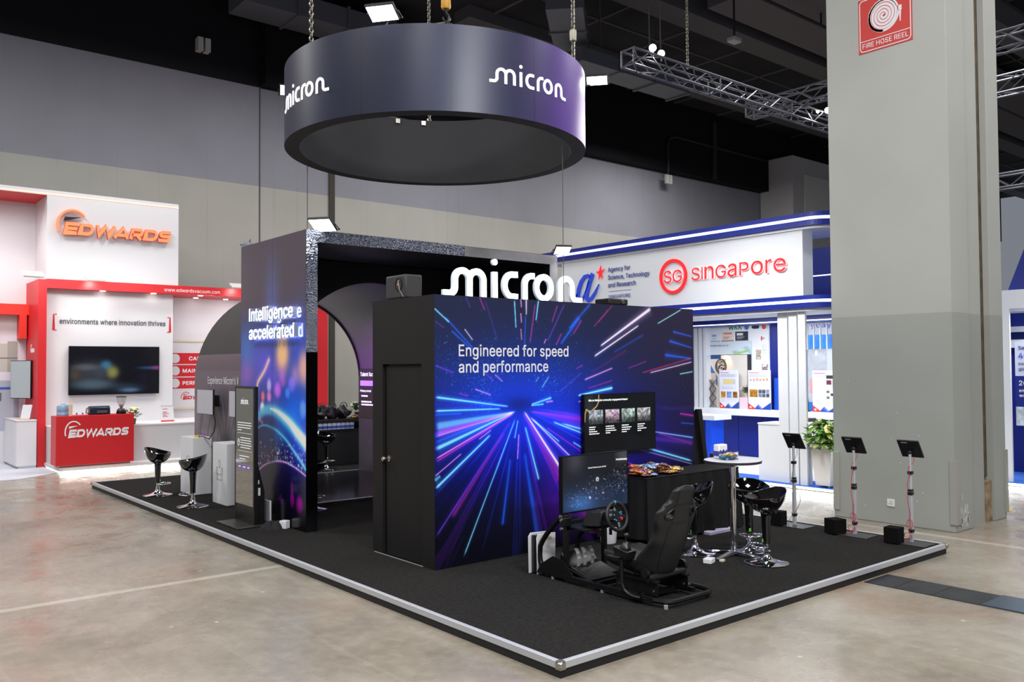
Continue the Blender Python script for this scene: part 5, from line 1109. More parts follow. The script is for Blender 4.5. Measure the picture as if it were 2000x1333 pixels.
def chain(label, x, y, z0, z1, link_l=0.06, r=0.008, w_=0.02):
    t = thing('hanging_chain', label, 'chain', (x, y, z0), 0, 'chains of the hanging rig')
    q = MB(); n = int((z1-z0)/(link_l*0.78))
    for k in range(n):
        zc = z0+link_l*0.78*(k+0.5); pts = []
        for s in range(10):
            a = 2*PI*s/10; u = w_*math.cos(a); wv = link_l*0.5*math.sin(a)
            pts.append((x+(u if k % 2 else 0), y+(0 if k % 2 else u), zc+wv))
        q.tube(pts, r, 5, closed=True)
    part('chain_links', q, mat('chain_steel', (140, 136, 124), 0.4, 0.9), t, world=True, smooth=60)
    return t
pts = [(RC.x+math.cos(math.radians(a)), RC.y+math.sin(math.radians(a))) for a in (183, 59, 302)]
for (cx, cy), lab in zip(pts, ('thin steel chain at the ring side over the red booth', 'thin steel chain at the far side of the ring beside the hoist', 'steel chain with a shortening hook at the purple side of the ring')):
    d = Vector((cx, cy, 0))-RC; d = d.normalized()*(RR-RT/2); cx, cy = RC.x+d.x, RC.y+d.y
    t = chain(lab, cx, cy, RZ1+0.02, 9.5)
    part('shackle', MB().tube([(cx+0.03*math.cos(a), cy, RZ1+0.02+0.03*math.sin(a)) for a in [PI*k/8 for k in range(9)]], 0.008, 6).box(cx-0.04, cy-0.02, RZ1-0.012, cx+0.04, cy+0.02, RZ1+0.012), eye, t, world=True)
    if lab.startswith('steel chain with'): part('chain_shortener', MB().box(cx-0.03, cy-0.03, RZ1+0.28, cx+0.03, cy+0.03, RZ1+0.42), mat('chain_steel'), t, world=True, bevel=0.01)
hk = thing('hoist_hook', 'yellow lifting hoist with steel hook above the ring', 'hook', (1.937, 4.06, 6.35))
part('hoist_body', MB().lathe([(0, 0.17), (0.05, 0.17), (0.06, 0.20), (0.06, 0.34), (0.05, 0.37), (0, 0.37)], n=16, cap=False), mat('hoist_yellow', (206, 150, 44), 0.4), hk, smooth=40)
part('hook', MB().tube([(0, 0, 0.17), (0, 0, 0.13), (0.035, 0, 0.10), (0.05, 0, 0.06), (0.03, 0, 0.02), (-0.015, 0, 0.01), (-0.045, 0, 0.04), (-0.04, 0, 0.065)], [0.016, 0.016, 0.018, 0.02, 0.02, 0.017, 0.012, 0.006], 8), mat('dark_hook', (60, 58, 60), 0.35, 0.8), hk, smooth=60)
part('chain_links', MB().tube([(0, 0, 0.37), (0, 0, 3.0)], 0.012, 6), mat('chain_steel'), hk)
sl = MB()
for a in (0.4, 1.9, 3.5, 5.1): sl.tube([(1.937, 4.06, 6.36), rp(a, RR-RT/2, RZ1)], 0.006, 5)
part('sling', sl, mat('chain_steel'), hk, world=True)
for (x0, y0, z0), z1, lab in (((0.83, 5.53, AZ1), RZ0, 'thin steel cable from the ring down to the tall mural wall'), ((2.70, 2.69+0.13, BZ1), RZ0, 'thin steel cable from the ring down to the mural box')):
    own('support_cable', MB().cyl((x0, y0, z0), (x0, y0, z1), 0.005, n=6), mat('cable_grey', (92, 92, 92), 0.5, 0.5), lab, 'cable')
flood('bright floodlight on top of the ring washing its front face', (0.36, 2.93, 5.69), (0.12, 2.75, 4.95), (0.45, 3.02, RZ1), 0.30, 0.22, 16, 70)
flood('bright floodlight sticking out on an arm from the purple side of the ring', (3.42, 2.96, 5.66), (3.0, 2.6, 5.0), (3.22, 3.12, RZ1), 0.27, 0.14, 14, 90)
flood('bright floodlight sticking out from the ring side over the red booth', (0.37, 5.08, 5.46), (0.1, 4.5, 4.9), (0.5, 5.0, RZ1), 0.22, 0.14, 14, 90)
# ================================================================== BLACK COUNTER BEHIND THE TUNNEL, with what stands on it
bc = thing('bar_counter', 'black counter with an open shelf behind the tunnel', 'counter', (4.9, 12.0, PZ))
part('body', MB().box(3.3, 11.85, PZ, 5.9, 12.35, 0.86), BLK, bc, world=True)
part('counter_top', MB().box(3.3, 11.78, 1.01, 5.9, 12.4, 1.065), BLK, bc, world=True)
part('shelf_divider', MB().box(3.3, 11.80, 0.86, 3.34, 12.35, 1.01).box(5.86, 11.80, 0.86, 5.9, 12.35, 1.01).box(3.3, 12.30, 0.86, 5.9, 12.35, 1.01), BLK, bc, world=True)
part('shelf_board', MB().box(3.3, 11.78, 0.84, 5.9, 12.3, 0.86), BLK, bc, world=True)
dc_w = mat('carton_white', (212, 216, 226), 0.5); dc_b = mat('carton_blue', (40, 92, 168), 0.5)
for k in range(8):
    x = 4.22+0.105*k
    t = thing('drink_carton', 'small blue and white drink carton in a row on the black counter shelf', 'carton', (x, 11.85, 0.861), 0, 'drink cartons on the counter shelf')
    part('carton', MB().box(-0.045, -0.03, 0, 0.045, 0.03, 0.13), dc_w, t)
    part('label_band', MB().box(-0.046, -0.031, 0.02, 0.046, 0.031, 0.075), dc_b, t)
    part('cap', MB().cyl((0, 0, 0.13), (0, 0, 0.138), 0.014, n=10), dc_w, t)
bagm = mat('black_bag_nylon', (26, 25, 27), 0.45, bump=(30, 0.6))
for k, (x, lab) in enumerate(((4.34, 'crumpled black bag on the counter nearest the red booth'), (4.60, 'crumpled black bag in the middle of three on the counter'), (4.86, 'crumpled black bag on the counter nearest the yellow packets'))):
    t = thing('tote_bag', lab, 'bag', (x, 12.05, 1.066), 0, 'black bags on the bar counter')
    r = random.Random(k)
    ph = [r.random()*6 for _ in range(6)]
    def bagf(a, b, ph=ph):
        th = 2*PI*a; rad = math.sin(PI*min(b*0.9+0.1, 1.0))**0.6*0.135*(1+0.26*math.sin(3*th+ph[0]+6*b)+0.16*math.sin(7*th+ph[1]+9*b)*(0.4+b)+0.08*math.sin(13*th+ph[3]))
        return (rad*math.cos(th)*1.1, rad*0.8*math.sin(th), max(0.0, 0.24*b**0.8+0.05*math.sin(2*th+ph[2])*b+0.03*math.sin(5*th+ph[4])*b))
    part('bag_body', MB().grid(bagf, 28, 14, True), bagm, t, smooth=60)
    part('handle', MB().tube([(-0.08, 0, 0.24), (-0.05, -0.03, 0.33), (0.02, -0.05, 0.35), (0.08, -0.02, 0.30), (0.10, 0, 0.24)], 0.009, 6), bagm, t, smooth=60)
pkt_cols = {'yellow': (222, 180, 40), 'blue': (66, 140, 196), 'red': (190, 46, 60), 'purple': (96, 50, 110), 'gold': (196, 150, 60), 'white': (214, 206, 214), 'orange': (220, 120, 50)}
def packet_mesh(seed, a, b_):
    """pillow pack with crimped ends; two colours."""
    r = random.Random(seed); p = r.random()*6
    nu, nv = 13, 9; q = MB(); q.cur = 0
    def f(sgn):
        def g(u, v):
            x = (u-0.5)*0.14; y = (v-0.5)*0.10
            e = max(0.0, math.sin(PI*u))**0.7*max(0.0, math.sin(PI*v))**0.6
            return (x, y*(1+0.10*math.cos(2*PI*u)), 0.026+sgn*0.024*e+0.006*math.sin(9*u+p)*math.sin(7*v+p)*e)
        return g
    for sg in (1, -1):
        k0 = len(q.mi); q.grid(f(sg), nu, nv)
        for i in range(k0, len(q.mi)):
            c = (i-k0) % (nu-1); w2 = (i-k0)//(nu-1)
            q.mi[i] = 1 if (c in (0, 1, nu-2, nu-3) or (w2+c+seed) % 5 == 0) else (2 if (c+w2*2+seed) % 7 == 0 else 0)
    q.box(-0.082, -0.048, 0.024, -0.068, 0.048, 0.028); q.box(0.068, -0.048, 0.024, 0.082, 0.048, 0.028)
    ms = [mat('foil_'+n, pkt_cols[n], 0.25, 0.35) for n in (a, b_, 'white')]
    return q.mesh('snack_packet', ms, 50)
def packet(label, loc, rz, me, group, tilt=0.0):
    o = bpy.data.objects.new('snack_packet', me); COL.objects.link(o); o.location = loc; o.rotation_euler = (tilt, tilt*0.6, rz)
    return tag(o, label, 'snack packet', group)
PK = {k: packet_mesh(i, *k) for i, k in enumerate([('yellow', 'purple'), ('blue', 'white'), ('red', 'gold'), ('purple', 'gold'), ('orange', 'red'), ('gold', 'purple')])}
for k in range(3): packet('yellow snack packet heaped beside the flowers on the black counter', (5.06+0.07*k, 11.95+0.05*(k % 2), 1.066+0.03*(k % 2)), 0.6*k, PK[('yellow', 'purple')], 'yellow packets on the bar counter')
def flower_pot(label, loc, sc, petals, seed, pot=(40, 40, 44)):
    t = thing('flower_pot', label, 'flowers', loc)
    part('pot', MB().lathe([(0, 0), (0.05*sc, 0), (0.065*sc, 0.1*sc), (0.058*sc, 0.1*sc), (0, 0.09*sc)], n=20, cap=False), mat('pot_%d_%d_%d' % pot, pot, 0.5), t, smooth=40)
    r = random.Random(seed); lf = MB(); fl = MB()
    for k in range(46):
        a = r.random()*2*PI; el = 0.2+1.2*r.random(); L = (0.1+0.08*r.random())*sc
        d = Vector((math.cos(a)*math.cos(el), math.sin(a)*math.cos(el), math.sin(el))); c = Vector((0, 0, 0.1*sc))+d*L
        s = d.cross(Vector((0, 0, 1))).normalized()*0.02*sc
        lf.add([c-d*0.06*sc, c+s, c+d*0.05*sc, c-s], [(0, 1, 2, 3)])
    for k in range(14):
        a = r.random()*2*PI; el = 0.5+0.95*r.random()
        d = Vector((math.cos(a)*math.cos(el), math.sin(a)*math.cos(el), math.sin(el))); c = Vector((0, 0, 0.1*sc))+d*0.18*sc
        for j in range(6):
            b = 2*PI*j/6; fl.sphere((c.x+0.018*sc*math.cos(b), c.y+0.018*sc*math.sin(b), c.z+0.006*sc), 0.014*sc, 6, 4)
    part('leaves', lf, mat('flower_leaf', (66, 98, 50), 0.6), t)
    part('petals', fl, mat('petal_%d_%d_%d' % petals, petals, 0.6), t, smooth=60)
    return t
flower_pot('small pot of white flowers at the end of the black counter', (5.26, 12.12, 1.066), 1.2, (238, 236, 226), 3)

# ================================================================== BAR STOOLS
GB = mat('gloss_black_shell', (7, 7, 8), 0.06, spec=0.6, coat=0.6)
CHR = mat('chrome', (226, 226, 230), 0.06, 1.0)
def make_stool(loc, rz, label, seat_z=0.62):
    t = thing('bar_stool', label, 'bar stool', loc, rz, 'glossy black bucket bar stools')
    dz = seat_z-0.62
    # bucket shell: open bowl running into a tapering neck; the rim rises at the back (+Y) and dips in front
    def rim(th):
        return 0.09+0.048*math.sin(th)-0.012*math.cos(2*th)
    def outer(a, b):
        th = 2*PI*a
        if b < 0.42:
            s = b/0.42; r = 0.040+0.014*s**2; z = 0.20+dz+0.32*s
            return (r*math.cos(th), r*math.sin(th), z)
        s = min((b-0.42)/0.58, 1.0)
        r = 0.054+(0.215-0.054)*(0.35*s+0.65*(1-(1-s)**1.9))
        z0 = 0.52+dz; z1 = 0.62+dz+rim(th)
        z = z0+(z1-z0)*(0.25*s+0.75*s**1.9)
        return (r*math.cos(th)*(1+0.06*s), r*0.94*math.sin(th), z)
    def inner(a, b):
        th = 2*PI*a; s = max(1-b, 0.0)
        r = 0.213*max(s, 0.001)
        zb = 0.615+dz; z1 = 0.62+dz+rim(th)+0.0
        z = zb+(z1-zb)*(s**2.2)
        return (r*math.cos(th)*1.06*0.985, r*0.94*math.sin(th)*0.985, z)
    q = MB().grid(outer, 40, 26, True).grid(inner, 40, 14, True)
    part('seat_shell', q, GB, t, smooth=50)
    rp_ = [(0.2135*1.053*math.cos(2*PI*k/40), 0.2135*0.935*math.sin(2*PI*k/40), 0.62+dz+rim(2*PI*k/40)) for k in range(40)]
    part('rim_edge', MB().tube(rp_, 0.006, 6, closed=True), GB, t, smooth=60)
    part('gas_lift', MB().cyl((0, 0, 0.04), (0, 0, 0.21+dz), 0.024, n=20).cyl((0, 0, 0.10), (0, 0, 0.125), 0.034, n=20), CHR, t, smooth=40)
    part('base', MB().lathe([(0, 0.012), (0.215, 0.0), (0.225, 0.006), (0.215, 0.013), (0.12, 0.028), (0.055, 0.055), (0.034, 0.085), (0.03, 0.10), (0, 0.10)], n=48, cap=False), CHR, t, smooth=60)
    fr = [(0.03*math.cos(PI), -0.02, 0.20+dz)]
    loop = [(-0.03, -0.015, 0.185+dz), (-0.12, -0.05, 0.185+dz)]+[(0.13*math.cos(a), -0.09+0.10*math.sin(a), 0.185+dz) for a in [PI*1.0+PI*k/12 for k in range(13)]]+[(0.12, -0.05, 0.185+dz), (0.03, -0.015, 0.185+dz)]
    part('foot_ring', MB().tube(loop, 0.009, 8), CHR, t, smooth=60)
    part('lever', MB().tube([(0.05, 0, 0.585+dz), (0.15, 0.0, 0.575+dz), (0.20, 0.0, 0.545+dz)], 0.006, 6).cyl((0.17, 0, 0.565+dz), (0.215, 0, 0.54+dz), 0.010), mat('dark_lever', (60, 60, 64), 0.3, 0.7), t, smooth=60)
    part('rating_sticker', MB().box(-0.012, -0.0415, 0.215+dz, 0.012, -0.0395, 0.25+dz), mat('green_sticker', (110, 200, 50), 0.5, emit=(110, 200, 50), es=0.15), t)
    return t
s0 = make_stool((0.40, 9.98, PZ), 0.88, 'black bucket stool farthest out, toward the red booth')
dup(s0, (0.43, 8.45, PZ), -2.1, 'black bucket stool with green sticker in front of the plain white plinth')
dup(s0, (4.05, 11.25, PZ), 0.4, 'black bucket stool at the counter seen through the tunnel')
dup(s0, (1.62, 7.0, PZ), 1.0, 'black bucket stool half hidden behind the mirror edge of the tall wall')
dup(s0, (3.64, 0.80, PZ), -2.05, 'black bucket stool closest to the platform edge at the high table')
dup(s0, (4.02, 1.27, PZ), -0.75, 'black bucket stool behind the round high table')
dup(s0, (3.46, 1.58, PZ), -2.3, 'black bucket stool behind the racing seat at the black draped table')

# ================================================================== WHITE PLINTHS AND KIOSK
WHT = mat('white_laminate', (226, 227, 230), 0.45)
LINE = mat('dark_line_print', (70, 70, 82), 0.6)
def plinth(label, x0, y0, y1, h, icon):
    t = thing('display_plinth', label, 'plinth', (x0+0.225, (y0+y1)/2, PZ), 0, 'white plinths by the tunnel')
    part('body', MB().box(x0, y0, PZ, x0+0.45, y1, PZ+h), WHT, t, world=True, bevel=0.003)
    F = fX(x0-0.001, y1, PZ); w_ = y1-y0
    q = MB()
    if icon:   # little head with shoulders and circling leaves
        q.ribbon(arc(w_*0.5, 0.60, 0.035, 0.06, 0, 345, 16), 0.006, F, 0, 0.001, True)
        q.ribbon(arc(w_*0.5, 0.36, 0.10, 0.09, 0, 180, 14), 0.006, F, 0, 0.001); q.ribbon([(w_*0.5-0.1, 0.36), (w_*0.5+0.1, 0.36)], 0.006, F, 0, 0.001)
        for u in (-0.10, 0.10): q.ribbon(arc(w_*0.5+u, 0.49, 0.025, 0.06, 0, 345, 12), 0.006, F, 0, 0.001, True)
    else:
        q.ribbon(arc(w_*0.62, 0.52, 0.09, 0.10, 20, 200, 12), 0.006, F, 0, 0.001); q.ribbon([(w_*0.55, 0.45), (w_*0.75, 0.45), (w_*0.75, 0.40)], 0.006, F, 0, 0.001)
    part('icon_print', q, LINE, t, world=True)
    return t
plinth('white plinth with a yellow plug on top under the blank monitor', 0.82, 9.58, 10.15, 0.918, False)
plinth('white plinth with a line icon of a person beside the black kiosk', 0.82, 8.15, 8.70, 0.913, True)

ki = thing('touch_kiosk', 'tall black touch screen kiosk standing in front of the bokeh wall', 'kiosk', (0.45, 6.58, PZ))
KB = mat('kiosk_black', (16, 16, 17), 0.35)
K0, K1, KX = 6.265, 6.905, 0.455
part('base_plate', MB().box(0.20, K0-0.06, PZ, 0.78, K1+0.0, PZ+0.022), mat('kiosk_base', (58, 54, 54), 0.35, 0.4), ki, world=True, bevel=0.006)
part('housing', MB().box(KX, K0, PZ+0.022, KX+0.05, K1, 1.915).prism([(KX+0.05, PZ+0.022), (KX+0.16, PZ+0.022), (KX+0.16, 0.55), (KX+0.05, 0.98)], frame((0, K0+0.05, 0), (1, 0, 0), (0, -1, 0)), -0.5, 0.0), KB, ki, world=True, bevel=0.004)
glass = mat('dark_mirror_glass', (190, 190, 190), 0.04, 1.0)
part('glass', MB().box(KX-0.004, K0+0.035, 0.36, KX, K1-0.03, 1.885), glass, ki, world=True)
part('frame_strip', MB().box(KX-0.006, K0, 0.30, KX, K0+0.035, 1.915).box(KX-0.006, K1-0.03, 0.30, KX, K1, 1.915).box(KX-0.006, K0+0.035, 1.885, KX, K1-0.03, 1.915), KB, ki, world=True)
Fk = fX(KX-0.005, K1, 0)
kw = mat('kiosk_white', (235, 235, 240), 0.5, emit=(225, 228, 235), es=0.45)
q = MB()
for k, (nm, st) in enumerate(wordmark_letters()):
    for pts, cl in st: q.ribbon(pts, S_*0.9, Fk @ Matrix.Translation((0.19, 1.68, 0)) @ Matrix.Diagonal((0.13, 0.2, 1, 1)), 0, 0.001, closed=cl)
q.prism([(0.683+0.034*math.cos(2*PI*t/12), 0.392+0.034*math.sin(2*PI*t/12)) for t in range(12)], Fk @ Matrix.Translation((0.19, 1.68, 0)) @ Matrix.Diagonal((0.13, 0.2, 1, 1)), 0, 0.001)
part('logo_print', q, kw, ki, world=True)
q = greek(MB(), Fk @ Matrix.Translation((0.09, 1.44, 0)), 0.46, (0.98, 1.0, 0.95, 0.3), 0.033, 0.0095, 2)
greek(q, Fk @ Matrix.Translation((0.19, 1.24, 0)), 0.36, (0.92, 0.98, 0.95, 1.0, 0.9), 0.032, 0.0095, 5)
greek(q, Fk @ Matrix.Translation((0.16, 1.00, 0)), 0.32, (1.0, 0.6), 0.036, 0.0095, 9)
q.box(0.09, 1.295, 0, 0.56, 1.298, 0.001, Fk).box(0.09, 1.06, 0, 0.56, 1.063, 0.001, Fk)
q.ribbon(arc(0.125, 1.17, 0.03, 0.045, 0, 345, 16), 0.006, Fk, 0, 0.001, True); q.ribbon([(0.125, 1.17), (0.138, 1.195)], 0.006, Fk, 0, 0.001)
part('screen_text', q, kw, ki, world=True)
q = MB()
for u in (0.10, 0.245, 0.39): q.ribbon(rrect(u, 0.82, u+0.13, 0.885, 0.02, 4), 0.006, Fk, 0, 0.001, True)
part('screen_buttons', q, mat('kiosk_violet', (120, 90, 200), 0.5, emit=(120, 80, 210), es=0.5), ki, world=True)
part('button_text', greek(greek(greek(MB(), Fk @ Matrix.Translation((0.135, 0.86, 0)), 0.07, (0.9,), 0.03, 0.014), Fk @ Matrix.Translation((0.275, 0.86, 0)), 0.08, (1,), 0.03, 0.014), Fk @ Matrix.Translation((0.425, 0.86, 0)), 0.07, (0.9,), 0.03, 0.014), kw, ki, world=True)
part('side_sticker', MB().box(KX+0.06, K0+0.046, 0.50, KX+0.10, K0+0.05, 0.60).box(KX+0.06, K0+0.046, 0.65, KX+0.085, K0+0.05, 0.70), mat('paper_sticker', (214, 210, 200), 0.6), ki, world=True)
own('white_adapter_box', MB().box(-0.012, -0.1, 0, 0.012, 0.1, 0.28), mat('dull_white', (196, 192, 200), 0.5), 'flat pale power unit leaning behind the kiosk', 'power adapter', bevel=0.005, loc=(0.70, 6.42, PZ+0.023))
def cloth_heap(a, b):
    th = 2*PI*a; r = (1-b)*(1+0.22*math.sin(3*th+1)+0.12*math.sin(7*th))
    return (0.20*r*math.cos(th), 0.13*r*math.sin(th), 0.09*math.sin(PI*0.5*b)**0.8+0.02*math.sin(5*th+6*b)*b*(1-b)*4)
own('black_cloth', MB().grid(cloth_heap, 40, 14, True), mat('black_cloth', (20, 19, 20), 0.9, bump=(40, 0.5)), 'crumpled black cloth on the carpet behind the kiosk', 'cloth', smooth=60, loc=(0.62, 6.00, PZ))
own('plug_box', MB().box(-0.045, -0.05, 0, 0.045, 0.05, 0.1), WHT, 'small white socket cube on the carpet by the tall wall', 'plug box', bevel=0.006, loc=(0.71, 5.92, PZ), rz=0.5)

# ================================================================== CLOTH-DRAPED TABLE
ct = thing('draped_table', 'long table draped to the floor in black cloth', 'table', (4.2, 2.45, PZ))
def drape(x0, y0, x1, y1, zt, zb, n=240):
    """closed skirt round a rectangle with hanging pleats."""
    per = [(x0, y0, x1, y0, 0, -1), (x1, y0, x1, y1, 1, 0), (x1, y1, x0, y1, 0, 1), (x0, y1, x0, y0, -1, 0)]
    L = [abs(p[2]-p[0])+abs(p[3]-p[1]) for p in per]; T = sum(L); r = random.Random(2); ph = [r.random()*6 for _ in range(5)]
    def f(a, b):
        s = (a % 1.0)*T; k = 0
        while k < 3 and s > L[k]: s -= L[k]; k += 1
        p = per[k]; t = min(max(s/L[k], 0), 1); A = (a % 1.0)*T
        x = p[0]+(p[2]-p[0])*t; y = p[1]+(p[3]-p[1])*t
        e = math.sin(PI*t)**0.25 if 0 < t < 1 else 0
        am = b**0.6*(0.030*math.sin(A*24+ph[0]+0.7*math.sin(A*5))+0.012*math.sin(A*41+ph[1]))+0.03*b
        cx = (1 if x > (x0+x1)/2 else -1)*(1-e)*0.05*b; cy = (1 if y > (y0+y1)/2 else -1)*(1-e)*0.05*b
        z = zt-(zt-zb)*b+(0.018*math.sin(A*3.1+ph[2])*b if b > 0.9 else 0)
        return (x+p[4]*am+cx, y+p[5]*am+cy, z)
    return MB().grid(f, n, 16, True)
TCL = mat('black_table_cloth', (19, 18, 19), 0.85, spec=0.25, bump=(300, 0.2))
TZ = 0.86
part('tabletop', MB().box(3.42, 2.22, TZ-0.03, 5.12, 2.68, TZ-0.006), mat('table_board', (120, 100, 80), 0.6), ct, world=True)
for lx in (3.5, 5.04):
    for ly in (2.28, 2.62): part('leg', MB().cyl((lx, ly, PZ), (lx, ly, TZ-0.03), 0.014, n=10), ALU, ct, world=True)
tc_ = drape(3.40, 2.20, 5.14, 2.69, TZ, PZ+0.03)
tc_.box(3.395, 2.195, TZ-0.004, 5.145, 2.70, TZ+0.002)
cl = part('tablecloth', tc_, TCL, None, smooth=60)
tag(cl, 'black cloth hanging in pleats over the long table', 'tablecloth')
own('parcel', MB().box(-0.25, -0.06, 0, 0.25, 0.06, 0.03), mat('pale_lilac', (190, 180, 214), 0.5), 'flat pale board peeping out under the black tablecloth', 'board', loc=(4.62, 2.13, PZ))
r = random.Random(11)
keys = list(PK)
spots = []
for k in range(44):
    lay = 0 if k < 20 else (1 if k < 35 else 2); u = r.random() if lay < 2 else 0.2+0.65*r.random(); x = 3.42+0.62*u; y = 2.30+0.28*r.random()
    ky = ('yellow', 'purple') if u > 0.72 else (('blue', 'white') if (u > 0.25 and r.random() < 0.45) else keys[r.randrange(2, 6)])
    spots.append((x, y, TZ+0.004+0.036*lay, r.random()*6.28, ky, lay))
names = {('yellow', 'purple'): 'yellow', ('blue', 'white'): 'blue', ('red', 'gold'): 'red', ('purple', 'gold'): 'purple', ('orange', 'red'): 'orange', ('gold', 'purple'): 'gold'}
for x, y, z, a, ky, lay in spots:
    packet('%s snack packet in the heap on the black draped table' % names[ky], (x, y, z), a, PK[ky], '%s packets on the draped table' % names[ky], 0.0 if lay == 0 else 0.16*(1 if lay == 1 else -1))
wb = thing('waste_bin', 'white plastic bin standing behind the racing rig', 'bin', (3.15, 2.58, PZ))
part('bucket', MB().lathe([(0, 0.005), (0.085, 0.0), (0.09, 0.01), (0.112, 0.255), (0.118, 0.26), (0.112, 0.262), (0.104, 0.255), (0.083, 0.02), (0, 0.02)], n=32, cap=False), WHT, wb, smooth=40)
part('rim', MB().lathe([(0.112, 0.205), (0.119, 0.21), (0.121, 0.26), (0.113, 0.265)], n=32, cap=False), WHT, wb, smooth=40)

# ================================================================== ROUND HIGH TABLE
ht = thing('high_table', 'round white high table with dark edge on a chrome column', 'table', (3.69, 1.24, PZ))
part('tabletop', MB().lathe([(0, 0.995), (0.295, 0.995), (0.303, 1.0), (0.303, 1.018), (0.299, 1.022), (0, 1.022)], n=64, cap=False), mat('table_white', (216, 216, 222), 0.3), ht, smooth=40)
part('edge_band', MB().lathe([(0.294, 0.992), (0.306, 0.996), (0.307, 1.017), (0.302, 1.0205)], n=64, cap=False), mat('dark_edge', (44, 40, 40), 0.5), ht, smooth=40)
part('column', MB().cyl((0, 0, 0.04), (0, 0, 0.995), 0.034, n=28).lathe([(0.034, 0.95), (0.10, 0.985), (0.10, 0.995)], n=28, cap=False), CHR, ht, smooth=40)
for k in range(4):
    a = PI/2*k+0.12
    part('foot', MB().prism([(0.0, 0.012), (0.32, 0.0), (0.34, 0.004), (0.34, 0.02), (0.0, 0.055)], Matrix.Rotation(a, 4, 'Z') @ frame((0, 0, 0), (1, 0, 0), (0, -1, 0)), -0.025, 0.025), CHR if k % 2 else mat('steel_foot', (170, 168, 166), 0.3, 0.9), ht, bevel=0.004)
TT = PZ+1.0225
bw = thing('sweet_bowl', 'clear glass bowl of blue wrapped sweets on the high table', 'bowl', (3.66, 1.27, TT))
GLS = mat('clear_glass', (235, 245, 245), 0.02, trans=1.0, ior=1.3)
part('bowl', MB().lathe([(0, 0.004), (0.055, 0.0), (0.07, 0.006), (0.10, 0.04), (0.108, 0.085), (0.105, 0.085), (0.097, 0.042), (0.066, 0.011), (0, 0.009)], n=40, cap=False), GLS, bw, smooth=50)
sw = mat('wrapper_blue', (60, 160, 214), 0.25, 0.2)
for k in range(24):
    a = r.random()*6.28; rr_ = 0.075*math.sqrt(r.random()); z = 0.016+0.05*(k/24)
    o = tag(link('wrapped_sweet', MB().sphere((0, 0, 0), 0.016, 10, 6, (1.5, 0.9, 0.7)).cyl((-0.022, 0, 0), (-0.036, 0, 0), 0.004, 0.013, 6).cyl((0.022, 0, 0), (0.036, 0, 0), 0.004, 0.013, 6).mesh('wrapped_sweet', [sw, mat('wrapper_red', (196, 50, 50), 0.25, 0.2), mat('wrapper_lilac', (190, 170, 205), 0.25, 0.2), mat('wrapper_yellow', (225, 190, 60), 0.25, 0.2)][0 if k < 14 else 1+k % 3], 50), None),
            ('blue wrapped sweet in the glass bowl' if k < 14 else '%s wrapped sweet on top in the glass bowl' % ('red', 'lilac', 'yellow')[k % 3]), 'sweet', 'blue sweets in the bowl' if k < 14 else '%s sweets in the bowl' % ('red', 'lilac', 'yellow')[k % 3])
    o.location = (3.66+rr_*math.cos(a), 1.27+rr_*math.sin(a), TT+z); o.rotation_euler = (0.3*r.random(), 0.3*r.random(), r.random()*6)
tb = thing('tissue_pack', 'white tissue pack with blue mountain print behind the sweet bowl', 'tissue pack', (3.71, 1.41, TT))
part('pack', MB().box(-0.075, -0.04, 0, 0.075, 0.04, 0.155), mat('pack_white', (232, 230, 232), 0.5), tb, bevel=0.012)
part('print_band', MB().prism([(-0.076, 0.03), (0.076, 0.03), (0.076, 0.07), (0.05, 0.10), (0.03, 0.075), (0.0, 0.105), (-0.03, 0.08), (-0.055, 0.10), (-0.076, 0.08)], fY(0, -0.0405, 0), 0, 0.001).box(-0.0765, -0.038, 0.03, -0.0755, 0.038, 0.085), mat('pack_blue', (58, 66, 150), 0.5), tb)
for (x, y, a, s, lab) in ((3.20, 1.19, 0.3, 1.0, 'white square power adapter on the carpet under the high table'), (3.34, 1.13, 0.2, 0.5, 'small beige plug lying beside the white adapter')):
    own('power_adapter', MB().box(-0.06*s, -0.045*s, 0, 0.06*s, 0.045*s, 0.05*s), WHT if s == 1 else mat('beige_plastic', (196, 186, 166), 0.5), lab, 'power adapter', bevel=0.006, loc=(x, y, PZ), rz=a)
own('power_adapter', MB().box(-0.05, -0.035, 0, 0.05, 0.035, 0.03), WHT, 'white adapter on the carpet beside the pedals', 'power adapter', bevel=0.006, loc=(2.03, 1.30, PZ), rz=0.8)

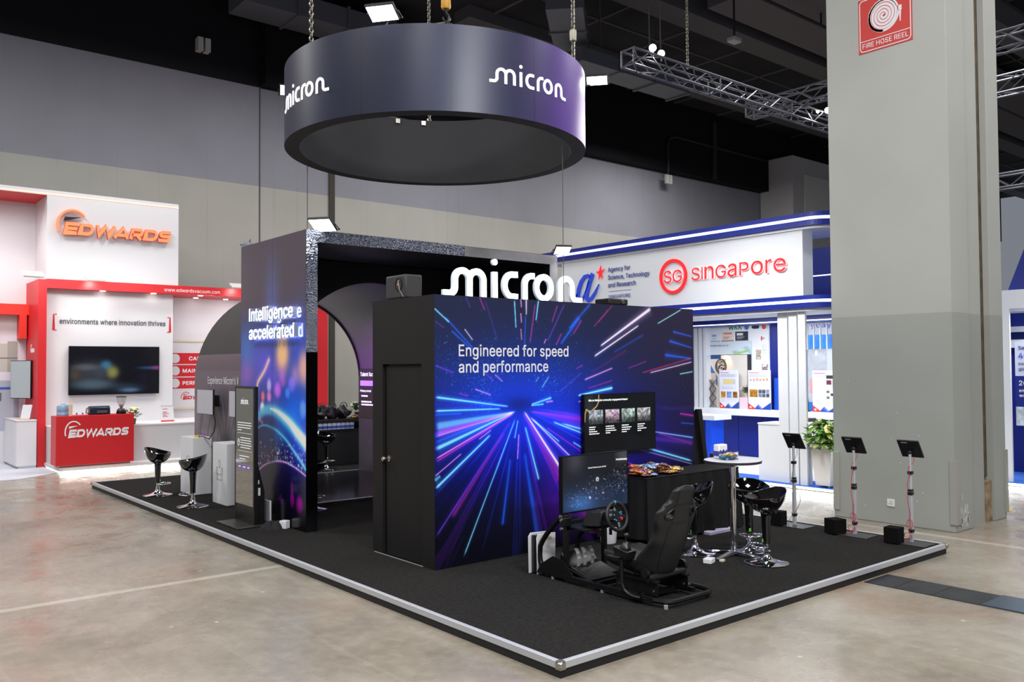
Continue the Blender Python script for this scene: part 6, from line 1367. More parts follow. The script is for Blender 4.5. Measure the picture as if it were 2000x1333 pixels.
# ================================================================== TABLET STANDS
TBK = mat('tablet_black', (22, 22, 24), 0.45); STE = mat('stand_plate', (84, 86, 88), 0.35, 0.6)
def tablet_stand(label, x, y, wire, rz):
    t = thing('tablet_stand', label, 'tablet stand', (x, y, PZ), rz, 'tablet stands along the platform edge')
    part('base_plate', MB().box(-0.17, -0.22, 0, 0.12, 0.22, 0.008), STE, t, bevel=0.002)
    part('lower_pole', MB().box(-0.022, -0.018, 0.008, 0.022, 0.018, 0.60), ALU, t, bevel=0.003)
    part('upper_pole', MB().cyl((0, 0, 0.60), (0, 0, 1.02), 0.016, n=16), ALU, t, smooth=40)
    part('collar', MB().box(-0.026, -0.022, 0.585, 0.026, 0.022, 0.61), TBK, t, bevel=0.003)
    for z in (0.12, 0.545, 0.78): part('strap', MB().box(-0.027, -0.023, z, 0.027, 0.023, z+0.035), TBK, t)
    part('ball_joint', MB().sphere((0, 0, 1.03), 0.026, 14, 10), TBK, t, smooth=60)
    M = Matrix.Translation((0.01, 0, 1.07)) @ Matrix.Rotation(math.radians(55), 4, 'Y')
    tb = part('tablet', MB().box(-0.12, -0.125, -0.008, 0.12, 0.125, 0.012, M), TBK, t, bevel=0.005)
    part('tablet_screen', MB().box(-0.108, -0.114, 0.012, 0.108, 0.114, 0.013, M), mat('tablet_glass', (30, 34, 42), 0.05), tb, world=False)
    part('back_label', MB().box(-0.10, 0.01, -0.0095, -0.085, 0.08, -0.008, M), mat('back_print', (150, 150, 156), 0.5), tb)
    if wire == 'red':
        rw = mat('red_wire', (206, 50, 66), 0.5)
        P = [(0.03, -0.03, 0.97), (0.02, -0.03, 0.92), (-0.03, 0.01, 0.85), (-0.028, 0.0, 0.78), (-0.04, 0.015, 0.68), (-0.045, 0.02, 0.5), (-0.03, 0.0, 0.35), (-0.035, 0.0, 0.27)]
        P += [(-0.035, 0.035*math.sin(a), 0.22+0.05*math.cos(a)) for a in [2*PI*k/12 for k in range(13)]]
        P += [(-0.032, 0, 0.14)]+[(-0.04, 0.02+0.045*math.sin(a), 0.085+0.035*math.cos(a)) for a in [2*PI*k/12 for k in range(11)]]+[(-0.05, 0.04, 0.02), (-0.08, 0.08, 0.014)]
    else:
        rw = mat('grey_wire', (120, 122, 124), 0.5)
        P = [(0.03, -0.03, 0.97), (0.0, -0.05, 0.90), (-0.02, -0.02, 0.84), (-0.03, 0.01, 0.6), (-0.02, -0.02, 0.5), (0.0, -0.07, 0.42), (0.0, -0.09, 0.32), (-0.01, -0.05, 0.22), (-0.04, 0.03, 0.10), (-0.06, 0.06, 0.014)]
    part('wire', MB().tube(P, 0.0036, 6), rw, t, smooth=60)
    return t
tablet_stand('tablet stand with plain grey wire beside the planter', 5.69, 1.76, 'grey', 0.0)
tablet_stand('second tablet stand from the planter, with a looped red wire', 5.70, 0.955, 'red', 0.05)
tablet_stand('tablet stand with red wire nearest the platform corner', 5.735, 0.29, 'red', 0.0)
for x, y, a, s, lab in ((5.57, 1.90, 0.10, 0.15, 'black foam cube at the foot of the tablet stand by the planter'), (5.60, 1.14, -0.35, 0.18, 'black foam cube turned askew at the second tablet stand'), (5.60, 0.42, 0.05, 0.165, 'black foam cube at the tablet stand nearest the platform corner')):
    own('foam_cube', MB().box(-s*0.5, -s*0.5, 0, s*0.5, s*0.5, 0.175), mat('black_foam', (17, 17, 18), 0.95, spec=0.1, bump=(160, 0.4)), lab, 'cube', 'black cubes at the tablet stands', bevel=0.004, loc=(x-0.02, y, PZ+0.008), rz=a)
# ================================================================== RACING RIG
rg = thing('racing_rig', 'black racing simulator rig with bucket seat, wheel and pedals', 'racing simulator', (1.82, 1.05, PZ))
RM = mat('rig_steel', (20, 20, 21), 0.4, 0.3, spec=0.5); LEA = mat('black_leatherette', (30, 30, 32), 0.45, spec=0.4, bump=(90, 0.05)); FAB = mat('black_seat_fabric', (19, 19, 20), 0.8, bump=(200, 0.15))
PLS = mat('rig_plastic', (18, 18, 19), 0.35)
Z = PZ
def rtube(q, pts, r=0.02, n=8): return q.tube(pts, r, n)
def bend(p0, p1, p2, k=6):
    return [tuple((1-t)**2*p0[i]+2*(1-t)*t*p1[i]+t*t*p2[i] for i in range(3)) for t in [j/k for j in range(k+1)]]
fr = MB()
zr = Z+0.05
loop = bend((1.54, 0.62, zr), (1.54, 0.36, zr), (1.66, 0.36, zr))+bend((2.08, 0.36, zr), (2.20, 0.36, zr), (2.20, 0.52, zr))+bend((2.20, 0.60, zr), (2.20, 0.66, zr), (2.10, 0.66, zr))
rtube(fr, loop, 0.024)
for x in (1.54, 2.08): fr.box(x-0.02, 0.5, Z+0.03, x+0.02, 1.80, Z+0.07)
fr.box(1.54, 0.64, Z+0.03, 2.12, 0.68, Z+0.07).box(1.54, 1.18, Z+0.03, 2.08, 1.22, Z+0.07).box(1.54, 1.74, Z+0.03, 2.08, 1.78, Z+0.07)
part('base_frame', fr, RM, rg, world=True, smooth=40)
feet = MB()
for x, y in ((1.56, 0.38), (2.19, 0.46), (1.54, 1.10), (1.54, 1.76), (2.08, 1.76)): part('levelling_foot', MB().cyl((x, y, Z), (x, y, Z+0.03), 0.018, n=12), mat('foot_grey', (150, 148, 140), 0.5), rg, world=True, smooth=40)
for x in (1.585, 2.10):
    u = MB().box(x-0.022, 1.60, Z+0.05, x+0.022, 1.645, Z+0.62)
    part('upright', u, RM, rg, world=True, bevel=0.003)
    b = bend((x-0.03, 1.66, Z+0.60), (x-0.03, 1.90, Z+0.40), (x-0.03, 1.96, Z+0.28), 5)+bend((x-0.03, 1.97, Z+0.20), (x-0.03, 1.97, Z+0.03), (x-0.03, 1.76, Z+0.03), 6)
    part('bent_brace', MB().tube(b, 0.026, 8), RM, rg, world=True, smooth=60)
    part('clamp', MB().box(x-0.045, 1.59, Z+0.52, x+0.045, 1.67, Z+0.60), RM, rg, world=True, bevel=0.006)
    for zz in (0.50, 0.58): part('clamp_bolt', MB().cyl((x-0.05, 1.62, Z+zz), (x-0.075, 1.62, Z+zz), 0.014, n=8), mat('bolt_steel', (150, 148, 144), 0.3, 0.9), rg, world=True)
part('side_plate', MB().prism([(1.42, Z+0.03), (1.98, Z+0.03), (1.92, Z+0.12), (1.75, Z+0.22), (1.60, Z+0.20)], frame((1.53, 0, 0), (0, 1, 0), (1, 0, 0)), -0.006, 0.0), RM, rg, world=True)
wt = part('wheel_platform', MB().box(1.60, 1.36, Z+0.50, 2.09, 1.62, Z+0.515).box(1.62, 1.30, Z+0.485, 1.66, 1.64, Z+0.50).box(2.03, 1.30, Z+0.485, 2.07, 1.64, Z+0.50).box(1.57, 1.60, Z+0.48, 2.11, 1.64, Z+0.52), RM, rg, world=True, bevel=0.002)
# wheel base and wheel
wb_ = part('wheel_base', MB().add([(1.68, 1.27, 0.655), (1.96, 1.27, 0.655), (1.98, 1.50, 0.632), (1.66, 1.50, 0.632), (1.72, 1.27, 0.80), (1.92, 1.27, 0.80), (1.93, 1.47, 0.775), (1.71, 1.47, 0.775)], [(0, 3, 2, 1), (4, 5, 6, 7), (0, 1, 5, 4), (1, 2, 6, 5), (2, 3, 7, 6), (3, 0, 4, 7)]).cyl((1.815, 1.28, 0.735), (1.81, 1.21, 0.745), 0.06, 0.045, 20), PLS, rg, world=True, bevel=0.012)
WM = Matrix.Translation((1.81, 1.17, 0.755)) @ Matrix.Rotation(math.radians(-14), 4, 'X') @ frame((0, 0, 0), (1, 0, 0), (0, -1, 0))
WR = 0.128
wl = part('steering_wheel', MB().tube([WM @ Vector((WR*math.cos(a), WR*math.sin(a), 0)) for a in [2*PI*k/48 for k in range(48)]], 0.0165, 12, closed=True), mat('wheel_leather', (24, 24, 25), 0.55), rg, world=True, smooth=60)
part('wheel_mark', MB().tube([WM @ Vector((WR*math.cos(a), WR*math.sin(a), 0)) for a in [PI/2-0.06+0.03*k for k in range(5)]], 0.0175, 12), mat('wheel_blue', (50, 150, 200), 0.5), wl, world=True, smooth=60)
sp = MB()
for pts in ([(-0.115, 0.0), (-0.045, 0.02), (-0.045, -0.03), (-0.115, -0.02)], [(0.115, 0.0), (0.045, 0.02), (0.045, -0.03), (0.115, -0.02)], [(-0.03, -0.03), (0.03, -0.03), (0.018, -0.118), (-0.018, -0.118)]): sp.prism(pts, WM, -0.004, 0.006)
sp.prism([(0.062*math.cos(2*PI*k/24), 0.052*math.sin(2*PI*k/24)) for k in range(24)], WM, -0.02, 0.012)
part('wheel_hub', sp, PLS, wl, world=True)
part('wheel_dial', MB().cyl(WM @ Vector((0.034, -0.024, 0.012)), WM @ Vector((0.034, -0.024, 0.026)), 0.014, n=16), mat('dial_red', (196, 40, 44), 0.4), wl, world=True, smooth=40)
for u, v in ((-0.045, 0.015), (-0.05, -0.025), (-0.03, -0.035), (0.03, 0.03), (0.045, 0.015), (0.05, 0.035)): part('wheel_button', MB().cyl(WM @ Vector((u, v, 0.006)), WM @ Vector((u, v, 0.016)), 0.006, n=10), mat('button_blue', (60, 160, 210), 0.4, emit=(40, 140, 200), es=0.2), wl, world=True)
part('wheel_pad', MB().prism([(-0.013, -0.055), (0.013, -0.055), (0.010, -0.10), (-0.010, -0.10)], WM, 0.006, 0.009), mat('brushed_plate', (190, 190, 194), 0.3, 0.9), wl, world=True)
part('shift_paddle', MB().prism([(-0.01, 0.05), (0.01, 0.05), (0.005, 0.085), (-0.008, 0.085)], WM, -0.015, -0.01).prism([(-0.075, 0.0), (-0.05, 0.0), (-0.05, 0.03), (-0.085, 0.03)], WM, -0.016, -0.012).prism([(0.075, 0.0), (0.05, 0.0), (0.05, 0.03), (0.085, 0.03)], WM, -0.016, -0.012), mat('brushed_plate'), wl, world=True)
for u in (0.02, -0.03): part('clamp_knob', MB().cyl((1.83+u*3, 1.33, Z+0.44), (1.83+u*3, 1.33, Z+0.50), 0.016, n=10), PLS, rg, world=True)
# pedals on a tilted tray
PM = Matrix.Translation((1.815, 1.34, Z+0.06)) @ Matrix.Rotation(math.radians(13), 4, 'X')
pt = part('pedal_tray', MB().box(-0.23, -0.02, -0.012, 0.23, 0.40, 0.0, PM), RM, rg, world=True)
pb = part('pedal_base', MB().prism([(0.0, 0.0), (0.30, 0.02), (0.42, 0.10), (0.44, 0.0)], PM @ frame((0, 0, 0), (0, 1, 0), (1, 0, 0)), -0.20, 0.20), PLS, rg, world=True, bevel=0.01)
g = MB()
for i in range(9):
    for j in range(5): g.add([(-0.15+0.0375*i+0.012*s, 0.035+0.028*j+0.008*t, 0.012+0.0018*j) for s, t in ((-1, 0), (0, -1), (1, 0), (0, 1))], [(0, 1, 2, 3)], PM)
part('foot_rest_grip', g, mat('grip_rubber', (44, 44, 46), 0.7), pb, world=True)
SIL = mat('pedal_steel', (196, 194, 190), 0.3, 0.45)
for k, u in enumerate((-0.125, -0.04, 0.06)):
    pd = MB()
    cur = bend((u, 0.245, 0.085), (u, 0.26, 0.145), (u, 0.31, 0.17), 6)
    for p, n_ in zip(cur[:-1], cur[1:]):
        a, b = Vector(p), Vector(n_); wv = Vector((0.021, 0, 0)); tk = Vector((0, -0.006, 0.002))
        pd.add([PM @ x for x in (a-wv, a+wv, b+wv, b-wv, a-wv+tk, a+wv+tk, b+wv+tk, b-wv+tk)], [(0, 1, 2, 3), (4, 7, 6, 5), (0, 4, 5, 1), (1, 5, 6, 2), (2, 6, 7, 3), (3, 7, 4, 0)])
    pp = part('pedal', pd, SIL, rg, world=True)
    part('pedal_arm', MB().box(u-0.014, 0.23, 0.02, u+0.014, 0.245, 0.10, PM), SIL, pp, world=True)
    hq = MB()
    for (i, j) in ((-0.012, 0.3), (0.012, 0.3), (-0.012, 0.6), (0.012, 0.6), (0, 0.45)):
        p = Vector(cur[1]).lerp(Vector(cur[4]), j); hq.cyl(PM @ (p+Vector((i, -0.004, 0))), PM @ (p+Vector((i, -0.0125, 0.002))), 0.005, n=8)
    part('pedal_holes', hq, mat('dark_hole'), pp, world=True)
# gear shifter on its bent post
part('shifter_post', MB().tube([(1.47, 0.80, Z+0.36), (1.47, 0.80, Z+0.16)]+bend((1.47, 0.79, Z+0.14), (1.47, 0.78, Z+0.05), (1.51, 0.62, Z+0.05), 6), 0.020, 8), RM, rg, world=True, smooth=60)
shx = part('shifter_body', MB().add([(1.46, 0.73, 0.47), (1.56, 0.73, 0.47), (1.56, 0.87, 0.47), (1.46, 0.87, 0.47), (1.445, 0.71, 0.545), (1.575, 0.71, 0.545), (1.57, 0.885, 0.575), (1.45, 0.885, 0.575)], [(0, 3, 2, 1), (4, 5, 6, 7), (0, 1, 5, 4), (1, 2, 6, 5), (2, 3, 7, 6), (3, 0, 4, 7)]).box(1.41, 0.78, 0.49, 1.50, 0.93, 0.50), PLS, rg, world=True, bevel=0.012)
part('shifter_gaiter', MB().lathe([(0.05, 0.0), (0.045, 0.02), (0.030, 0.04), (0.022, 0.055), (0.010, 0.06)], (1.515, 0.79, 0.56), 18, cap=False), PLS, shx, world=True, smooth=50)
part('gear_knob', MB().cyl((1.515, 0.79, 0.60), (1.52, 0.785, 0.66), 0.008, n=10).sphere((1.52, 0.785, 0.672), 0.024, 16, 10), mat('knob_black', (22, 22, 23), 0.25), shx, world=True, smooth=60)
# seat
def tab(s, T):
    for (a, x), (b, y) in zip(T[:-1], T[1:]):
        if s <= b:
            t = (s-a)/(b-a); t = t*t*(3-2*t); return x+(y-x)*t
    return T[-1][1]
SXC = 1.80
WT = [(0, .38), (.10, .49), (.22, .51), (.36, .48), (.50, .455), (.66, .51), (.72, .51), (.80, .40), (.86, .29), (.95, .265), (.985, .21), (1.0, .06)]
DT = [(0, .05), (.06, .10), (.5, .10), (.8, .085), (.95, .085), (1.0, .02)]
BT = [(0, .15), (.2, .14), (.45, .06), (.65, .035), (.8, .025), (1.0, .01)]
def backf(a, b):
    s = b; th = 2*PI*a; w_ = tab(s, WT); d = tab(s, DT)
    cx, cy = math.cos(th), math.sin(th)
    x = w_/2*math.copysign(abs(cx)**0.55, cx); y = d/2*math.copysign(abs(cy)**0.75, cy)
    y += tab(s, BT)*abs(2*x/max(w_, 0.05))**2.2*(w_/0.5)
    yc = 0.60-0.20*s-0.03*math.sin(PI*s)-0.05*max(0.0, (s-0.65)/0.35)**1.5; zc = Z+0.20+0.815*s
    return (SXC+x, yc+y, zc+0.25*y*0.0)
bm_ = MB().grid(backf, 56, 60, True)
bm_.f.append(tuple(range(55, -1, -1))); bm_.mi.append(0); k0 = 59*56; bm_.f.append(tuple(range(k0, k0+56))); bm_.mi.append(0)
def cut(me, cutters):
    o = bpy.data.objects.new('tmp', me); COL.objects.link(o); extra = []
    for c in cutters:
        co = bpy.data.objects.new('tmpc', c); COL.objects.link(co); extra.append(co)
        md = o.modifiers.new('b', 'BOOLEAN'); md.operation = 'DIFFERENCE'; md.object = co; md.solver = 'EXACT'
    dg = bpy.context.evaluated_depsgraph_get(); out = bpy.data.meshes.new_from_object(o.evaluated_get(dg))
    for x in extra+[o]: bpy.data.objects.remove(x)
    return out
holes = []; rims = []; zc = Z+0.20+0.815*0.715
for sx in (-1, 1):
    poly = [(sx*0.175, -0.05), (sx*0.195, -0.035), (sx*0.190, -0.005), (sx*0.12, 0.040), (sx*0.105, 0.03), (sx*0.105, -0.015), (sx*0.125, -0.045)]
    Fh = frame((SXC, 0, zc), (1, 0, 0), (0, -1, 0))
    holes.append(MB().prism(poly, Fh, -1.0, 0.0).mesh('c', LEA))
    rims.append([(p[0], 0.715+p[1]/0.815) for p in poly])
me = bm_.mesh('seat_back', LEA, 50)
try:
    me2 = cut(me, holes)
    if len(me2.polygons) > 500: me = me2
except Exception as e: print('cut failed', e)
me.polygons.foreach_set('use_smooth', [True]*len(me.polygons)); me.set_sharp_from_angle(angle=math.radians(45))
sb = link('seat_back', me, rg)
seam = MB()
def bp_(x, s, off=-0.004):      # point on the rear of the backrest
    w_ = tab(s, WT); d = tab(s, DT); cx = min(abs(x)/(w_/2), 1.0)**(1/0.55); sy = math.sqrt(max(0, 1-cx*cx))
    return (SXC+x, 0.60-0.20*s-0.03*math.sin(PI*s)-0.05*max(0.0, (s-0.65)/0.35)**1.5-d/2*sy**0.75+tab(s, BT)*abs(2*x/w_)**2.2*(w_/0.5)+off, Z+0.20+0.815*s)
seam.tube([bp_(x, 0.80) for x in [-0.13+0.02*k for k in range(14)]], 0.0018, 4).tube([bp_(x, 0.60) for x in [-0.11+0.02*k for k in range(12)]], 0.0018, 4)
for sx in (-1, 1): seam.tube([bp_(sx*0.115, 0.80-0.02*k) for k in range(11)], 0.0018, 4).tube([bp_(sx*(0.10-0.0*k), 0.80+0.016*k) for k in range(11)], 0.0018, 4).tube([bp_(sx*(0.13+0.02*math.sin(k*0.3)), 0.60-0.05*k) for k in range(11)], 0.0018, 4)
for q in rims: part('harness_rim', MB().tube([bp_(x, s_, 0.0) for x, s_ in q], 0.009, 6, closed=True), PLS, sb, world=True, smooth=60)
part('seam_piping', seam, mat('seam_black', (24, 24, 26), 0.5), sb, world=True)
def cushf(a, b):
    th = 2*PI*a; cx, cy = math.cos(th), math.sin(th); w_ = tab(b, [(0, .30), (.06, .46), (.5, .50), (.92, .48), (1, .36)]); d = tab(b, [(0, .05), (.08, .13), (.9, .12), (1, .04)])
    x = w_/2*math.copysign(abs(cx)**0.5, cx); z = d/2*math.copysign(abs(cy)**0.6, cy)
    z += 0.075*abs(2*x/w_)**3
    return (SXC+x, 0.62+0.52*b, Z+0.235+0.055*b+z)
cu_ = MB().grid(cushf, 44, 26, True); cu_.f += [tuple(range(43, -1, -1)), tuple(range(25*44, 26*44))]; cu_.mi += [0, 0]
part('seat_cushion', cu_, FAB, rg, world=True, smooth=55)
part('cushion_panel', MB().grid(lambda a, b: (SXC-0.12+0.24*a, 0.72+0.38*b, Z+0.235+0.055*(0.2+0.75*b)+0.066+0.004*math.sin(PI*a)), 8, 8), LEA, rg, world=True, smooth=50)
for x in (1.60, 2.00):
    part('seat_bracket', MB().box(x-0.006, 0.50, Z+0.07, x+0.006, 0.98, Z+0.19).box(x-0.03, 0.50, Z+0.185, x+0.03, 1.0, Z+0.20), RM, rg, world=True)
    for y in (0.54, 0.94): part('bracket_bolt', MB().cyl((x-0.012, y, Z+0.11), (x+0.012, y, Z+0.11), 0.010, n=8), mat('bolt_brass', (150, 136, 96), 0.35, 0.8), rg, world=True)
part('recline_tube', MB().cyl((1.56, 0.58, Z+0.215), (2.04, 0.58, Z+0.215), 0.034, n=14).cyl((2.03, 0.60, Z+0.26), (2.06, 0.60, Z+0.26), 0.05, n=18).cyl((1.54, 0.60, Z+0.26), (1.57, 0.60, Z+0.26), 0.04, n=18), PLS, rg, world=True, smooth=40)
# screen stand and television
part('screen_pole', MB().box(1.85, 1.92, Z+0.04, 1.89, 1.96, 1.05).box(1.54, 1.92, Z+0.03, 2.10, 1.96, Z+0.06).box(1.60, 1.66, Z+0.52, 2.08, 1.70, Z+0.55).box(1.85, 1.68, Z+0.52, 1.89, 1.94, Z+0.55), RM, rg, world=True)
part('screen_bracket', MB().box(1.82, 1.885, 0.82, 2.40, 1.93, 1.12), RM, rg, world=True)
def tv_game(U, V):
    C = np.zeros(U.shape+(3,)); t = V/0.55
    C += mix(np.array([30, 46, 74.]), np.array([20, 24, 32.]), ss(t, 0.2, 0.75)[..., None])
    C += (np.exp(-((U-0.25)/0.2)**2-((V-0.06)/0.1)**2))[..., None]*np.array([30, 60, 100.])
    C += (np.exp(-((U-0.17)/0.13)**2)*ss(t, 0.5, 0.9))[..., None]*np.array([44, 40, 44.])
    C += (np.exp(-((U-0.87)/0.12)**2)*ss(t, 0.72, 0.9)*(U > 0.74))[..., None]*np.array([52, 52, 50.])
    C += ((U > 0.76) & (np.abs(V-0.47+0.03*(U-0.76)) < 0.008))[..., None]*np.array([190, 180, 160.])
    r = np.random.default_rng(9)
    for k in range(300):
        u = 0.02+0.94*r.random()**0.75; v = 0.08+0.10*u+0.28*u*r.random()+r.normal(0, 0.06)
        s = 0.0015+0.003*r.random()**3 if k > 12 else 0.006+0.004*r.random()
        m_ = ((U-u)**2+(V-v)**2) < (3*s+0.002)**2
        if m_.any():
            g = np.exp(-(((U[m_]-u)**2+(V[m_]-v)**2)/(s+0.0012)**2))*(0.3+0.6*r.random())
            C[m_] += g[:, None]*np.array([220, 180, 150.])
    d = np.hypot(U-0.485, V-0.29)
    C = np.where((d < 0.022)[..., None], np.array([220, 232, 240.]), C)
    C = np.where(((d < 0.014) & (np.abs(U-0.485) < 0.004))[..., None], np.array([70, 110, 130.]), C)
    C = np.where(((d < 0.014) & (np.abs(V-0.283) < 0.004))[..., None], np.array([70, 110, 130.]), C)
    return C
TV2 = fY(1.735, 1.835, 0.69)
tg = television('television', 'television showing golden sparks, held up behind the steering wheel', TV2, 0.945, 0.572, tv_game, 0.05, 400, 232, 0.85)
text('caption', 'Press the PS button on your controller', TV2 @ Matrix.Translation((0.36, 0.425, 0.0018)), WS, tg, width=0.26, height=0.014, depth=0.0005)

# game console standing upright
gc = thing('game_console', 'upright white game console with dark core on the carpet', 'game console', (1.64, 2.02, PZ))
CW = mat('console_white', (206, 206, 208), 0.45)
def fin(y, th, k):
    q = MB(); P = []
    pts = [(1.515+k, 0.0), (1.765, 0.005), (1.772, 0.385), (1.535+k*0.5, 0.395), (1.510+k, 0.36)]
    q.prism(pts, frame((0, y, PZ), (1, 0, 0), (0, -1, 0)), 0, th); return q
part('side_plate', fin(1.985, 0.010, 0.012), CW, gc, world=True, bevel=0.004)
part('side_plate', fin(2.085, 0.010, -0.01), CW, gc, world=True, bevel=0.004)
part('core', MB().box(1.535, 1.985, PZ+0.004, 1.755, 2.075, PZ+0.375), mat('console_core', (18, 20, 30), 0.25), gc, world=True, bevel=0.01)
part('disc_slot', MB().box(1.572, 1.9735, PZ+0.04, 1.580, 1.9748, PZ+0.17), mat('dark_hole'), gc, world=True)
part('tape_patch', MB().box(1.655, 1.9735, PZ+0.325, 1.715, 1.9748, PZ+0.355), mat('masking_tape', (176, 164, 130), 0.7), gc, world=True)
# ================================================================== RED AND WHITE BOOTH
RED = mat('booth_red', (208, 30, 38), 0.45); BW = mat('booth_white', (218, 216, 219), 0.55); GREYF = mat('booth_grey', (206, 206, 210), 0.55)
GREYC = mat('pale_grey_carpet', (196, 200, 210), 0.95, noise=(30, 0.06)); BTX = mat('print_dark', (44, 50, 60), 0.5); WTX = mat('print_white', (240, 238, 240), 0.5)
eb = thing('red_white_booth', 'white booth with red post and beam and orange lit lettering', 'booth', (1.5, 16.8, 0))
part('raised_base', MB().box(0.08, 15.36, 0.03, 7.0, 18.6, 0.10).box(0.14, 15.42, 0.0, 7.0, 18.6, 0.03), BW, eb, world=True)
LED = mat('white_led', (255, 255, 250), 0.4, emit=(250, 255, 240), es=4.0)
part('base_light', MB().box(0.14, 15.375, 0.012, 7.0, 15.40, 0.028).box(0.095, 15.40, 0.012, 0.11, 16.7, 0.028), LED, eb, world=True)
part('carpet', MB().add([(-3.0, 14.75, 0), (-0.75, 14.75, 0), (0.07, 15.42, 0), (0.07, 18.1, 0), (-3, 18.1, 0), (-3.0, 14.75, 0.008), (-0.75, 14.75, 0.008), (0.07, 15.42, 0.008), (0.07, 18.1, 0.008), (-3, 18.1, 0.008)], [(4, 3, 2, 1, 0), (5, 6, 7, 8, 9), (0, 1, 6, 5), (1, 2, 7, 6), (2, 3, 8, 7), (3, 4, 9, 8), (4, 0, 5, 9)]), GREYC, eb, world=True)
part('red_post', MB().box(-0.063, 16.78, 0.008, 0.105, 18.1, 4.15), RED, eb, world=True)
part('red_beam', MB().box(0.105, 16.78, 3.965, 7.0, 17.08, 4.17).box(2.94, 17.08, 3.965, 7.0, 18.0, 4.10), RED, eb, world=True)
part('screen_wall', MB().box(0.105, 17.06, 0.10, 2.93, 17.30, 4.17), BW, eb, world=True)
part('rear_wall', MB().box(2.93, 17.95, 0.10, 7.0, 18.05, 4.0), BW, eb, world=True)
part('sign_panel', MB().box(0.105, 16.85, 4.17, 2.985, 18.1, 6.045).box(-3.0, 16.85, 6.045, 2.985, 18.1, 6.165), BW, eb, world=True)
part('red_soffit', MB().box(-3.0, 16.86, 6.035, 0.10, 18.1, 6.045), RED, eb, world=True)
part('red_end_panel', MB().box(6.9, 17.9, 1.05, 7.55, 18.0, 4.0), RED, eb, world=True)
part('back_panel', MB().box(-3.0, 18.1, 0, 2.93, 18.2, 6.045), BW, eb, world=True)
part('sign_light_strip', MB().box(-3.0, 16.842, 6.06, 2.985, 16.85, 6.085), mat('coral_led', (255, 190, 170), 0.5, emit=(255, 150, 120), es=1.6), eb, world=True)
part('red_frame', MB().box(-3.0, 17.8, 3.405, -0.045, 18.1, 3.65).box(-0.25, 17.8, 2.86, -0.10, 18.1, 3.405), mat('booth_orange_red', (226, 48, 34), 0.45), eb, world=True)
dl = mat('downlight_lens', (255, 255, 255), 0.4, emit=(255, 252, 245), es=8.0)
for x, y in ((1.29, 16.92), (2.43, 16.92), (3.55, 16.92), (3.71, 17.7), (4.49, 17.7)):
    part('downlight', MB().cyl((x, y, 3.964), (x, y, 3.955), 0.06, n=16), dl, eb, world=True)
# lettering: word with an arc and a dark wing over its first letter
def wide_word():
    """strokes of a wide, heavy capital word: list of paths in units of the cap height, and its length."""
    D = [(0.12, 0.12), (0.12, 0.88), (0.70, 0.88)]+arc(0.72, 0.5, 0.40, 0.38, 80, -80, 12)+[(0.70, 0.12)]
    L = [([([(1.15, 0.88), (0.12, 0.88), (0.12, 0.12), (1.15, 0.12)], 0), ([(0.12, 0.5), (1.08, 0.5)], 0)], 1.15), ([(D, 1)], 1.22),
         ([([(0.10, 1.0), (0.40, 0.06), (0.86, 0.94), (1.26, 0.06), (1.68, 1.0)], 0)], 1.62), ([([(0.06, 0.0), (0.68, 0.93), (1.28, 0.0)], 0), ([(0.36, 0.28), (0.98, 0.28)], 0)], 1.30),
         ([([(0.12, 0.0), (0.12, 0.88), (0.78, 0.88)]+arc(0.80, 0.65, 0.23, 0.23, 80, -80, 10)+[(0.78, 0.42), (0.12, 0.42)], 0), ([(0.60, 0.42), (1.06, 0.0)], 0)], 1.16), ([(D, 1)], 1.22),
         ([([(1.10, 0.88), (0.36, 0.88)]+arc(0.36, 0.69, 0.22, 0.19, 95, 265, 10)+[(0.80, 0.5)]+arc(0.82, 0.31, 0.22, 0.19, 85, -85, 10)+[(0.02, 0.12)], 0)], 1.08)]
    out = []; x = 0.0
    for st, w_ in L:
        out.append([([(x+p[0], p[1]) for p in P], c) for P, c in st]); x += w_+0.16
    return out, x-0.16
def edlogo(F, wd, ht, depth, m, parent, side=None, wing=None):
    letters, L = wide_word(); cap = ht*0.44; kx = wd*0.925/(L+0.25)
    for st in letters:
        q = MB()
        for si, (P, c) in enumerate(st):
            q.ribbon([(x+0.25*y, y) for x, y in P], 0.285, F @ Matrix.Translation((wd*0.055, 0, 0)) @ Matrix.Diagonal((kx, cap, 1, 1)), 0, depth+0.0012*si, closed=bool(c))
        if side is not None:
            for i in range(len(q.f)):
                zs = [(F.inverted() @ Vector(q.v[k])).z for k in q.f[i]]
                q.mi[i] = 0 if max(zs)-min(zs) < 1e-5 else 1
        part('letter', q, [m, side] if side is not None else m, parent, world=True)
    part('logo_arc', MB().ribbon(arc(wd*0.135, ht*0.30, wd*0.125, ht*0.62, 200, 40, 22), ht*0.07, F, 0, depth), m, parent, world=True)
    part('logo_wing', MB().prism([(wd*0.062, ht*0.50), (wd*0.20, ht*0.66), (wd*0.072, ht*0.645)], F, 0, depth), wing or m, parent, world=True)
# the sign's board rises away from the eye as a straight line, so the word simply sits level on it
edlogo(fY(0.27, 16.845, 5.20) @ Matrix.Translation((0, 0, 0.03)), 2.56, 0.60, 0.07, mat('lit_orange_letter', (255, 150, 100), 0.4, emit=(255, 110, 60), es=0.35), eb, mat('letter_red_side', (190, 40, 34), 0.4, emit=(180, 30, 20), es=0.15), mat('wing_black', (20, 20, 22), 0.4))
text('slogan', 'environments where innovation thrives', fY(0.42, 17.056, 3.19), BTX, eb, width=2.33, height=0.115, depth=0.004, bold=0.012)
for u, s in ((0.30, 1), (2.86, -1)): part('red_bracket', MB().ribbon([(u+0.06*s, 3.045), (u, 3.045), (u, 3.40), (u+0.06*s, 3.40)], 0.028, fY(0, 17.056, 0), 0, 0.004), RED, eb, world=True)
text('web_address', 'www.edwardsvacuum.com', fY(2.63, 16.778, 4.015), WTX, eb, width=1.36, height=0.085, depth=0.003)
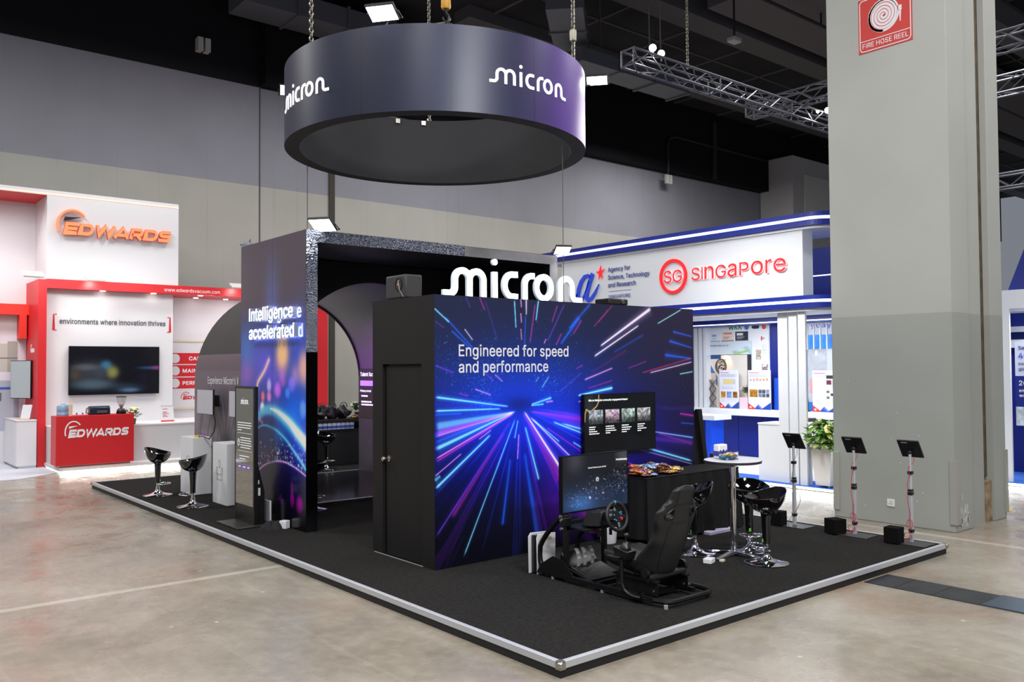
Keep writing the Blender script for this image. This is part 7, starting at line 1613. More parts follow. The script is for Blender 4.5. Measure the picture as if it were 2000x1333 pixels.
# machine print on the far panel
def machines(U, V):
    C = np.zeros(U.shape+(3,))+np.array([226, 222, 232.])
    C = mix(C, np.array([205, 190, 208.]), (ss(V, 0.9, 0.6)*0.5)[..., None])
    def b(x0, y0, x1, y1, c): C[(U > x0) & (U < x1) & (V > y0) & (V < y1)] = c
    b(0.55, 0.0, 1.25, 1.15, [176, 180, 194]); b(0.55, 0.95, 1.2, 1.0, [60, 90, 170]); b(0.62, 0.68, 1.0, 0.88, [96, 100, 112]); b(0.68, 0.25, 0.95, 0.55, [120, 124, 136]); b(1.25, 0.0, 1.36, 1.1, [150, 156, 172])
    b(0.55, 1.35, 1.32, 2.0, [196, 194, 186]); b(1.12, 1.35, 1.32, 2.05, [172, 170, 162]); b(0.70, 1.8, 0.85, 1.9, [70, 70, 70]); b(0.72, 1.62, 0.82, 1.68, [190, 60, 50]); b(0.55, 1.66, 1.32, 1.675, [120, 118, 112])
    return C
art('machine_print', fY(-1.55, 18.097, 0.75), 1.45, 2.2, 120, 160, machines, printed('mural_vinyl'), eb)
# small white word on the post's side
edlogo(fX(-0.0635, 17.55, 2.54), 0.42, 0.19, 0.003, WTX, eb)
# counters
rc = thing('reception_counter', 'red reception counter with white lettering and grey plinth', 'counter', (0.76, 15.5, 0.10))
part('counter_body', MB().box(0.0, 15.28, 0.15, 1.535, 15.75, 1.175), RED, rc, world=True, bevel=0.003)
part('plinth', MB().box(0.10, 15.42, 0.10, 1.50, 15.74, 0.15), GREYF, rc, world=True)
edlogo(fY(0.16, 15.278, 0.73), 1.29, 0.36, 0.004, WTX, rc)
wc = thing('long_counter', 'long low white counter along the booth back wall', 'counter', (3.2, 16.3, 0.10))
part('counter_body', MB().box(0.115, 15.78, 0.10, 6.5, 17.055, 0.88).box(2.935, 17.05, 0.10, 6.5, 17.945, 0.88), GREYF, wc, world=True)
part('counter_top', MB().box(0.112, 15.77, 0.88, 6.5, 17.055, 0.908).box(2.935, 17.055, 0.88, 6.5, 17.945, 0.908), BW, wc, world=True)
# framed poster with red bars
fp = thing('framed_poster', 'framed white poster with three red bars on the booth back wall', 'poster', (3.9, 17.93, 1.15))
part('poster_board', MB().box(3.10, 17.93, 1.15, 4.70, 17.95, 2.83), BW, fp, world=True)
part('frame', MB().box(3.08, 17.91, 2.83, 4.72, 17.95, 2.87).box(3.08, 17.91, 1.11, 4.72, 17.95, 1.15).box(4.70, 17.91, 1.15, 4.74, 17.95, 2.83), mat('pale_wood', (214, 196, 166), 0.6), fp, world=True)
for (z0, z1, s, wd) in ((2.27, 2.55, 'CARE', 0.42), (1.95, 2.24, 'MAINTAIN', 0.80), (1.64, 1.92, 'PERFORM', 0.74)):
    part('red_bar', MB().box(3.16, 17.924, z0, 4.66, 17.93, z1), RED, fp, world=True)
    part('bar_disc', MB().cyl((3.27, 17.924, (z0+z1)/2), (3.27, 17.918, (z0+z1)/2), 0.12, n=24), BW, fp, world=True)
    text('lettering', s, fY(3.62 if s == 'CARE' else 3.46, 17.923, (z0+z1)/2-0.045), WTX, fp, width=wd*0.9, height=0.09, depth=0.003, bold=0.03)
edlogo(fY(3.42, 17.928, 1.36), 0.95, 0.20, 0.003, RED, fp)
# television, switched off; blurred hall reflections are painted on its screen
def tv_reflections(U, V):
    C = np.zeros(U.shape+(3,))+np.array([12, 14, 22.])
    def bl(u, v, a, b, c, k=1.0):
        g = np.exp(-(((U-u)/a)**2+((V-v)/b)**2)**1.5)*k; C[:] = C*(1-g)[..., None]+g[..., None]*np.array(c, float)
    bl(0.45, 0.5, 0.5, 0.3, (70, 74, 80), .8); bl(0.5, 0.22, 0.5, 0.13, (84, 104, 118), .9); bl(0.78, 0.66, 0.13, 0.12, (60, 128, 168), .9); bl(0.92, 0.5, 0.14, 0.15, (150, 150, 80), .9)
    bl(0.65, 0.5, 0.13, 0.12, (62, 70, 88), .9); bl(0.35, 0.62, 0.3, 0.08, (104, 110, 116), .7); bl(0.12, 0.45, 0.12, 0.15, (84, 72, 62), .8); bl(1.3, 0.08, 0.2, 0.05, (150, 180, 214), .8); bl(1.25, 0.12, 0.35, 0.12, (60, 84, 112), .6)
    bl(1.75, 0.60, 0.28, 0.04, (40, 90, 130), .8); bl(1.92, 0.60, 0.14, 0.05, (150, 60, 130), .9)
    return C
te = television('television', 'huge wall television with painted hall reflections in the red and white booth', fY(0.60, 16.96, 1.56), 1.98, 1.12, tv_reflections, 0.06, 160, 90, 0.8)
part('wall_bracket', MB().box(1.2, 17.01, 1.8, 2.0, 17.062, 2.4), mat('deep_black'), te, world=True)
# things on the counters
jg = thing('water_jug', 'pale blue water jug at the end of the red counter', 'water jug', (0.19, 15.55, 1.176))
part('jug_body', MB().lathe([(0, 0), (0.115, 0.0), (0.125, 0.01), (0.125, 0.07), (0.118, 0.08), (0.125, 0.09), (0.125, 0.18), (0.11, 0.215), (0.045, 0.235), (0.04, 0.25), (0, 0.25)], n=28, cap=False), mat('jug_blue', (160, 196, 226), 0.15, trans=0.4), jg, smooth=40)
pcup = thing('cup_stack', 'tall stack of beige paper cups beside the water jug', 'cups', (0.30, 15.40, 1.176))
part('cup', MB().lathe([(0, 0), (0.034, 0), (0.042, 0.22)], n=20, cap=True), mat('cup_beige', (222, 204, 176), 0.6), pcup, smooth=40)
for k in range(5): part('cup_rim', MB().lathe([(0.042, 0), (0.046, 0.003), (0.042, 0.008)], (0, 0, 0.22+0.018*k), 20, cap=False), mat('cup_beige'), pcup, smooth=50)
for k, x in enumerate((0.42, 0.52, 0.64, 0.76)):
    t = thing('water_bottle', 'small water bottle with blue cap behind the red counter', 'bottle', (x, 15.86, 0.909), 0, 'water bottles behind the red counter')
    part('bottle', MB().lathe([(0, 0), (0.032, 0), (0.034, 0.01), (0.034, 0.19), (0.014, 0.255), (0.014, 0.27), (0, 0.27)], n=18, cap=False), mat('bottle_clear', (214, 226, 236), 0.1, trans=0.5), t, smooth=40)
    part('cap', MB().cyl((0, 0, 0.27), (0, 0, 0.30), 0.017, n=14), mat('cap_blue', (40, 80, 180), 0.4), t, smooth=40)
cf = thing('coffee_machine', 'dark blue coffee machine with rounded back on the red counter', 'coffee machine', (0.88, 15.52, 1.176))
part('machine_body', MB().prism([(-0.10, 0), (0.10, 0), (0.10, 0.12), (0.06, 0.18), (-0.02, 0.185), (-0.08, 0.15)], frame((0, 0, 0), (0, 1, 0), (1, 0, 0)), -0.20, 0.21), mat('machine_blue', (34, 42, 62), 0.25, 0.3), cf, bevel=0.015)
part('control_panel', MB().box(-0.06, -0.112, 0.04, 0.14, -0.10, 0.09), mat('panel_silver', (150, 150, 156), 0.3, 0.8), cf)
part('handle', MB().tube([(-0.20, -0.05, 0.03), (-0.27, -0.08, 0.04), (-0.26, -0.06, 0.13), (-0.2, 0, 0.16)], 0.014, 8), mat('handle_brown', (110, 76, 50), 0.5), cf, smooth=60)
gr = thing('coffee_grinder', 'coffee grinder with clear hopper on the red counter', 'coffee grinder', (1.33, 15.50, 1.176))
part('grinder_body', MB().lathe([(0, 0), (0.10, 0), (0.105, 0.01), (0.09, 0.08), (0.06, 0.115), (0, 0.115)], n=28, cap=False).box(-0.06, -0.14, 0.03, 0.06, -0.05, 0.06), PLS, gr, smooth=40)
part('hopper_neck', MB().lathe([(0.03, 0.11), (0.035, 0.15), (0.055, 0.19), (0.03, 0.20)], n=24, cap=False), mat('panel_silver'), gr, smooth=40)
part('hopper', MB().lathe([(0.05, 0.17), (0.085, 0.24), (0.105, 0.36)], n=28, cap=False), mat('hopper_clear', (206, 206, 206), 0.15, alpha=0.45), gr, smooth=40)
part('hopper_lid', MB().lathe([(0, 0.385), (0.10, 0.38), (0.108, 0.37), (0.108, 0.36), (0, 0.36)], n=28, cap=False), PLS, gr, smooth=40)
flower_pot('pot of pale yellow flowers between the red counter and the white one', (1.68, 15.92, 0.909), 1.3, (240, 232, 180), 8, (40, 90, 60))
ca = thing('desk_calendar', 'white spiral desk calendar with red footer on the white counter', 'calendar', (2.58, 16.32, 0.909))
part('page', MB().prism([(0, 0), (0.02, 0), (0.075, 0.36), (0.07, 0.36)], frame((-0.15, 0, 0), (0, 1, 0), (1, 0, 0)), 0, 0.30), BW, ca)
part('footer', MB().prism([(0, 0), (0.3, 0), (0.3, 0.03), (0, 0.03)], Matrix.Translation((-0.15, -0.003, 0)) @ Matrix.Rotation(math.radians(-11), 4, 'X') @ frame((0, 0, 0), (1, 0, 0), (0, -1, 0)), 0, 0.002), RED, ca)
part('print_lines', greek(MB(), Matrix.Translation((-0.10, 0.052, 0.30)) @ Matrix.Rotation(math.radians(-11), 4, 'X') @ frame((0, 0, 0), (1, 0, 0), (0, -1, 0)), 0.2, (0.6, 0, 0.5, 0.7, 0.4, 0.6), 0.035, 0.012, 4), RED, ca)
for k in range(7): part('spiral_ring', MB().tube([(-0.12+0.04*k+0.0, 0.07+0.012*math.cos(a), 0.365+0.012*math.sin(a)) for a in [2*PI*j/8 for j in range(8)]], 0.003, 5, closed=True), mat('dark_hole'), ca)
# cabinet with doors, tablet on an easel, monitor on an arm
cbn = thing('storage_cabinet', 'white storage cabinet with plain doors beside the red post', 'cabinet', (-0.28, 17.3, 0.008))
part('body', MB().box(-0.47, 16.71, 0.06, -0.087, 18.09, 1.03), BW, cbn, world=True)
part('plinth', MB().box(-0.43, 16.74, 0.008, -0.087, 18.09, 0.06), GREYF, cbn, world=True)
part('cabinet_top', MB().box(-0.485, 16.70, 1.03, -0.085, 18.09, 1.055), BW, cbn, world=True)
for k in range(3): part('door', MB().box(-0.485, 16.74+0.45*k, 0.07, -0.47, 17.18+0.45*k, 1.02), BW, cbn, world=True)
te_ = thing('easel_tablet', 'small phone leaning on a wooden easel on the white cabinet', 'phone', (-0.27, 16.95, 1.056))
part('phone', MB().box(-0.10, -0.012, 0, 0.10, 0.012, 0.34, Matrix.Rotation(math.radians(24), 4, 'Z') @ Matrix.Rotation(math.radians(20), 4, 'X').inverted() if False else Matrix.Rotation(math.radians(-35), 4, 'Z') @ Matrix.Rotation(math.radians(-22), 4, 'X')), mat('phone_pale', (214, 216, 222), 0.3), te_, bevel=0.004)
part('easel_leg', MB().cyl((0.05, 0.12, 0.30), (0.16, 0.28, 0.0), 0.012, n=8).box(-0.14, -0.06, 0, 0.10, 0.0, 0.02, Matrix.Rotation(math.radians(-35), 4, 'Z')), mat('easel_wood', (206, 176, 130), 0.6), te_)
wm = thing('wall_monitor', 'grey faced monitor on an arm on the red post', 'monitor', (-0.066, 17.45, 1.5), 0)
F = frame((-0.42, 17.80, 1.50), (0.50, -0.86, 0), (-0.86, -0.50, 0))
part('housing', MB().box(0, 0, -0.05, 0.62, 0.86, 0, F), mat('monitor_black'), wm, world=True, bevel=0.006)
part('screen', MB().box(0.012, 0.015, 0, 0.608, 0.845, 0.003, F), mat('grey_screen', (150, 158, 162), 0.15, emit=(150, 158, 162), es=0.25), wm, world=True)
part('arm', MB().box(-0.19, 17.60, 1.85, -0.06, 17.70, 2.0), mat('deep_black'), wm, world=True)
# lamps washing the beam
for (x, y), lab, ax in (((-0.24, 16.42), 'pale floodlight at the head of the red post', -0.06), ((1.02, 16.50), 'pale floodlight on the red beam under the orange lettering', 1.02), ((4.35, 16.50), 'pale floodlight on the red beam past the web address', 4.35)):
    t = thing('floodlight', lab, 'floodlight', (x, y, 4.2), 0, 'floodlights of the red and white booth')
    M = Matrix.Translation((x, y, 4.19)) @ Matrix.Rotation(math.radians(28), 4, 'X')
    part('lamp_body', MB().box(-0.20, -0.13, 0, 0.20, 0.13, 0.045, M), mat('pale_lamp_body', (210, 206, 204), 0.4), t, world=True, bevel=0.01)
    part('lens', MB().box(-0.18, -0.11, -0.004, 0.18, 0.11, 0, M), mat('warm_flood_lens', (255, 255, 250), 0.4, emit=(255, 246, 235), es=3.0), t, world=True)
    part('bracket', MB().tube([(x, y, 4.23), (ax, 16.79, 4.18)], 0.015, 6), mat('pale_lamp_body'), t, world=True)
    spot('booth_flood_beam', (x, y, 4.15), (ax, 16.80, 3.9), 14, 110, (1, 0.96, 0.9), 0.06, 0.8)
area('booth_wall_light', (1.4, 15.2, 4.6), 2.6, 28, (1, 0.985, 0.99), (1.5, 17.0, 2.0), 150, 0.4)
area('booth_wall_light', (4.4, 16.95, 3.93), 2.0, 20, (1, 0.985, 0.99), (4.0, 17.7, 1.5), 160, 0.3)
area('sign_fill_light', (1.4, 14.2, 8.2), 2.5, 22, (1, 0.99, 0.99), (1.2, 16.9, 5.2), 120, 0.5)  # unseen lamp added high in front to brighten the sign panel
area('booth_left_light', (-1.5, 16.6, 5.6), 2.0, 42, (1, 0.97, 0.99), (-1.0, 18.0, 2.0), 160, 0.6)
area('booth_base_glow', (2.2, 15.33, 0.05), 4.2, 14, (0.96, 1.0, 0.90), (2.2, 14.6, 0.0), 170, 0.03)
# ================================================================== BLUE AND WHITE BOOTH
BLU = mat('booth_blue', (2, 30, 128), 0.4); BLUD = mat('booth_deep_blue', (2, 28, 112), 0.4); WB = mat('booth_white_blue', (226, 230, 236), 0.5)
sb_ = thing('blue_white_booth', 'white and blue booth with lit red lettering behind the mural box', 'booth', (10.5, 6.0, 0))
part('raised_base', MB().box(9.24, 2.6, 0.015, 14.0, 11.0, 0.055), WB, sb_, world=True)
part('carpet_border', MB().box(9.24, 2.6, 0.055, 9.95, 11.0, 0.062), mat('booth_blue_carpet', (40, 96, 190), 0.95, noise=(30, 0.08)), sb_, world=True)
part('inner_floor', MB().box(9.95, 2.6, 0.055, 14.0, 11.0, 0.060), mat('pale_vinyl', (206, 210, 218), 0.5), sb_, world=True)
part('base_light', MB().box(9.228, 2.6, 0.012, 9.24, 11.0, 0.05), mat('white_led'), sb_, world=True)
area('blue_base_glow', (9.20, 4.6, 0.045), 4.0, 24, (0.93, 0.98, 1.0), (8.4, 4.6, 0.0), 170, 0.03)
part('sign_panel', MB().box(9.30, 3.80, 3.34, 9.62, 9.92, 4.60), mat('lit_sign_white', (206, 209, 215), 0.5, emit=(226, 232, 240), es=0.06), sb_, world=True)
def band(x, y0, y1, z0, z1, r, xe):
    P = [(x, y1), (x, y0+r)]+[(x+r-r*math.cos(a), y0+r-r*math.sin(a)) for a in [PI/2*k/10 for k in range(11)]][1:]+[(xe, y0), (xe, y1)]
    return MB().prism(P, fZ(0, 0, 0), z0, z1)
for z0, z1 in ((4.545, 4.775), (3.13, 3.345)):
    part('blue_band', band(9.20, 3.25, 10.6, z0, z1, 0.40, 10.6), BLU, sb_, world=True)
    zm = (z0+z1)/2
    P = [(9.193, 10.6), (9.193, 3.65)]+[(9.60-0.407*math.cos(a), 3.65-0.407*math.sin(a)) for a in [PI/2*k/10 for k in range(11)]]+[(10.6, 3.243)]
    part('band_light', MB().ribbon([(p[0], p[1]) for p in P], 0.02, fZ(0, 0, 0), zm-0.018, zm+0.030), mat('cool_led', (220, 224, 255), 0.4, emit=(214, 222, 255), es=2.2), sb_, world=True)
part('white_soffit', band(9.26, 3.32, 10.5, 4.50, 4.545, 0.36, 10.5), WB, sb_, world=True)
part('white_soffit', band(9.26, 3.32, 10.5, 3.08, 3.13, 0.36, 10.5), WB, sb_, world=True)
for k, (y0, y1, x) in enumerate(((4.19, 4.385, 9.40), (3.985, 4.145, 9.37), (3.80, 3.94, 9.34))):
    part('column_fin', MB().box(x, y0, 0.06, x+0.05, y1, 3.10), WB, sb_, world=True)
bk = mat('dark_socket', (40, 44, 60), 0.5)
part('fin_gap', MB().box(9.46, 4.0, 0.06, 9.50, 4.385, 1.0).box(9.46, 3.80, 0.06, 9.50, 3.985, 1.0), WB, sb_, world=True)
# back walls
part('back_wall', MB().box(13.02, 2.6, 0.06, 13.12, 11.0, 4.7), BLU, sb_, world=True)
part('logo_wall', MB().box(13.0, 6.95, 1.0, 13.02, 9.4, 3.12), WB, sb_, world=True)
part('back_fascia', MB().box(12.3, 2.6, 3.06, 13.02, 11.0, 3.40), BLUD, sb_, world=True)
for z in (3.42, 3.075, 4.0): part('fascia_light', MB().box(12.285, 2.6, z, 12.30, 11.0, z+0.022), mat('cool_led'), sb_, world=True)
part('ceiling_board', MB().box(10.6, 3.3, 3.36, 12.3, 11.0, 3.40), BLU, sb_, world=True)
part('ceiling_light', MB().cyl((10.9, 7.6, 3.36), (10.9, 7.6, 3.345), 0.12, n=20), dl, sb_, world=True)
part('upper_side', MB().box(11.0, 2.9, 3.40, 11.05, 3.9, 4.5), mat('sky_blue_panel', (20, 130, 220), 0.3, emit=(20, 130, 220), es=0.3), sb_, world=True)
for k in range(4): part('wall_fin', MB().box(12.80, 8.58+0.14*k, 1.0, 12.98, 8.67+0.14*k, 3.10), WB, sb_, world=True)
area('blue_booth_light', (11.2, 6.2, 3.05), 3.2, 125, (0.95, 0.98, 1.0), (12.0, 6.2, 0), 170, 0.8)
area('fin_fill_light', (6.3, 4.2, 5.2), 2.0, 55, (1, 1, 1), (9.4, 4.3, 1.6), 90, 0.3)  # fill lamp added to brighten the white fins
area('booth_front_fill', (6.6, 6.0, 7.2), 4.5, 45, (1, 1, 1), (9.4, 5.6, 2.9), 130, 0.5)  # unseen lamp added to lift the booth's front faces
# sign lettering
RL = mat('lit_red_letter', (226, 28, 34), 0.4, emit=(236, 24, 30), es=0.55); RH = mat('letter_white_side', (245, 225, 225), 0.4, emit=(255, 240, 240), es=0.4)
BL2 = mat('sign_blue_letter', (30, 66, 190), 0.4, emit=(20, 60, 200), es=0.25); BP = mat('sign_blue_print', (40, 60, 150), 0.5)
def sx(y): return 9.92-y          # distance along the sign from its far end
SG = fX(9.297, 9.92, 0)
sgn = sb_
def lit(s, u, v, wd, cap, m, d=0.03, side=None, bold=0.0, name='lettering', gap=0.012):
    return text(name, s, SG @ Matrix.Translation((u, v, gap)), m, sgn, side=side, width=wd, caps=cap, depth=d, bold=bold)
for s, u0, u1 in (('S', 3.745, 3.945), ('I', 3.985, 4.015), ('n', 4.06, 4.27), ('G', 4.315, 4.555), ('a', 4.59, 4.79), ('P', 4.85, 5.05), ('o', 5.10, 5.355), ('r', 5.405, 5.53), ('e', 5.57, 5.82)):
    lit(s, u0, 3.80, u1-u0, 0.245, RL, 0.03, RH, 0.004)
part('logo_ring', MB().ribbon([(3.27+0.315*math.cos(2*PI*k/56), 3.925+0.318*math.sin(2*PI*k/56)) for k in range(56)], 0.058, SG, 0.012, 0.042, closed=True), RL, sgn, world=True)
lit('S', 3.05, 3.80, 0.20, 0.245, RL, 0.03, RH, 0.006); lit('G', 3.275, 3.80, 0.235, 0.245, RL, 0.03, RH, 0.006)
# script letter a and its star
q = MB()
def brush(pts, ws): q.ribbon(pts, ws, SG, 0.012, 0.04)
brush([(0.96, 4.10), (0.88, 4.15), (0.77, 4.13), (0.66, 4.02), (0.58, 3.86), (0.55, 3.72), (0.58, 3.63), (0.64, 3.61), (0.72, 3.67), (0.82, 3.83), (0.92, 4.02)], [0.05, 0.06, 0.08, 0.10, 0.11, 0.10, 0.09, 0.07, 0.04, 0.035, 0.04])
brush([(1.02, 4.18), (0.92, 3.98), (0.84, 3.78), (0.82, 3.65), (0.87, 3.60), (0.97, 3.63), (1.08, 3.74), (1.21, 3.93)], [0.10, 0.11, 0.11, 0.10, 0.08, 0.075, 0.07, 0.01])
brush([(0.36, 3.60), (0.46, 3.66), (0.56, 3.76)], [0.01, 0.05, 0.05])
part('script_letter', q, BL2, sgn, world=True)
stp = [(1.12, 4.205), (1.215, 4.215), (1.265, 4.34), (1.275, 4.215), (1.385, 4.25), (1.285, 4.17), (1.315, 4.045), (1.25, 4.13), (1.20, 4.03), (1.205, 4.155)]
part('star', MB().prism(stp, SG, 0.012, 0.03), RL, sgn, world=True)
lit('Agency for', 1.47, 4.145, 0.64, 0.125, BP, 0.004, bold=0.01); lit('Science, Technology', 1.47, 3.975, 1.17, 0.125, BP, 0.004, bold=0.01); lit('and Research', 1.47, 3.835, 0.79, 0.10, BP, 0.004, bold=0.01)
lit('SINGAPORE', 1.48, 3.595, 0.63, 0.075, BP, 0.004)
part('divider_line', MB().box(1.48, 3.745, 0.0, 2.12, 3.752, 0.003, SG), BP, sgn, world=True)

# ---- inside the booth
wkt = thing('display_worktop', 'long white display worktop over blue cupboards', 'worktop', (12.7, 7.3, 0.06))
part('worktop', MB().box(12.35, 5.0, 1.0, 12.995, 9.4, 1.13), WB, wkt, world=True, bevel=0.004)
for k in range(5):
    y = 6.30+0.62*k
    t = thing('blue_cupboard', 'glossy blue cupboard under the white worktop', 'cupboard', (12.7, y+0.31, 0.06), 0, 'blue cupboards under the worktop')
    part('body', MB().box(12.62, y, 0.06, 12.99, y+0.615, 0.998), BLU, t, world=True)
    part('door', MB().box(12.60, y+0.004, 0.08, 12.62, y+0.611, 0.985), BLU, t, world=True)
    part('lock', MB().cyl((12.60, y+0.57, 0.90), (12.592, y+0.57, 0.90), 0.02, n=12), bk, t, world=True)
wb2 = thing('white_podium', 'plain white podium beside the slatted white columns', 'podium', (9.75, 4.63, 0.06))
part('body', MB().box(9.42, 4.38, 0.06, 9.98, 4.83, 1.07), WB, wb2, world=True)
part('podium_top', MB().box(9.41, 4.38, 1.07, 10.0, 4.84, 1.10), WB, wb2, world=True)
st_ = thing('side_table', 'small white-topped side table with a bright blue leg', 'table', (11.0, 7.15, 0.06))
part('tabletop', MB().box(10.9, 6.93, 0.975, 11.5, 7.75, 1.07), WB, st_, world=True)
part('blue_leg', MB().box(10.95, 7.06, 0.06, 11.4, 7.20, 0.975), mat('booth_bright_blue', (14, 74, 214), 0.4), st_, world=True)
part('blue_panel', MB().box(11.2, 7.20, 0.06, 11.4, 7.75, 0.975), BLU, st_, world=True)
def board(name, label, cat, y1, y0, z0, z1, x, fn, group=None, nx=80, ny=100, th=0.015):
    """a printed board standing or hanging with its face towards -X; y1 is its far edge."""
    t = thing(name, label, cat, (x, (y0+y1)/2, z0), 0, group)
    part('board', MB().box(x, y0, z0, x+th, y1, z1), WB, t, world=True)
    art('print', fX(x-0.001, y1, z0), y1-y0, z1-z0, nx, ny, fn, printed('poster_print', 0.35), t)
    return t
def sci_poster(kind):
    def fn(U, V):
        w_, h_ = U.max(), V.max(); u, v = U/w_, V/h_
        C = np.zeros(U.shape+(3,))+np.array([222, 224, 236.])
        def b(x0, y0, x1, y1, c): C[(u > x0) & (u < x1) & (v > y0) & (v < y1)] = c
        b(0.05, 0.925, 0.5, 0.945, [196, 90, 130])
        for k in range(4): b(0.05, 0.885-0.02*k, 0.9-0.1*(k % 2), 0.893-0.02*k, [176, 180, 200])
        if kind == 0:
            b(0.18, 0.63, 0.84, 0.77, [190, 196, 206]); b(0.19, 0.65, 0.72, 0.75, [224, 204, 130])
            for k in range(5): b(0.1, 0.59-0.02*k, 0.85-0.15*(k % 2), 0.597-0.02*k, [190, 192, 206])
            n = vnoise(U, V, 30, 1, 3)
            for x0, c in ((0.07, (190, 130, 30)), (0.38, (120, 140, 190)), (0.69, (150, 96, 30))):
                m_ = (u > x0) & (u < x0+0.24) & (v > 0.28) & (v < 0.44); C[m_] = np.array(c)*(0.5+0.9*n[m_])[:, None]
        elif kind == 1:
            for k in range(6): b(0.07+0.145*k, 0.74, 0.165+0.145*k, 0.765, [222, 96, 80]); 
            for k in range(6): b(0.08+0.145*k, 0.765, 0.155+0.145*k, 0.775+0.015*(k % 3), [230, 170, 90])
            b(0.05, 0.71, 0.95, 0.735, [190, 194, 206])
            for k in range(4): b(0.08, 0.66-0.02*k, 0.7, 0.667-0.02*k, [190, 192, 206])
            n = vnoise(U, V, 40, 2, 3); m_ = (u > 0.06) & (u < 0.42) & (v > 0.31) & (v < 0.51); C[m_] = np.array([180, 126, 40])*(0.4+1.0*n[m_])[:, None]
            for i in range(3):
                for j in range(2):
                    m_ = (u > 0.46+0.165*i) & (u < 0.61+0.165*i) & (v > 0.31+0.105*j) & (v < 0.405+0.105*j); C[m_] = np.array([[120, 130, 160], [90, 92, 100], [70, 74, 84]][(i+j) % 3])*(0.5+n[m_])[:, None]
        else:
            for k in range(12): b(0.05, 0.86-0.018*k, 0.45, 0.866-0.018*k, [188, 190, 202])
            b(0.55, 0.80, 0.98, 0.88, [60, 56, 60]); b(0.55, 0.66, 0.74, 0.77, [110, 50, 70]); b(0.78, 0.66, 0.98, 0.77, [120, 100, 160])
            for k in range(10): b(0.05, 0.44-0.018*k, 0.45, 0.446-0.018*k, [188, 190, 202])
            for i in range(3):
                for j in range(3):
                    if (i+j) % 2 == 0: b(0.55+0.15*i, 0.32+0.07*j, 0.66+0.15*i, 0.38+0.07*j, [[110, 110, 70], [40, 50, 90], [90, 100, 60]][i])
        for k in range(5): b(0.07, 0.255-0.02*k, 0.3, 0.262-0.02*k, [196, 198, 210]); b(0.38, 0.255-0.02*k, 0.9, 0.262-0.02*k, [200, 202, 212])
        red = (v < 0.16-0.45*u) & (u < 0.35); C[red] = [214, 56, 56]; C[(np.abs(u-0.09) < 0.045) & (np.abs(v-0.055) < 0.025)] = [236, 200, 200]
        C[(v < 0.14-0.5*np.abs(u-0.45)*1.2) & (u > 0.30) & (u < 0.62)] = [120, 130, 200]; C[(v < 0.10-0.6*np.abs(u-0.42)) & (u > 0.3)] = [50, 80, 170]
        C[(v < (u-0.55)*0.42) & (u > 0.55)] = [30, 70, 160]
        return C
    return fn
board('science_poster', 'white research poster with a gold ruler picture and three brown photos', 'poster', 8.20, 7.66, 1.131, 2.03, 12.80, sci_poster(0), 'research posters on the white worktop', 90, 150)
board('science_poster', 'white research poster with a row of orange bumps and one gold photo', 'poster', 7.40, 6.80, 1.131, 2.03, 12.80, sci_poster(1), 'research posters on the white worktop', 90, 150)
board('science_poster', 'white research poster standing behind the planter at the pillar edge', 'poster', 5.76, 5.16, 1.131, 2.02, 12.80, sci_poster(2), 'research posters on the white worktop', 90, 150)
def glassclip(y): return None
def banner(U, V):
    u, v = U/U.max(), V/V.max(); C = np.zeros(U.shape+(3,))+mix(np.array([218, 224, 230.]), np.array([196, 210, 222.]), v[..., None])
    m_ = (v < (u-0.35)*1.1) & (u > 0.35); C[m_] = mix(np.array([150, 186, 204.]), np.array([206, 222, 226.]), (np.abs(np.sin(u*9+v*3)))[..., None])[m_]
    g = np.abs(v-0.5*(u-0.6)-0.06-0.4*(u-0.7)**2) < 0.07; C[g & (u > 0.6) & (u < 0.95)] = [160, 196, 110]
    return C
bn = board('printed_banner', 'pale banner with a green and teal peak on the booth back wall', 'banner', 8.62, 7.42, 2.40, 2.72, 12.96, banner, None, 90, 40, 0.03)
text('lettering', 'RION INDUSTRIAL PTE LTD', fX(12.957, 8.60, 2.60), mat('print_dark'), bn, width=0.55, height=0.035, depth=0.002)
def beige(U, V):
    u, v = U/U.max(), V/V.max(); C = np.zeros(U.shape+(3,))+np.array([222, 216, 208.])
    C[(v > 0.93) & (u < 0.28)] = [44, 84, 140]; C[(v < 0.86-1.4*(u-0.0)) & (v > 0.70-1.6*u) & (u < 0.2)] = [60, 110, 170]; C[(v < 0.66) & (u < 0.16)] = [210, 186, 176]
    C[(u > 0.9)] = [50, 52, 60]
    return C
bp2 = board('beige_panel', 'beige wall panel with a dark round emblem lit by a warm spot', 'panel', 8.62, 7.42, 1.131, 2.39, 12.97, beige, None, 80, 90)
EM = mat('emblem_brown', (74, 56, 48), 0.5)
q = MB(); Fe = fX(12.96, 8.27, 2.12); nr = random.Random(4)
q.ribbon([(0.15*math.cos(2*PI*k/36), 0.17*math.sin(2*PI*k/36)) for k in range(36)], 0.022, Fe, 0, 0.015, True); q.ribbon([(0.115*math.cos(2*PI*k/36), 0.13*math.sin(2*PI*k/36)) for k in range(36)], 0.008, Fe, 0, 0.015, True)
for k in range(26):
    a = nr.random()*6.28; r_ = 0.10*math.sqrt(nr.random()); q.prism([(r_*math.cos(a)+0.018*math.cos(t), r_*math.sin(a)*1.1+0.012*math.sin(t)) for t in (0.3, 2.0, 3.6, 5.1)], Fe, 0, 0.015)
part('emblem', q, EM, bp2, world=True)
spot('emblem_spot', (12.72, 8.0, 2.42), (12.97, 8.2, 2.1), 5, 90, (1.0, 0.72, 0.42), 0.02, 0.7)
part('spot_lamp', MB().cyl((12.92, 8.12, 2.36), (12.90, 8.12, 2.30), 0.03, n=12), mat('warm_lens', (255, 240, 200), 0.4, emit=(255, 220, 160), es=3), bp2, world=True)
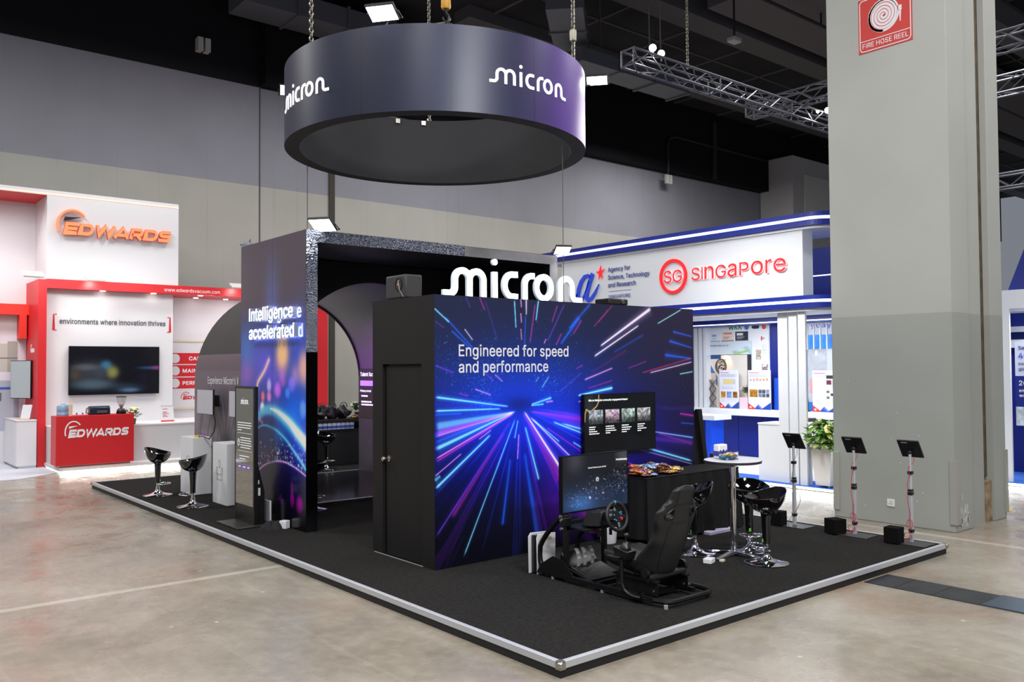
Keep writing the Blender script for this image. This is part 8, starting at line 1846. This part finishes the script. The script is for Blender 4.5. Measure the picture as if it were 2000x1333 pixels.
def products(U, V):
    u, v = U/U.max(), V/V.max(); C = np.zeros(U.shape+(3,))+np.array([228, 228, 232.]); n = vnoise(U, V, 16, 6, 3)
    for (x0, y0, x1, y1, c) in ((0.15, 0.62, 0.5, 0.74, (170, 160, 140)), (0.08, 0.34, 0.48, 0.48, (160, 180, 200)), (0.55, 0.32, 0.95, 0.56, (140, 120, 130)), (0.1, 0.05, 0.5, 0.16, (190, 180, 150))):
        m_ = (u > x0) & (u < x1) & (v > y0) & (v < y1) & (n > 0.42); C[m_] = np.array(c)*(0.6+0.7*n[m_])[:, None]
    for y in (0.88, 0.28): C[(np.abs(u-0.55) < 0.05) & (np.abs(v-y) < 0.025)] = [206, 60, 70]; C[(u > 0.62) & (u < 0.75) & (np.abs(v-y) < 0.01)] = [150, 150, 160]
    for k in range(8): C[(u > 0.55) & (u < 0.9) & (np.abs(v-0.80+0.016*k) < 0.003)] = [196, 196, 204]
    return C
board('product_poster', 'tall white product poster with red dots beside the beige panel', 'poster', 7.36, 6.97, 1.131, 2.98, 12.985, products, None, 60, 200)
def card(c1, c2, c3):
    def fn(U, V):
        u, v = U/U.max(), V/V.max(); C = np.zeros(U.shape+(3,))+np.array(c1, float)
        C[(v > 0.62) & (v < 0.84) & (u > 0.12) & (u < 0.6)] = c2
        for k in range(3): C[(np.abs(v-0.48+0.12*k) < 0.03) & (u > 0.12) & (u < 0.75-0.12*k)] = c3
        C[(v < 0.1)] = np.array(c3)*0.8
        return C
    return fn
board('logo_card', 'white logo card at the far end of the logo wall', 'card', 8.58, 8.31, 2.72, 2.92, 12.985, card((224, 226, 234), (120, 160, 190), (170, 180, 210)), 'logo cards on the booth wall', 30, 30)
lc = board('logo_card', 'beige logo card with red lettering on the logo wall', 'card', 8.26, 7.91, 2.72, 2.95, 12.985, card((232, 210, 196), (232, 210, 196), (150, 120, 110)), 'logo cards on the booth wall', 30, 30)
text('lettering', 'Athlete', fX(12.983, 8.19, 2.885), mat('print_red', (190, 40, 44), 0.5), lc, width=0.22, height=0.045, depth=0.002, bold=0.03)
lc = board('logo_card', 'dark logo card with a blue atom mark on the logo wall', 'card', 7.87, 7.51, 2.71, 2.94, 12.985, card((46, 50, 62), (214, 216, 224), (170, 176, 190)), 'logo cards on the booth wall', 30, 30)
lw = thing('logo_strip', 'white strip of large cut-off logos over the logo cards', 'logo strip', (12.99, 7.8, 2.96))
part('strip_board', MB().box(12.985, 7.0, 2.965, 12.998, 8.6, 3.12), WB, lw, world=True)
text('lettering', 'WKK', fX(12.984, 8.06, 2.985), mat('logo_green', (40, 140, 96), 0.5), lw, width=0.38, caps=0.13, depth=0.002, bold=0.03)
for y, c, nm in ((7.55, (90, 120, 200), 'logo_blue'), (7.08, (214, 80, 70), 'logo_red')):
    part('logo_disc', MB().cyl((12.985, y, 3.03), (12.982, y, 3.03), 0.06, n=20), mat(nm, c, 0.5), lw, world=True)
part('logo_shape', MB().prism([(0, 0.03), (0.05, 0), (0.18, 0), (0.22, 0.03), (0.2, 0.07), (0.03, 0.07)], fX(12.984, 7.42, 2.99), 0, 0.002), mat('print_dark'), lw, world=True)
lt = thing('lattice_rack', 'folding grey lattice rack at the end of the worktop', 'rack', (12.9, 8.48, 1.131))
q = MB()
for k in range(3):
    for s in (1, -1): q.cyl((12.90, 8.48-0.10*s, 1.14+0.22*k), (12.90, 8.48+0.10*s, 1.36+0.22*k), 0.010, n=6)
part('lattice', q, mat('rack_grey', (96, 98, 104), 0.4, 0.6), lt, world=True)
part('rack_panel', MB().box(12.935, 8.50, 1.14, 12.96, 8.62, 1.80), mat('rack_panel_grey', (150, 148, 144), 0.5), lt, world=True)
flower_pot('small leafy pot between the two research posters', (12.9, 7.52, 1.40), 0.9, (230, 180, 190), 12, (200, 190, 170))
own('pink_display_box', MB().box(12.80, 7.42, 1.131, 12.96, 7.64, 1.40), mat('pale_pink', (232, 196, 208), 0.5), 'pale pink display box between the two research posters', 'box')
own('roller_banner', MB().box(12.9, 6.58, 0.06, 12.93, 6.78, 1.85), mat('banner_blue', (16, 76, 190), 0.45), 'narrow blue banner at the end of the logo wall', 'banner')
# right of the columns: lit letters, slats, sky panel, laboratory print
wp = thing('window_display', 'white lit letter panel over slats and a blue sky print', 'display', (12.95, 5.6, 2.0))
part('letter_panel', MB().box(12.97, 5.0, 2.80, 13.0, 5.98, 3.10), mat('lit_sign_white'), wp, world=True)
part('sky_print_board', MB().box(12.96, 5.0, 2.50, 13.0, 5.98, 2.80), mat('sky_print', (30, 130, 220), 0.4, emit=(30, 130, 220), es=0.2, noise=(4, 0.35)), wp, world=True)
text('lettering', 'yuay', fX(12.968, 5.88, 2.955), mat('sign_blue_letter'), wp, width=0.48, height=0.11, depth=0.004, spacing=1.25)
for k in range(5): part('slat', MB().box(12.86, 5.28+0.155*k, 2.48, 12.90, 5.30+0.155*k, 3.0), WB, wp, world=True)
def lab(U, V):
    u, v = U/U.max(), V/V.max(); C = np.zeros(U.shape+(3,))+np.array([176, 182, 190.]); n = vnoise(U, V, 6, 21, 4)
    C *= (0.85+0.3*n)[..., None]
    C[(u > 0.45) & (v > 0.5)] = np.array([196, 204, 216.]); C[np.hypot((u-0.68)*1.0, v-0.82) < 0.1] = [170, 150, 150]; C[(np.abs(u-0.12) < 0.08) & (np.abs(v-0.40) < 0.12)] = [206, 150, 150]; C[(u < 0.2) & (v < 0.14)] = [40, 110, 190]
    C[(np.abs(u-0.2) < 0.03) & (np.abs(v-0.93) < 0.04)] = [230, 230, 232]
    return C
board('laboratory_print', 'grey laboratory photo print behind the third research poster', 'print', 5.98, 4.95, 1.131, 2.50, 12.985, lab, None, 60, 80)
mc = thing('microscope', 'small dark microscope on the worktop beside the white columns', 'microscope', (12.75, 5.90, 1.131))
part('stand', MB().box(-0.08, -0.06, 0, 0.08, 0.06, 0.02).box(0.04, -0.02, 0.02, 0.08, 0.02, 0.26), mat('scope_black', (40, 40, 44), 0.4), mc)
part('tube', MB().cyl((0.0, 0, 0.12), (0.02, 0, 0.30), 0.03, n=14).cyl((0.02, 0, 0.30), (-0.06, 0, 0.34), 0.02, n=12), mat('scope_steel', (140, 140, 146), 0.25, 0.8), mc, smooth=40)
own('equipment_case', MB().box(-0.14, -0.12, 0, 0.14, 0.12, 0.07), mat('scope_black'), 'flat black equipment case on the low white block', 'case', bevel=0.006, loc=(11.9, 5.35, 0.98))
own('low_block', MB().box(11.6, 4.4, 0.06, 12.2, 5.6, 0.978), WB, 'plain white block behind the planter', 'block')
# planter
pt_ = thing('planter', 'tall tapered white planter with yellow-green leaves on castors', 'planter', (9.45, 3.50, 0.062))
def ptf(z, w_): return [(-w_, -w_, z), (w_, -w_, z), (w_, w_, z), (-w_, w_, z)]
V_ = ptf(0.03, 0.135)+ptf(0.74, 0.20)+ptf(0.74, 0.18)+ptf(0.68, 0.175)
Fc = [(3, 2, 1, 0)]
for l in range(3): Fc += [(l*4+i, l*4+(i+1) % 4, l*4+4+(i+1) % 4, l*4+4+i) for i in range(4)]
Fc.append((12, 13, 14, 15))
part('pot', MB().add(V_, Fc), mat('planter_white', (222, 220, 218), 0.25), pt_, bevel=0.006)
part('soil', MB().box(-0.175, -0.175, 0.66, 0.175, 0.175, 0.69), mat('soil', (96, 62, 40), 0.95, noise=(20, 0.3)), pt_)
for sx_, sy_ in ((-0.1, -0.1), (0.1, -0.1), (-0.1, 0.1), (0.1, 0.1)): part('castor', MB().cyl((sx_-0.012, sy_, 0.015), (sx_+0.012, sy_, 0.015), 0.015, n=10), CHR, pt_)
r5 = random.Random(21); stems = MB()
LV = [mat('leaf_green', (84, 130, 50), 0.45), mat('leaf_lime', (166, 188, 80), 0.45), mat('leaf_cream', (222, 214, 150), 0.45)]
lv = MB()
for k in range(170):
    a = r5.random()*2*PI; h = 0.66+0.46*r5.random(); rad = (0.04+0.29*math.sqrt(r5.random()))*(1.0 if h < 0.98 else 0.75)
    c = Vector((rad*math.cos(a), rad*math.sin(a), h)); el = r5.uniform(-0.9, 0.7)
    d = Vector((math.cos(a)*math.cos(el), math.sin(a)*math.cos(el), math.sin(el)))
    L = 0.075+0.055*r5.random(); s = d.cross(Vector((r5.uniform(-.4, .4), r5.uniform(-.4, .4), 1))).normalized()*L*0.42; up = s.cross(d).normalized()*L*0.15
    lv.cur = 0 if r5.random() < 0.52 else (1 if r5.random() < 0.6 else 2)
    lv.add([c-d*L, c-d*0.3*L+s, c+d*0.4*L+s*0.8, c+d*L-up, c+d*0.4*L-s*0.8, c-d*0.3*L-s, c+up, c+d*0.3*L+up], [(0, 1, 6), (1, 2, 7, 6), (2, 3, 7), (3, 4, 7), (4, 5, 6, 7), (5, 0, 6)])
    if k % 4 == 0: stems.tube([(0.4*c.x, 0.4*c.y, 0.68), tuple((c-d*L))], 0.006, 5)
part('leaves', lv, LV, pt_)
part('stems', stems, mat('stem_green', (84, 110, 52), 0.6), pt_)

# ================================================================== BOOTH BEYOND THE PILLAR
rb = thing('white_blue_stand', 'white framed stand with blue carpet beyond the grey pillar', 'booth', (13.4, 1.2, 0))
part('carpet', MB().box(12.3, -1.5, 0.01, 18.0, 2.6, 0.06), mat('booth_blue_carpet'), rb, world=True)
part('base_light', MB().box(12.285, -1.5, 0.01, 12.3, 2.6, 0.05), mat('white_led'), rb, world=True)
part('column', MB().box(12.4, 1.66, 0.06, 12.45, 1.83, 3.12), WB, rb, world=True)
part('top_beam', MB().box(12.4, -1.5, 3.12, 13.4, 2.4, 3.45), WB, rb, world=True)
part('downlight', MB().cyl((12.9, 1.38, 3.12), (12.9, 1.38, 3.105), 0.09, n=16), dl, rb, world=True)
part('blue_sail', MB().prism([(1.75, 3.45), (1.42, 4.3), (1.2, 4.5), (-0.5, 4.5), (-0.5, 3.45)], frame((12.6, 0, 0), (0, 1, 0), (1, 0, 0)), 0, 0.1), BLU, rb, world=True)
part('blue_wall', MB().box(14.0, -1.5, 0.06, 14.1, 2.6, 3.12), BLU, rb, world=True)
part('white_shelf', MB().box(13.7, -1.5, 2.45, 14.0, 2.3, 2.6).box(13.7, -1.5, 2.75, 14.0, 2.3, 2.85), WB, rb, world=True)
ip = thing('info_panel', 'pale and blue printed information panel of the stand beyond the pillar', 'panel', (13.0, 1.2, 1.2))
part('panel_board', MB().box(13.0, 0.0, 1.92, 13.05, 1.80, 2.55), mat('panel_lilac', (206, 212, 232), 0.5), ip, world=True)
part('blue_block', MB().box(12.995, 0.0, 1.36, 13.05, 1.80, 1.92), BLU, ip, world=True)
part('photo_strip', MB().box(12.995, 0.0, 1.02, 13.05, 1.80, 1.36), mat('panel_photo', (190, 200, 206), 0.5, noise=(7, 0.5)), ip, world=True)
Fi = fX(12.994, 1.80, 0)
for s, v, c, m_ in (('Serv', 2.40, 0.065, BP), ('40', 2.24, 0.10, BL2), ('cust', 2.12, 0.055, BP), ('glob', 2.02, 0.055, BP), ('20', 1.75, 0.085, WTX), ('emp', 1.63, 0.055, WTX), ('wor', 1.54, 0.055, WTX)):
    text('lettering', s, Fi @ Matrix.Translation((0.06, v, 0)), m_, ip, height=c, depth=0.003, bold=0.01)
bs = thing('wooden_stool', 'wooden legged chair at the stand beyond the pillar', 'chair', (13.2, 1.45, 0.06))
part('seat', MB().lathe([(0, 0.74), (0.17, 0.74), (0.18, 0.76), (0, 0.77)], n=24, cap=False), mat('seat_pale', (196, 202, 208), 0.5), bs, smooth=40)
for a in (0.3, 1.87, 3.44, 5.0): part('leg', MB().cyl((0.22*math.cos(a), 0.22*math.sin(a), 0), (0.12*math.cos(a), 0.12*math.sin(a), 0.74), 0.022, 0.018, 10), mat('stool_wood', (190, 146, 104), 0.55), bs)
area('stand_light', (13.0, 0.9, 3.08), 1.2, 40, (0.95, 0.98, 1), (12.9, 0.9, 0), 160)
area('stand_base_glow', (12.27, 0.8, 0.045), 2.6, 10, (0.93, 0.98, 1.0), (11.5, 0.8, 0), 170, 0.03)

# ================================================================== TRUSSES
TRM = mat('truss_dark', (112, 114, 122), 0.35, 0.6)
def truss(label, p0, axis, L, s=0.30, n=None, braces=True):
    t = thing('lighting_truss', label, 'truss', p0)
    d = Vector((1, 0, 0)) if axis == 'X' else Vector((0, -1, 0)); e = Vector((0, 1, 0)) if axis == 'X' else Vector((1, 0, 0)); z = Vector((0, 0, 1))
    q = MB()
    for a in (0, 1):
        for b in (0, 1): q.cyl(e*s*a+z*s*b, e*s*a+z*s*b+d*L, 0.025, n=8)
    part('chords', q, TRM, t)
    w_ = MB(); n = n or int(L/0.42); st = L/n
    for k in range(n):
        f0, f1 = d*st*k, d*st*(k+1)
        for (A, B) in (((0, 0), (1, 0)), ((0, 1), (1, 1)), ((0, 0), (0, 1)), ((1, 0), (1, 1))):
            a = e*s*A[0]+z*s*A[1]; b = e*s*B[0]+z*s*B[1]
            if k % 2: a, b = b, a
            w_.cyl(a+f0, b+f1, 0.012, n=5, cap=False)
    for k in range(0, n+1, 6):
        f0 = d*st*k
        for (A, B) in (((0, 0), (1, 0)), ((1, 0), (1, 1)), ((1, 1), (0, 1)), ((0, 1), (0, 0))): w_.cyl(e*s*A[0]+z*s*A[1]+f0, e*s*B[0]+z*s*B[1]+f0, 0.018, n=6)
    part('lacing', w_, TRM, t)
    return t
truss('long dark lighting truss with two bright lamps on its end', (7.68, 6.2, 7.73), 'X', 13.0)
truss('dark truss crossing behind the pillar from the long truss', (13.0, 7.5, 8.0), 'Y', 9.0, 0.32)
truss('dark truss high to the side of the pillar', (14.5, 6.0, 7.62), 'Y', 9.0, 0.34)
truss('dark truss low to the side of the pillar over the stand', (16.0, 4.6, 5.98), 'Y', 8.0, 0.30)
for (x, y, z, lab) in ((8.33, 6.30, 8.20, 'bright lamp nearest the open end of the long truss'), (8.67, 6.38, 8.19, 'second bright lamp on the end of the long truss'), (14.2, 6.1, 8.05, 'bright lamp on the truss at the pillar edge'), (13.95, 6.2, 8.0, 'small bright lamp on the truss by the pillar edge')):
    t = thing('truss_lamp', lab, 'lamp', (x, y, z), 0, 'lamps on the long truss')
    dd = (Vector((-2.0, -2.5, 2.0))-Vector((x, y, z))).normalized(); r_ = 0.075 if 'small' not in lab else 0.04
    part('lamp_can', MB().cyl(-dd*0.16, (0, 0, 0), r_*0.7, r_, 20), mat('can_black', (24, 24, 26), 0.4, 0.4), t, smooth=40)
    part('lens', MB().cyl((0, 0, 0), dd*0.006, r_*0.9, n=20), mat('spot_lens', (255, 255, 250), 0.3, emit=(255, 250, 238), es=30.0), t)
    part('clamp', MB().cyl(-dd*0.08, (0, 0, 0.03) if False else tuple(-dd*0.08+Vector((0, 0, -0.16))), 0.012, n=8), TRM, t)
    spot('truss_beam', (x+dd.x*0.02, y+dd.y*0.02, z+dd.z*0.02), (x+dd.x*9, y+dd.y*9, z+dd.z*9), 260 if 'small' not in lab else 90, 70, (1, 0.98, 0.94), 0.06)
chain('steel chain holding up the long lighting truss', 9.43, 6.35, 8.05, 13.5, 0.09, 0.009, 0.024)
cq = own('lamp_cable', MB().tube([(8.3, 6.35, 8.25), (8.28, 6.35, 9.5), (8.25, 6.35, 13.5)], 0.012, 6).tube([(8.68, 6.4, 8.25), (8.66, 6.4, 9.5), (8.62, 6.4, 13.5)], 0.012, 6), DARKSTEEL, 'pair of thin dark cables dropping to the truss lamps', 'cable')
